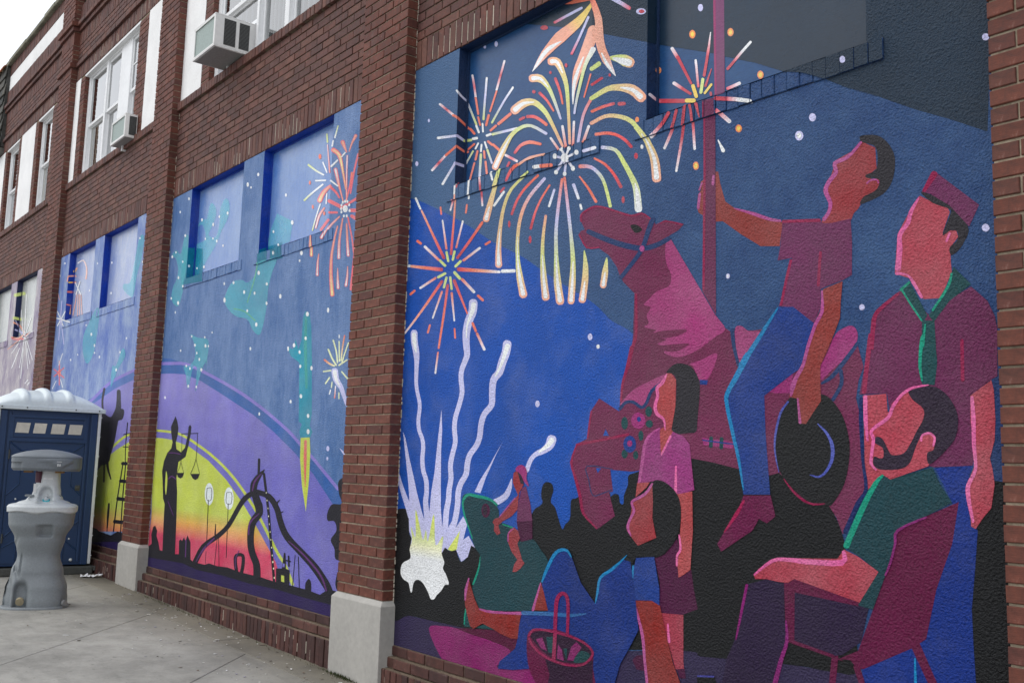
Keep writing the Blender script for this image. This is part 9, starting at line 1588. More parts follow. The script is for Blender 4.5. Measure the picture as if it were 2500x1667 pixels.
s|3|w|white|-14245 3277 -12 0 -8 -1 -340 -166 -2 -4 5 -4 376 170 5 -3 -2 -4 -338 -166 -9 -1 -12 0
s|3|r|white|-14566 3320 -12 1 -9 -2 -347 -170 -2 -3 5 -4 384 174 6 -4 -2 -3 -346 -170 -9 -2 -13 0
s|3|v0|white|-1 3276 -3 -1 -2 -3 -84 -207 0 -3 1 -3 92 215 2 -3 -1 -3 -83 -207 -2 -3 -3 -1
s|4|w|lav|-14452 3188 -8 -1 -3 -2 -8 -290 3 -3 8 -3 26 297 8 -3 3 -3 -8 -289 -3 -3 -8 -1
s|5|w|lav|-14435 3186 -7 -2 -1 -2 255 -365 5 -3 9 -2 -244 373 10 -3 5 -3 253 -363 0 -3 -7 -2
s|6|w|lav|-14441 3196 7 1 2 2 -8 238 -3 2 -7 3 -6 -244 -7 2 -3 3 -8 238 2 2 7 1
s|1|w|peach|-14711 3583 -5 -2 0 -2 100 -105 5 -3 8 -2 -93 113 9 -3 5 -3 99 -104 0 -2 -5 -2
q|1|w|peach|-14195 2426 -2 -26 -22 -18 -37 -6 -42 10 -35 21 -20 28 3 27 22 18 38 5 41 -10 35 -21
s|2|w|pinkf|-14338 2601 -10 -2 -3 -3 102 -326 5 -4 12 -3 -83 337 12 -4 5 -4 101 -325 -2 -3 -10 -2
s|3|w|pinkf|-14585 2504 2 -4 9 -4 531 -145 14 -2 14 0 -556 159 15 0 14 -3 530 -145 8 -3 2 -4
s|4|w|pinkf|-14060 2495 -15 2 -12 -1 -458 -90 -7 -3 1 -4 507 91 1 -4 -7 -3 -456 -90 -13 -1 -15 1
s|3|w|white|-14198 2697 -8 -1 -4 -2 -147 -150 1 -3 5 -2 167 155 5 -2 1 -3 -146 -150 -5 -2 -8 0
s|1|w|white|-14406 2335 -8 0 -6 -2 -167 -100 -1 -2 4 -2 192 104 4 -3 -1 -2 -166 -100 -6 -1 -9 -1
s|3|w|white|-14192 2341 -4 -2 1 -2 129 -112 6 -2 8 -1 -126 119 8 -1 5 -3 130 -111 0 -2 -4 -2
#D|painted_firework|pastel firework rays fanning over the farthest mural bay
s|1|w|ygr|-17393 3850 57 -16 66 -9 584 -41 53 0 27 10 -817 83 29 10 57 0 588 -43 63 -9 52 -15
s|1|r|ygr|-17784 3906 57 -16 68 -9 598 -42 53 0 28 10 -835 85 30 10 57 1 602 -44 64 -9 54 -16
s|1|v1|ygr|-36 3825 12 -8 14 1 125 44 12 8 6 14 -175 -36 6 14 12 8 125 45 14 0 12 -8
s|1|w|ygr|-17342 3482 33 -14 52 -11 471 -67 52 -4 39 4 -638 111 41 4 55 -4 470 -68 49 -11 31 -13
s|1|r|ygr|-17732 3530 34 -14 52 -11 482 -69 53 -4 40 4 -652 114 42 4 56 -5 480 -69 50 -11 32 -14
s|1|v1|ygr|-25 3467 7 -10 10 -4 101 -10 11 2 9 9 -136 33 8 9 11 3 101 -10 11 -4 7 -11
s|1|w|peach|-17299 3409 13 -8 25 -6 128 -24 174 -33 147 -35 112 -42 102 -48 70 -35 21 -6 27 -5 -805 251 26 1 30 -4 129 -24 182 -35 170 -41 130 -49 106 -50 70 -34 8 -7 -8 -6
s|1|r|peach|-17689 3456 13 -8 26 -7 131 -25 178 -34 150 -35 115 -43 104 -49 72 -35 21 -7 28 -5 -824 257 27 0 31 -3 132 -25 186 -36 174 -42 133 -49 108 -52 72 -35 7 -7 -7 -6
s|1|v1|peach|-16 3400 2 -7 6 -3 26 -9 37 -13 32 -18 25 -30 23 -37 16 -28 4 -5 7 -1 -176 161 6 4 6 0 27 -9 39 -13 37 -22 29 -34 24 -40 16 -27 2 -7 -2 -7
s|2|r|lav|-17521 3322 12 -8 25 -7 529 -99 29 -3 25 0 -605 126 26 1 31 -4 527 -100 24 -6 11 -8
s|2|v1|lav|18 3288 2 -6 5 -4 113 -41 7 0 5 4 -129 58 5 3 7 0 113 -41 5 -4 3 -6
s|3|w|peach|-17333 3179 14 -7 23 -5 151 -21 214 -29 197 -17 148 9 111 21 73 16 8 4 -4 6 -928 31 19 1 26 -2 150 -21 203 -28 165 -15 117 8 104 20 73 15 18 2 23 -2
s|3|r|peach|-17723 3220 14 -7 23 -5 155 -22 219 -30 201 -17 151 10 114 21 75 16 8 5 -4 6 -950 31 21 2 25 -2 154 -22 208 -29 169 -15 119 8 107 20 74 16 19 2 23 -3
s|3|v1|peach|-23 3167 2 -5 5 -3 32 -5 45 -7 43 4 33 25 26 35 16 25 2 5 -1 6 -202 -71 4 3 5 1 32 -6 43 -6 36 2 26 22 24 32 16 24 4 4 5 0
s|4|r|white|-16866 3175 10 2 2 3 -282 424 -8 5 -14 4 266 -437 -14 4 -8 4 -284 426 2 4 11 1
s|5|w|white|-16414 3127 12 1 3 4 -110 641 -6 4 -12 4 87 -652 -12 4 -5 5 -112 642 4 4 12 1
s|5|r|white|-16784 3167 12 2 4 3 -113 655 -6 5 -12 4 89 -666 -13 4 -5 4 -114 657 4 4 12 1
s|6|w|white|-16381 3125 12 0 7 2 273 235 -1 3 -7 4 -305 -241 -8 4 0 3 273 236 7 2 12 0
s|6|r|white|-16750 3165 13 0 7 2 278 240 0 4 -8 3 -312 -246 -8 4 0 3 280 241 7 2 12 0
s|5|r|lav|-16949 3184 5 3 -4 3 -535 282 -11 3 -15 3 540 -295 -14 3 -10 3 -539 282 -3 4 5 3
s|5|v1|lav|140 3213 1 4 -1 3 -114 220 -3 2 -3 1 115 -232 -3 0 -2 3 -114 219 -1 4 1 3
s|6|w|white|-16503 3126 -11 0 -9 -1 -681 -214 -3 -2 4 -4 716 217 4 -3 -3 -2 -678 -215 -9 -1 -13 1
s|6|r|white|-16874 3166 -12 1 -9 -2 -696 -219 -3 -2 4 -3 732 221 4 -3 -3 -3 -694 -219 -9 -1 -13 1
s|6|v1|white|156 3203 -2 0 -2 -2 -149 -288 0 -3 1 -3 156 294 1 -3 -1 -3 -148 -288 -2 -2 -3 0
s|7|w|white|-16420 3099 -9 -1 -5 -2 -160 -453 2 -3 8 -2 182 458 8 -3 2 -3 -160 -451 -4 -2 -9 -1
s|8|w|white|-16383 3095 -7 -1 -2 -3 339 -497 5 -3 10 -2 -327 505 9 -3 5 -3 338 -496 -1 -2 -7 -2
s|9|w|white|-16345 3091 -5 -2 1 -3 526 -375 7 -2 10 -2 -522 384 11 -2 7 -3 524 -374 1 -3 -5 -2
s|1|w|white|-16692 2956 -11 0 -6 -2 -405 -281 0 -3 7 -3 433 286 6 -3 0 -3 -403 -281 -6 -1 -12 -1
s|8|w|white|-16444 2937 -8 -1 -4 -3 8 -461 3 -3 9 -3 11 469 8 -3 3 -3 8 -460 -3 -3 -9 -1
s|10|w|white|-16201 2918 -6 -2 0 -3 248 -253 5 -3 10 -2 -239 262 10 -2 6 -3 246 -253 0 -3 -6 -1
s|8|w|peach|-16531 3108 -12 1 -10 0 -947 -112 -6 -2 0 -3 988 111 0 -3 -6 -2 -944 -112 -11 0 -13 1
s|9|w|ora|-16343 3102 14 -2 11 1 223 41 5 2 -2 3 -268 -40 -2 3 6 3 224 40 11 1 13 -1
s|9|r|ora|-16711 3141 14 -1 12 0 227 42 6 2 -2 4 -274 -42 -2 4 5 2 229 42 12 1 13 -2
s|10|w|white|-16304 3099 13 -2 12 0 375 47 6 2 0 3 -421 -45 -1 3 7 2 376 47 11 0 14 -1
s|10|r|white|-16672 3138 14 -2 13 1 383 48 6 2 0 3 -431 -46 0 3 7 2 384 48 12 0 13 -2
s|9|w|pinkf|-16417 3078 -17 5 -20 2 -152 9 -215 12 -181 15 -113 17 -87 19 -62 15 -22 4 -22 0 898 -106 -11 -3 -18 -1 -152 8 -217 13 -195 15 -138 21 -100 22 -64 15 -16 5 -5 6
s|9|r|pinkf|-16787 3117 -17 5 -21 3 -155 8 -219 13 -186 14 -116 18 -89 20 -63 15 -22 4 -22 0 917 -108 -11 -4 -18 0 -156 8 -222 13 -199 16 -141 21 -103 22 -65 16 -16 5 -5 6
s|9|v1|pinkf|176 3163 -4 3 -5 0 -34 -8 -48 -10 -39 -5 -24 6 -18 10 -13 8 -5 2 -4 -2 195 -12 -2 -5 -4 -2 -35 -8 -48 -10 -42 -6 -29 7 -21 12 -14 8 -3 4 -1 5
s|1|w|white|-16155 2373 12 -1 8 1 178 50 4 3 -3 3 -213 -53 -3 3 4 2 178 50 9 1 11 0
s|2|w|white|-15986 2345 11 0 8 1 104 34 3 3 -4 2 -137 -36 -3 2 3 3 104 34 8 1 11 0
"""
paint_objects()

# ------------------------------------------------------------------ ground
GZ = lambda x, y: gz(x) + max(0, -y - .4) * -.004
def gbox(mb, poly, top, th, bev=.004):
    """paving piece: a convex polygon with a small arris, following the fall of the ground"""
    n = len(poly); cx = sum(p[0] for p in poly) / n; cy = sum(p[1] for p in poly) / n
    def ins(d):
        out = []
        for i in range(n):
            p0, p1, p2 = Vector(poly[i - 1]), Vector(poly[i]), Vector(poly[(i + 1) % n])
            e1, e2 = (p1 - p0).normalized(), (p2 - p1).normalized()
            n1, n2 = Vector((-e1.y, e1.x)), Vector((-e2.y, e2.x)); m = (n1 + n2); k = d / max(.3, (1 + n1.dot(n2)))
            out.append(p1 + m * k)
        return out
    A, B = ins(.0025), ins(.0025 + bev)
    V = [(p.x, p.y, GZ(p.x, p.y) + top) for p in B] + [(p.x, p.y, GZ(p.x, p.y) + top - bev) for p in A] + [(p.x, p.y, GZ(p.x, p.y) + top - th) for p in A]
    F = [tuple(range(n))] + [(i + n, (i + 1) % n + n, (i + 1) % n, i) for i in range(n)] + [(i + 2 * n, (i + 1) % n + 2 * n, (i + 1) % n + n, i + n) for i in range(n)]
    mb.add(V, F)
def clip2(poly, nx, ny, c, gt):
    out = []
    for i in range(len(poly)):
        p, q = poly[i - 1], poly[i]; dp, dq = p[0] * nx + p[1] * ny - c, q[0] * nx + q[1] * ny - c
        if not gt: dp, dq = -dp, -dq
        if (dp >= 0) != (dq >= 0): f = dp / (dp - dq); out.append((p[0] + (q[0] - p[0]) * f, p[1] + (q[1] - p[1]) * f))
        if dq >= 0: out.append(q)
    return out
gm = MB()
xs = [-400, -60, -16, -12, -8, -4, 0, 3, 60, 400]; ys = [-400, -60, -9, -4, -1, .33]
Vg = [(x, y, GZ(x, max(y, -9)) - .014) for y in ys for x in xs]; nx_ = len(xs)
gm.add(Vg, [(j * nx_ + i, j * nx_ + i + 1, (j + 1) * nx_ + i + 1, (j + 1) * nx_ + i) for j in range(len(ys) - 1) for i in range(nx_ - 1)])
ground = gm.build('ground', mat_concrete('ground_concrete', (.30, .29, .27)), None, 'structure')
pave = empty('pavement'); pave['kind'] = 'structure'
reg = [(-19, -8.5), (3.0, -8.5), (3.0, -.372), (-19, -.372)]
n1, n2 = (.7125, .7017), (-.8, .6)
c1s = [-6.67 + 1.385 * k for k in range(-13, 9)]; c2s = [5.67 + 2.1 * k for k in range(-8, 8)]
for a, b in zip(c1s, c1s[1:]):
    for c, d in zip(c2s, c2s[1:]):
        p = reg
        for nn, v, g in ((n1, a, True), (n1, b, False), (n2, c, True), (n2, d, False)):
            p = clip2(p, nn[0], nn[1], v, g)
            if len(p) < 3: break
        if len(p) < 3: continue
        ar = abs(sum(p[i - 1][0] * p[i][1] - p[i][0] * p[i - 1][1] for i in range(len(p)))) / 2
        if ar < .02: continue
        q = [p[i] for i in range(len(p)) if math.dist(p[i], p[i - 1]) > .02]
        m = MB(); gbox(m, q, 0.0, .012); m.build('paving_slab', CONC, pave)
m = MB()
for x0 in np.arange(-19, 3, 1.9): gbox(m, [(x0, -.368), (x0 + 1.9, -.368), (x0 + 1.9, .1), (x0, .1)], rnd.uniform(-.003, .001), .012, .006)
m.build('kerb_strip', CONC_STRIP, pave, label='dirty narrow concrete strip along the foot of the wall')

# flakes of old paint and mortar fallen along the wall
fl = MB()
for i in range(230):
    x = rnd.uniform(-10.2, -5.0); y = -.10 - abs(rnd.gauss(0, .55)) if i % 3 else -.12 - rnd.uniform(0, .28)
    if y < -3: continue
    r_ = rnd.uniform(.003, .009) * (1.5 if rnd.random() < .08 else 1); z = GZ(x, y) + .0012; a0 = rnd.uniform(0, 6.3); n = 5
    el = rnd.uniform(1, 2.6)
    P = []
    for k in range(n):
        a = k / n * 2 * math.pi; u, v = math.cos(a) * r_ * el * rnd.uniform(.7, 1.2), math.sin(a) * r_ * rnd.uniform(.6, 1.2)
        P.append((x + u * math.cos(a0) - v * math.sin(a0), y + u * math.sin(a0) + v * math.cos(a0), z + rnd.uniform(0, .003)))
    c = rnd.choice([srgb(225, 225, 225), srgb(215, 212, 205), srgb(190, 186, 176), srgb(205, 202, 196), srgb(150, 145, 160), srgb(120, 105, 92), srgb(84, 78, 70)])
    T = [(p[0], p[1], p[2] + .0015) for p in P]
    fl.add(P + T, [tuple(range(n, 2 * n))] + [(k, (k + 1) % n, (k + 1) % n + n, k + n) for k in range(n)], c)
o = fl.build('litter', mat_attr('flakes', .8, .2), None, 'stuff')
tag(o, 'scattered pale paint flakes and mortar crumbs on the concrete by the wall', 'litter')
# moss in the joint beside the stone base
gr_ = MB()
for i in range(520):
    x = rnd.choice([rnd.gauss(-6.12, .10), rnd.gauss(-9.6, .45), rnd.uniform(-9.9, -6.3)]) if i % 3 else rnd.gauss(-6.05, .08); y = -.118 - abs(rnd.gauss(0, .018)); z = GZ(x, y)
    h = rnd.uniform(.006, .026); a = rnd.uniform(0, 6.3); w = .0022; lx, ly = rnd.uniform(-.012, .012), rnd.uniform(-.012, .004)
    gr_.add([(x - w * math.cos(a), y - w * math.sin(a), z), (x + w * math.cos(a), y + w * math.sin(a), z), (x + lx, y + ly, z + h)], [(0, 1, 2), (2, 1, 0)],
            rnd.choice([(.05, .085, .02), (.07, .10, .03), (.10, .09, .04)]))
o = gr_.build('moss', mat_attr('moss_green', .9, .1), None, 'stuff'); tag(o, 'thin moss and weeds in the joint at the foot of the wall', 'moss')

# crumpled paper
def paper(x, y, l, w, rz, label):
    m = MB(); nx, ny = 10, 6; V = []
    for j in range(ny + 1):
        for i in range(nx + 1):
            u, v = i / nx - .5, j / ny - .5
            V.append((u * l + rnd.uniform(-.006, .006), v * w * (1 - .5 * u) + rnd.uniform(-.005, .005), .006 + abs(rnd.gauss(0, .014)) + max(0, u) * .03))
    F = [(j * (nx + 1) + i, j * (nx + 1) + i + 1, (j + 1) * (nx + 1) + i + 1, (j + 1) * (nx + 1) + i) for j in range(ny) for i in range(nx)]
    m.add(V, F, (.8, .8, .82)); o = m.build('paper_scrap', PAPER)
    so = o.modifiers.new('thickness', 'SOLIDIFY'); so.thickness = .0012
    o.location = (x, y, GZ(x, y)); o.rotation_euler.z = rz; tag(o, label, 'paper')
PAPER = mat_attr('paper', .8, .3)
paper(-11.45, -.20, .21, .085, R(60), 'torn white paper lying on the concrete beside the portable toilet')
paper(-10.05, -1.52, .07, .03, R(20), 'small flat white scrap on the concrete in front of the sink')
paper(-10.75, -1.30, .05, .03, R(70), 'tiny white scrap behind the left foot of the sink')

# ------------------------------------------------------------------ air conditioners
def aircon(loc, w, d, h, label, tilt, grilles, back=.12):
    a = empty('air_conditioner', loc, 0); tag(a, label, 'air conditioner', 'air conditioners in the upper windows')
    a.rotation_euler = (R(tilt), 0, 0)
    c = MB(); t = .012
    # shell: bottom pan, top, sides and rear flanges; local y=0 is the wall end, -d the outdoor end
    c.box(0, w, -d, back, h - t, h); c.box(0, w, -d, back, 0, t)
    for x in (0, w - t): c.box(x, x + t, -d + .001, back, t, h - t)
    c.box(t, w - t, -d, -d + t, t, .03); c.box(t, w - t, -d, -d + t, h - .03, h - t); c.box(t, .03, -d, -d + t, .03, h - .03); c.box(w - .03, w - t, -d, -d + t, .03, h - .03)
    cs = c.build('casing', AC_W, a, bevel=.004)
    q = MB(); q.box(.03, w - .03, -d + .012, -d + .05, .03, h - .03, srgb(150, 165, 160)); q.build('coil_panel', AC_C, a)
    gx = w
    for (y0, y1, z0, z1) in grilles:
        g = MB(); g.box(gx + .0002, gx + .0022, y0, y1, z0, z1, (.012, .012, .012)); gg = g.build('grille', AC_D, a)
        s = MB(); n = int((z1 - z0) / .0125)
        for i in range(n):
            z = z0 + (i + .5) * (z1 - z0) / n; s.box(gx + .0024, gx + .0075, y0 + .002, y1 - .002, z - .0018, z + .0018, srgb(120, 122, 122))
        s.build('slats', AC_D, gg, 'stuff')
    u = MB(); u.box(.02, w - .02, -d + .02, back - .02, -.004, -.0005, (.3, .3, .3)); u.build('base_pan', AC_C, a)
    b = MB(); b.box(w * .25, w * .25 + .03, -.05, .1, -.07, -.005); b.build('bracket', VINYL, a)
    return a
AC_W = mat_simple('cream_metal', (.80, .795, .78), .4, .5, 0, 0, 30, .06); AC_C = mat_attr('coil_metal', .5, .5, .25, 60, .5, .002); AC_D = mat_attr('dark_grille', .6, .4)
aircon((-9.18, .02, 5.15), .525, .34, .325, 'white air conditioner with two louvred side grilles in the nearer upper window', 0,
       [(-.25, -.135, .035, .29), (-.10, .0, .035, .29)])
aircon((-12.275, -.004, 5.085), .53, .145, .29, 'smaller white air conditioner with one striped side grille in the farther triple window', 0, [(-.095, -.012, .03, .26)], back=0.0)
# ------------------------------------------------------------------ portable toilet
# local frame: x across the door (0 = wall side, -1.06 = street side after turning), front face at y=0 looking to -y
TB = mat_simple('navy_plastic', (.011, .040, .115), .42, .5, .12, .002, 60, .10)
TW = mat_simple('white_plastic', (.66, .68, .68), .45, .5, 0, 0, 30, .08)
TR = mat_simple('translucent_roof', (.66, .73, .76), .38, .5, .1, .002, 40, .06)
TG = mat_simple('skid_grey', (.085, .088, .082), .7, .3, .3, .002, 40, .2)
TP = mat_simple('beige_screen', (.66, .62, .54), .6, .3, .3, .002, 25, .14)
tf = (-11.79, -.14)
toilet = empty('portable_toilet', (tf[0], tf[1], GZ(*tf)), R(86.5))
tag(toilet, 'navy blue portable toilet with a pale ribbed roof against the wall', 'portable toilet')
TWD, TDP, TZ0, TZ1 = 1.06, 1.08, .10, 1.79
b = MB()
b.box(-TWD, 0, .018, TDP, TZ0, TZ1)
# raised corner posts and head rail of the front
for x0, x1 in ((-TWD + .03, -TWD + .10), (-.10, -.03)): b.box(x0, x1, -.006, .019, TZ0, TZ1 - .01)
for x0, x1 in ((-TWD + .115, -TWD + .145), (-.145, -.115)): b.box(x0, x1, .004, .019, TZ0 + .03, TZ1 - .03)
b.build('cabin', TB, toilet, bevel=.006)
def ridge(mb, pts, w=.016, h=.010, y=.018):
    for (x0, z0), (x1, z1) in zip(pts, pts[1:]):
        d = Vector((x1 - x0, z1 - z0)).normalized(); n = Vector((-d.y, d.x)) * w / 2
        V = [(x0 + n.x, y, z0 + n.y), (x0 - n.x, y, z0 - n.y), (x1 - n.x, y, z1 - n.y), (x1 + n.x, y, z1 + n.y)]
        V += [(x0 + n.x * .3, y - h, z0 + n.y * .3), (x0 - n.x * .3, y - h, z0 - n.y * .3), (x1 - n.x * .3, y - h, z1 - n.y * .3), (x1 + n.x * .3, y - h, z1 + n.y * .3)]
        mb.add(V, [(4, 5, 6, 7), (0, 1, 5, 4), (1, 2, 6, 5), (2, 3, 7, 6), (3, 0, 4, 7)])
d = MB(); X0, X1 = -TWD + .15, -.15; XM = (X0 + X1) / 2
d.box(X0, X1, .012, .020, TZ0 + .03, TZ1 - .03)
# stepped relief of the door: vent surround, upper field, waist chevrons, lower field
d.box(X0 - .02, X1 + .02, -.004, .012, 1.44, 1.48); d.box(X0 - .02, X1 + .02, -.004, .012, 1.70, 1.73)
d.box(X0 - .02, X0 + .02, -.004, .012, 1.48, 1.70); d.box(X1 - .02, X1 + .02, -.004, .012, 1.48, 1.70)
y = .012
ridge(d, [(X0, 1.43), (X0 + .12, 1.34), (X1 - .12, 1.34), (X1, 1.43)], y=y)
ridge(d, [(X0 + .12, 1.34), (X0 + .12, .98), (X0, .86)], y=y); ridge(d, [(X1 - .12, 1.34), (X1 - .12, .98), (X1, .86)], y=y)
ridge(d, [(X0, .70), (X0 + .14, .80), (X1 - .14, .80), (X1, .70)], y=y)
ridge(d, [(X0 + .10, .80), (X0 + .10, .50), (X0, .40)], y=y); ridge(d, [(X1 - .10, .80), (X1 - .10, .50), (X1, .58)], y=y)
ridge(d, [(X0, .30), (X0 + .14, .38), (X1 - .14, .38), (X1, .26)], y=y); ridge(d, [(X0 + .14, .38), (X0 + .14, .16)], y=y); ridge(d, [(X1 - .14, .38), (X1 - .14, .16)], y=y)
door = d.build('door', TB, toilet, bevel=.003)
v = MB(); v.box(X0 + .02, X1 - .02, .003, .012, 1.49, 1.69); vent = v.build('vent_panel', TB, toilet)
ww = (X1 - X0 - .04) / 4
for i in range(4):
    s = MB(); a = X0 + .02 + i * ww + .018; c = a + ww - .036 - (.012 if i == 1 else 0); z0, z1 = 1.535, 1.645
    s.add([(a - .004, -.001, z0), (c - .012, -.001, z0), (c + .002, -.001, z1), (a + .010, -.001, z1), (a - .004, .003, z0), (c - .012, .003, z0), (c + .002, .003, z1), (a + .010, .003, z1)],
          [(0, 1, 2, 3), (4, 0, 3, 7), (1, 5, 6, 2), (3, 2, 6, 7), (0, 4, 5, 1)])
    s.build('vent_screen', TP, vent)
for x in (-TWD - .004, -.026):
    s = MB(); s.box(x, x + .030, -.016, .03, TZ0 + .01, TZ1 - .002); s.build('corner_trim', TW, toilet, bevel=.004)
    for k in range(8):
        z = TZ0 + .10 + k * .22; s = MB(); s.tube([(x + (.034 if x > -.5 else -.002), -.004, z), (x + (.034 if x > -.5 else -.002), -.014, z)], .006, 8); s.build('bolt', TW, toilet)
def bolt(x, z, r_=.010, y=.012):
    s = MB(); s.tube([(x, y, z), (x, y - .008, z), (x, y - .012, z)], [r_, r_, r_ * .5], 10); s.build('bolt', TW, toilet)
for x, z in ((-TWD + .27, 1.225), (-TWD + .47, 1.225), (-TWD + .25, .82), (-.235, .385)): bolt(x, z)
bolt(-.20, .155, .017)
s = MB(); s.box(-.215, -.165, .0, .012, .915, .975); s.tube([(-.19, .0, .945), (-.19, -.022, .945)], .014, 14); s.box(-.225, -.185, -.03, -.02, .938, .952); s.build('door_latch', TG, toilet, bevel=.002)
s = MB(); s.tube([(-TWD + .148, -.004, .35), (-TWD + .148, -.004, .45)], .009, 10); s.tube([(-TWD + .148, -.004, 1.25), (-TWD + .148, -.004, 1.35)], .009, 10); s.build('hinge', TG, toilet)
s = MB(); s.box(-TWD + .02, .03, -.05, TDP + .03, .0, .085); s.box(-TWD - .03, -TWD + .02, -.05, TDP + .03, .03, .085); s.box(.03, .07, -.045, TDP, .03, .085); s.build('skid_base', TG, toilet, bevel=.012)
# roof: shallow vaulted shell with three ribs running front to back
NU, NV = 96, 26; V = []
ribs = (-.795, -.565, -.335)
for j in range(NV + 1):
    v_ = j / NV
    for i in range(NU + 1):
        u = -TWD - .035 + (TWD + .07) * i / NU; U_ = (u + TWD / 2) / (TWD / 2 + .035)
        prof = max(0, 1 - abs(U_) ** 2.6) ** .8
        ang = v_ * math.pi; fr = math.sin(ang) ** .62
        h = .035 + .205 * min(1, prof * 1.02) * fr
        for rc in ribs:
            k = abs(u - rc) / .045
            if k < 1: h += .034 * (1 - k ** 3) * min(1, fr * 1.3) * min(1, prof * 2)
        yy = -.035 + (TDP + .07) * (.5 - .5 * math.cos(ang))
        V.append((u, yy, TZ1 + h))
F = [(j * (NU + 1) + i, j * (NU + 1) + i + 1, (j + 1) * (NU + 1) + i + 1, (j + 1) * (NU + 1) + i) for j in range(NV) for i in range(NU)]
s = MB(); s.add(V, F, smooth=True)
s.box(-TWD - .04, .04, -.042, TDP + .04, TZ1 - .004, TZ1 + .042)
s.build('roof', TR, toilet, bevel=.006)
for k in range(5):
    x = -TWD + .03 + k * (TWD - .06) / 4; s = MB(); s.tube([(x, -.041, TZ1 + .02), (x, -.048, TZ1 + .02)], .008, 8); s.build('bolt', TW if k == 2 else TG, toilet)

# ------------------------------------------------------------------ hand-wash station
SG = mat_simple('grey_plastic', (.215, .238, .252), .48, .5, .25, .0015, 70, .14)
SL = mat_simple('pale_plastic', (.56, .59, .60), .42, .5, .15, .0015, 70, .10)
SD = mat_simple('dark_lid_plastic', (.155, .175, .195), .46, .5, .15, .0015, 70, .12)
ST = mat_simple('teal_rubber', (.03, .42, .50), .4, .5); SM = mat_simple('maroon_bag', (.09, .03, .05), .5, .4)
SB = mat_simple('brown_paper', (.30, .17, .07), .8, .2); SC = mat_simple('tan_cap', (.34, .29, .19), .6, .3, .2)
SW = mat_simple('white_label', (.72, .73, .72), .6, .3)
sp = (-9.775, -1.175)
sink = empty('handwash_station', (sp[0], sp[1], GZ(*sp)), R(70.2))
tag(sink, 'grey plastic hand-wash station with hourglass body and dark domed lid', 'sink')
def superring(cx, cy, rx, ry, z, n=72, p=3.0):
    out = []
    for k in range(n):
        a = k / n * 2 * math.pi; c, s_ = math.cos(a), math.sin(a)
        out.append([cx + rx * math.copysign(abs(c) ** (2 / p), c), cy + ry * math.copysign(abs(s_) ** (2 / p), s_), z])
    return out
def interp(tab, z):
    for (z0, *a), (z1, *b_) in zip(tab, tab[1:]):
        if z <= z1:
            t = (z - z0) / (z1 - z0); t = t * t * (3 - 2 * t) if 1 else t
            return [p + (q - p) * t for p, q in zip(a, b_)]
    return tab[-1][1:]
# z, half width, half depth ; +x is to the right seen from the street side
body = [(0, .262, .205), (.05, .264, .208), (.16, .255, .20), (.30, .215, .165), (.45, .176, .14), (.60, .208, .16), (.74, .268, .20), (.82, .275, .205), (.85, .268, .20)]
rings = []; NZ = 86
for i in range(NZ + 1):
    z = .012 + (.85 - .012) * i / NZ; rx, ry = interp(body, z); ring = superring(0, 0, rx, ry, z, 110, 2.7)
    for p in ring:
        if p[1] < 0:
            def dent(cx, cz, wx, wz, dep, sq=6, base=False):
                u, w = (p[0] - cx) / wx, (z - cz) / wz
                if base and w < 0: w *= .3
                k = (abs(u) ** sq + abs(w) ** sq)
                return dep / (1 + (k * 1.0) ** 3)
            q = dent(.055, .675, .055, .052, .045, 8)
            q += dent(-.222, .10, .038, .15, .10, 3, True) + dent(-.105, .09, .055, .13, .085, 3, True)
            q += dent(-.155 - .045 * math.sin((z - .3) * 9), .43, .015, .16, .030, 3) + dent(-.178, .40, .007, .09, .018, 3) + dent(-.125, .38, .007, .09, .018, 3)
            q += dent(.262, .055, .03, .05, .035, 3, True)
            p[1] += q
    rings.append(ring)
s = MB(); s.loft(rings, True, True); s.build('body', SG, sink)
s = MB(); s.loft([superring(0, 0, .275, .215, -.012, 72, 2.7), superring(0, 0, .284, .222, .0, 72, 2.7), superring(0, 0, .270, .210, .016, 72, 2.7)]); s.build('foot_rim', SG, sink)
s = MB(); s.tube([(-.105, -.150, .070), (-.105, -.176, .060)], [.034, .034], 24); s.tube([(-.105, -.176, .060), (-.105, -.180, .0585)], [.014, .014], 16); s.build('drain_cap', SC, sink)
s = MB(); s.tube([(.246, -.13, .045), (.262, -.145, .045)], [.026, .024], 18); s.build('drain_plug', mat_simple('steel_plug', (.25, .25, .25), .35, .5), sink)
# basin deck
deck = [(.835, .268, .205), (.845, .290, .222), (.885, .292, .224), (.90, .280, .212), (.92, .215, .170), (.95, .150, .12), (1.0, .118, .095), (1.10, .105, .088), (1.215, .100, .085)]
rings = []
for i in range(71):
    z = .835 + (1.215 - .835) * i / 70; rx, ry = interp(deck, z); ring = superring(.022 * min(1, max(0, (z - .9) / .1)), 0, rx, ry, z, 110, 2.8)
    for p in ring:
        if z < .87 and p[1] < 0:  # the lower lip waves: lowest at the middle and near the corner
            p[2] -= .010 * (math.cos((p[0] + .03) * 22)) * max(0, (.87 - z) / .035)
        if p[1] < 0 and .9 < z < 1.12:
            u, w = (p[0] - .025) / .052, (z - .97) / .085
            k = abs(u) ** 2.4 + (abs(w) ** 2.2 if w > 0 else abs(w * 1.3) ** 6); p[1] += .06 / (1 + k ** 5)
        if p[0] < -.02 and .93 < z: # dispenser niche on the left of the neck
            u, w = (p[1] + .03) / .05, (z - 1.14) / .10; k = abs(u) ** 3 + abs(w) ** 4; p[0] += .035 / (1 + k ** 3)
    rings.append(ring)
s = MB(); s.loft(rings); s.build('basin', SL, sink)
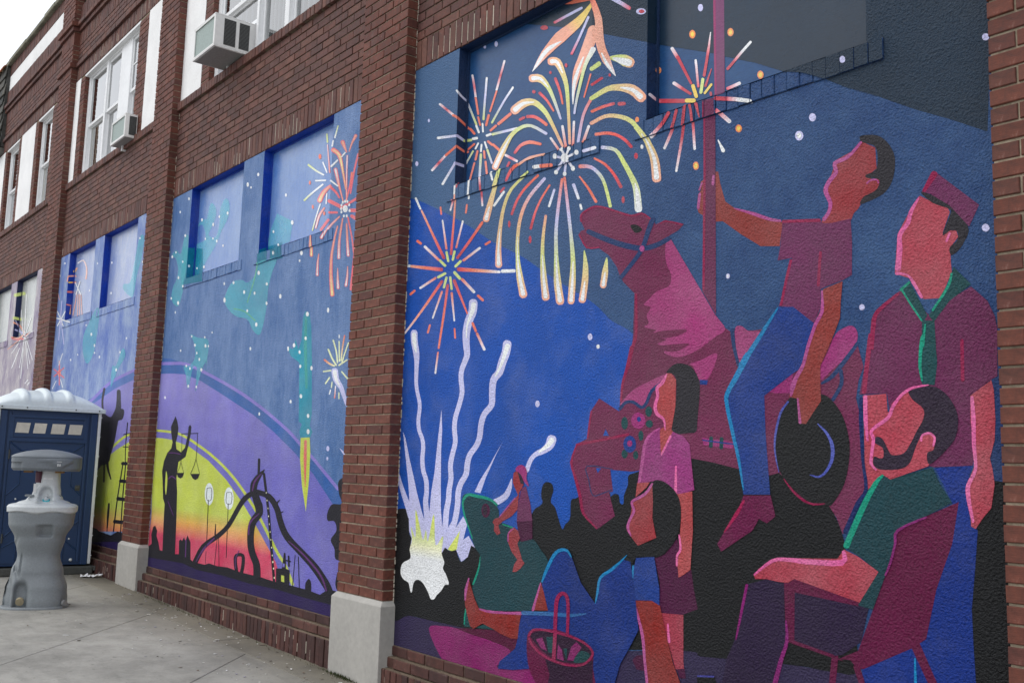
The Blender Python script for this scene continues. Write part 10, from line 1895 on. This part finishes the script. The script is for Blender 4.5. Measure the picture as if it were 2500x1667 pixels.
# lid: shallow tray with rounded ends and a domed cap
rings = []
for i in range(27):
    z = 1.205 + .115 * i / 26; k = min(1, i / 5); rx, ry = .272 + .018 * k, .195 + .014 * k
    ring = superring(.004, 0, rx, ry, z, 110, 3.4)
    for p in ring:
        if p[1] < 0:
            vv = abs(p[0] - .135); edge = 1.215 + .62 * vv       # V shaped drip nose
            if z < 1.312 and vv < .10 and z > edge - .0: p[1] -= .016 * min(1, (z - edge) / .02)
            if p[0] < -.185 and z < 1.280: p[1] += .024
    rings.append(ring)
s = MB(); s.loft(rings); s.build('lid_tray', SD, sink)
dome = [(1.3215, 1.010), (1.327, 1.014), (1.336, 1.0), (1.348, .93), (1.362, .80), (1.377, .62), (1.389, .40), (1.396, .18), (1.398, .02)]
s = MB(); s.loft([superring(.004, 0, .290 * k, .209 * k, z, 110, 3.2) for z, k in dome]); s.build('lid', SD, sink)
s = MB(); s.tube([(.028, -.062, .925), (.028, -.078, .945)], [.031, .030], 24); s.build('pump_ring', ST, sink)
s = MB(); s.tube([(.028, -.06, .938), (.028, -.075, .965)], [.024, .022], 20); s.tube([(.028, -.07, .96), (.030, -.078, .995)], .008, 10); s.tube([(.030, -.075, .99), (.045, -.100, .985)], .007, 10); s.build('pump', SL, sink)
s = MB(); s.tube([(-.048, -.060, 1.20), (-.050, -.060, 1.10)], [.030, .026], 16); s.build('dispenser_bag', SM, sink)
for x in (-.125, .135):
    s = MB(); s.box(x - .05, x + .02, -.09, .02, 1.188, 1.206); s.build('paper_towels', SB, sink)
s = MB(); s.box(-.145, -.075, -.115, -.055, .975, .992); s.build('soap_tray', SG, sink, bevel=.004)
s = MB(); s.box(.10, .150, -.06, -.03, .972, .990); s.build('soap_tray', SG, sink, bevel=.004)
s = MB(); s.box(-.006, .070, -.0875, -.083, 1.128, 1.146); s.build('label_plate', SW, sink)
s = MB(); s.box(-.082, -.060, -.096, -.092, 1.01, 1.09); s.build('label_plate', SW, sink)
s = MB()
for a, c, z0, z1 in ((.105, .145, 1.288, 1.2915), (.112, .120, 1.248, 1.272), (.128, .137, 1.250, 1.270)): s.box(a, c, -.226, -.2235, z0, z1)
s.build('foot_pump_symbol', SW, sink)

# ------------------------------------------------------------------ shingled roof of the next building, at the far end of the facade
man = empty('neighbouring_roof', (-19.24, 0, 0)); tag(man, 'grey wood-shingled mansard of the next building with a terracotta ridge tile', 'roof', kind='thing')
SH = mat_attr('weathered_shingle', .9, .2, .35, 24, .6, .004)
s = MB(); s.box(-2.6, -.012, -.06, .3, 6.78, 8.26, (.08, .08, .075)); s.build('backing', SH, man)
z = 6.76; row = 0
while z < 8.22:
    x = -.005 - (.07 if row % 2 else 0); 
    while x > -1.9:
        w = rnd.uniform(.12, .17); k = rnd.uniform(.7, 1.2); c = tuple(v * k for v in rnd.choice([(.11, .11, .10), (.13, .125, .11), (.09, .092, .088)]))
        m = MB(); yf = -.095 - rnd.uniform(0, .006)
        m.add([(x - w + .004, yf, z), (x, yf, z), (x, yf + .018, z), (x - w + .004, yf + .018, z), (x - w + .004, -.068, z + .205), (x, -.068, z + .205), (x, -.060, z + .205), (x - w + .004, -.060, z + .205)],
              [(0, 1, 5, 4), (0, 3, 2, 1), (1, 2, 6, 5), (3, 0, 4, 7), (4, 5, 6, 7)], c)
        m.build('shingle', SH, man); x -= w
    z += .165; row += 1
m = MB(); m.box(-2.6, .0, -.12, .0, 6.66, 6.76, (.16, .155, .14)); m.build('eave_board', SH, man)
for k in range(5):
    m = MB(); x = -.10 - k * .36
    m.loft([[(x - (.33 if e else 0), -.03 + .095 * math.cos(a), 8.24 + .09 * math.sin(a)) for a in np.linspace(0, math.pi, 9)] for e in (0, 1)], False, False, (.50, .22, .12))
    o = m.build('ridge_tile', SH, man); so = o.modifiers.new('thickness', 'SOLIDIFY'); so.thickness = .015
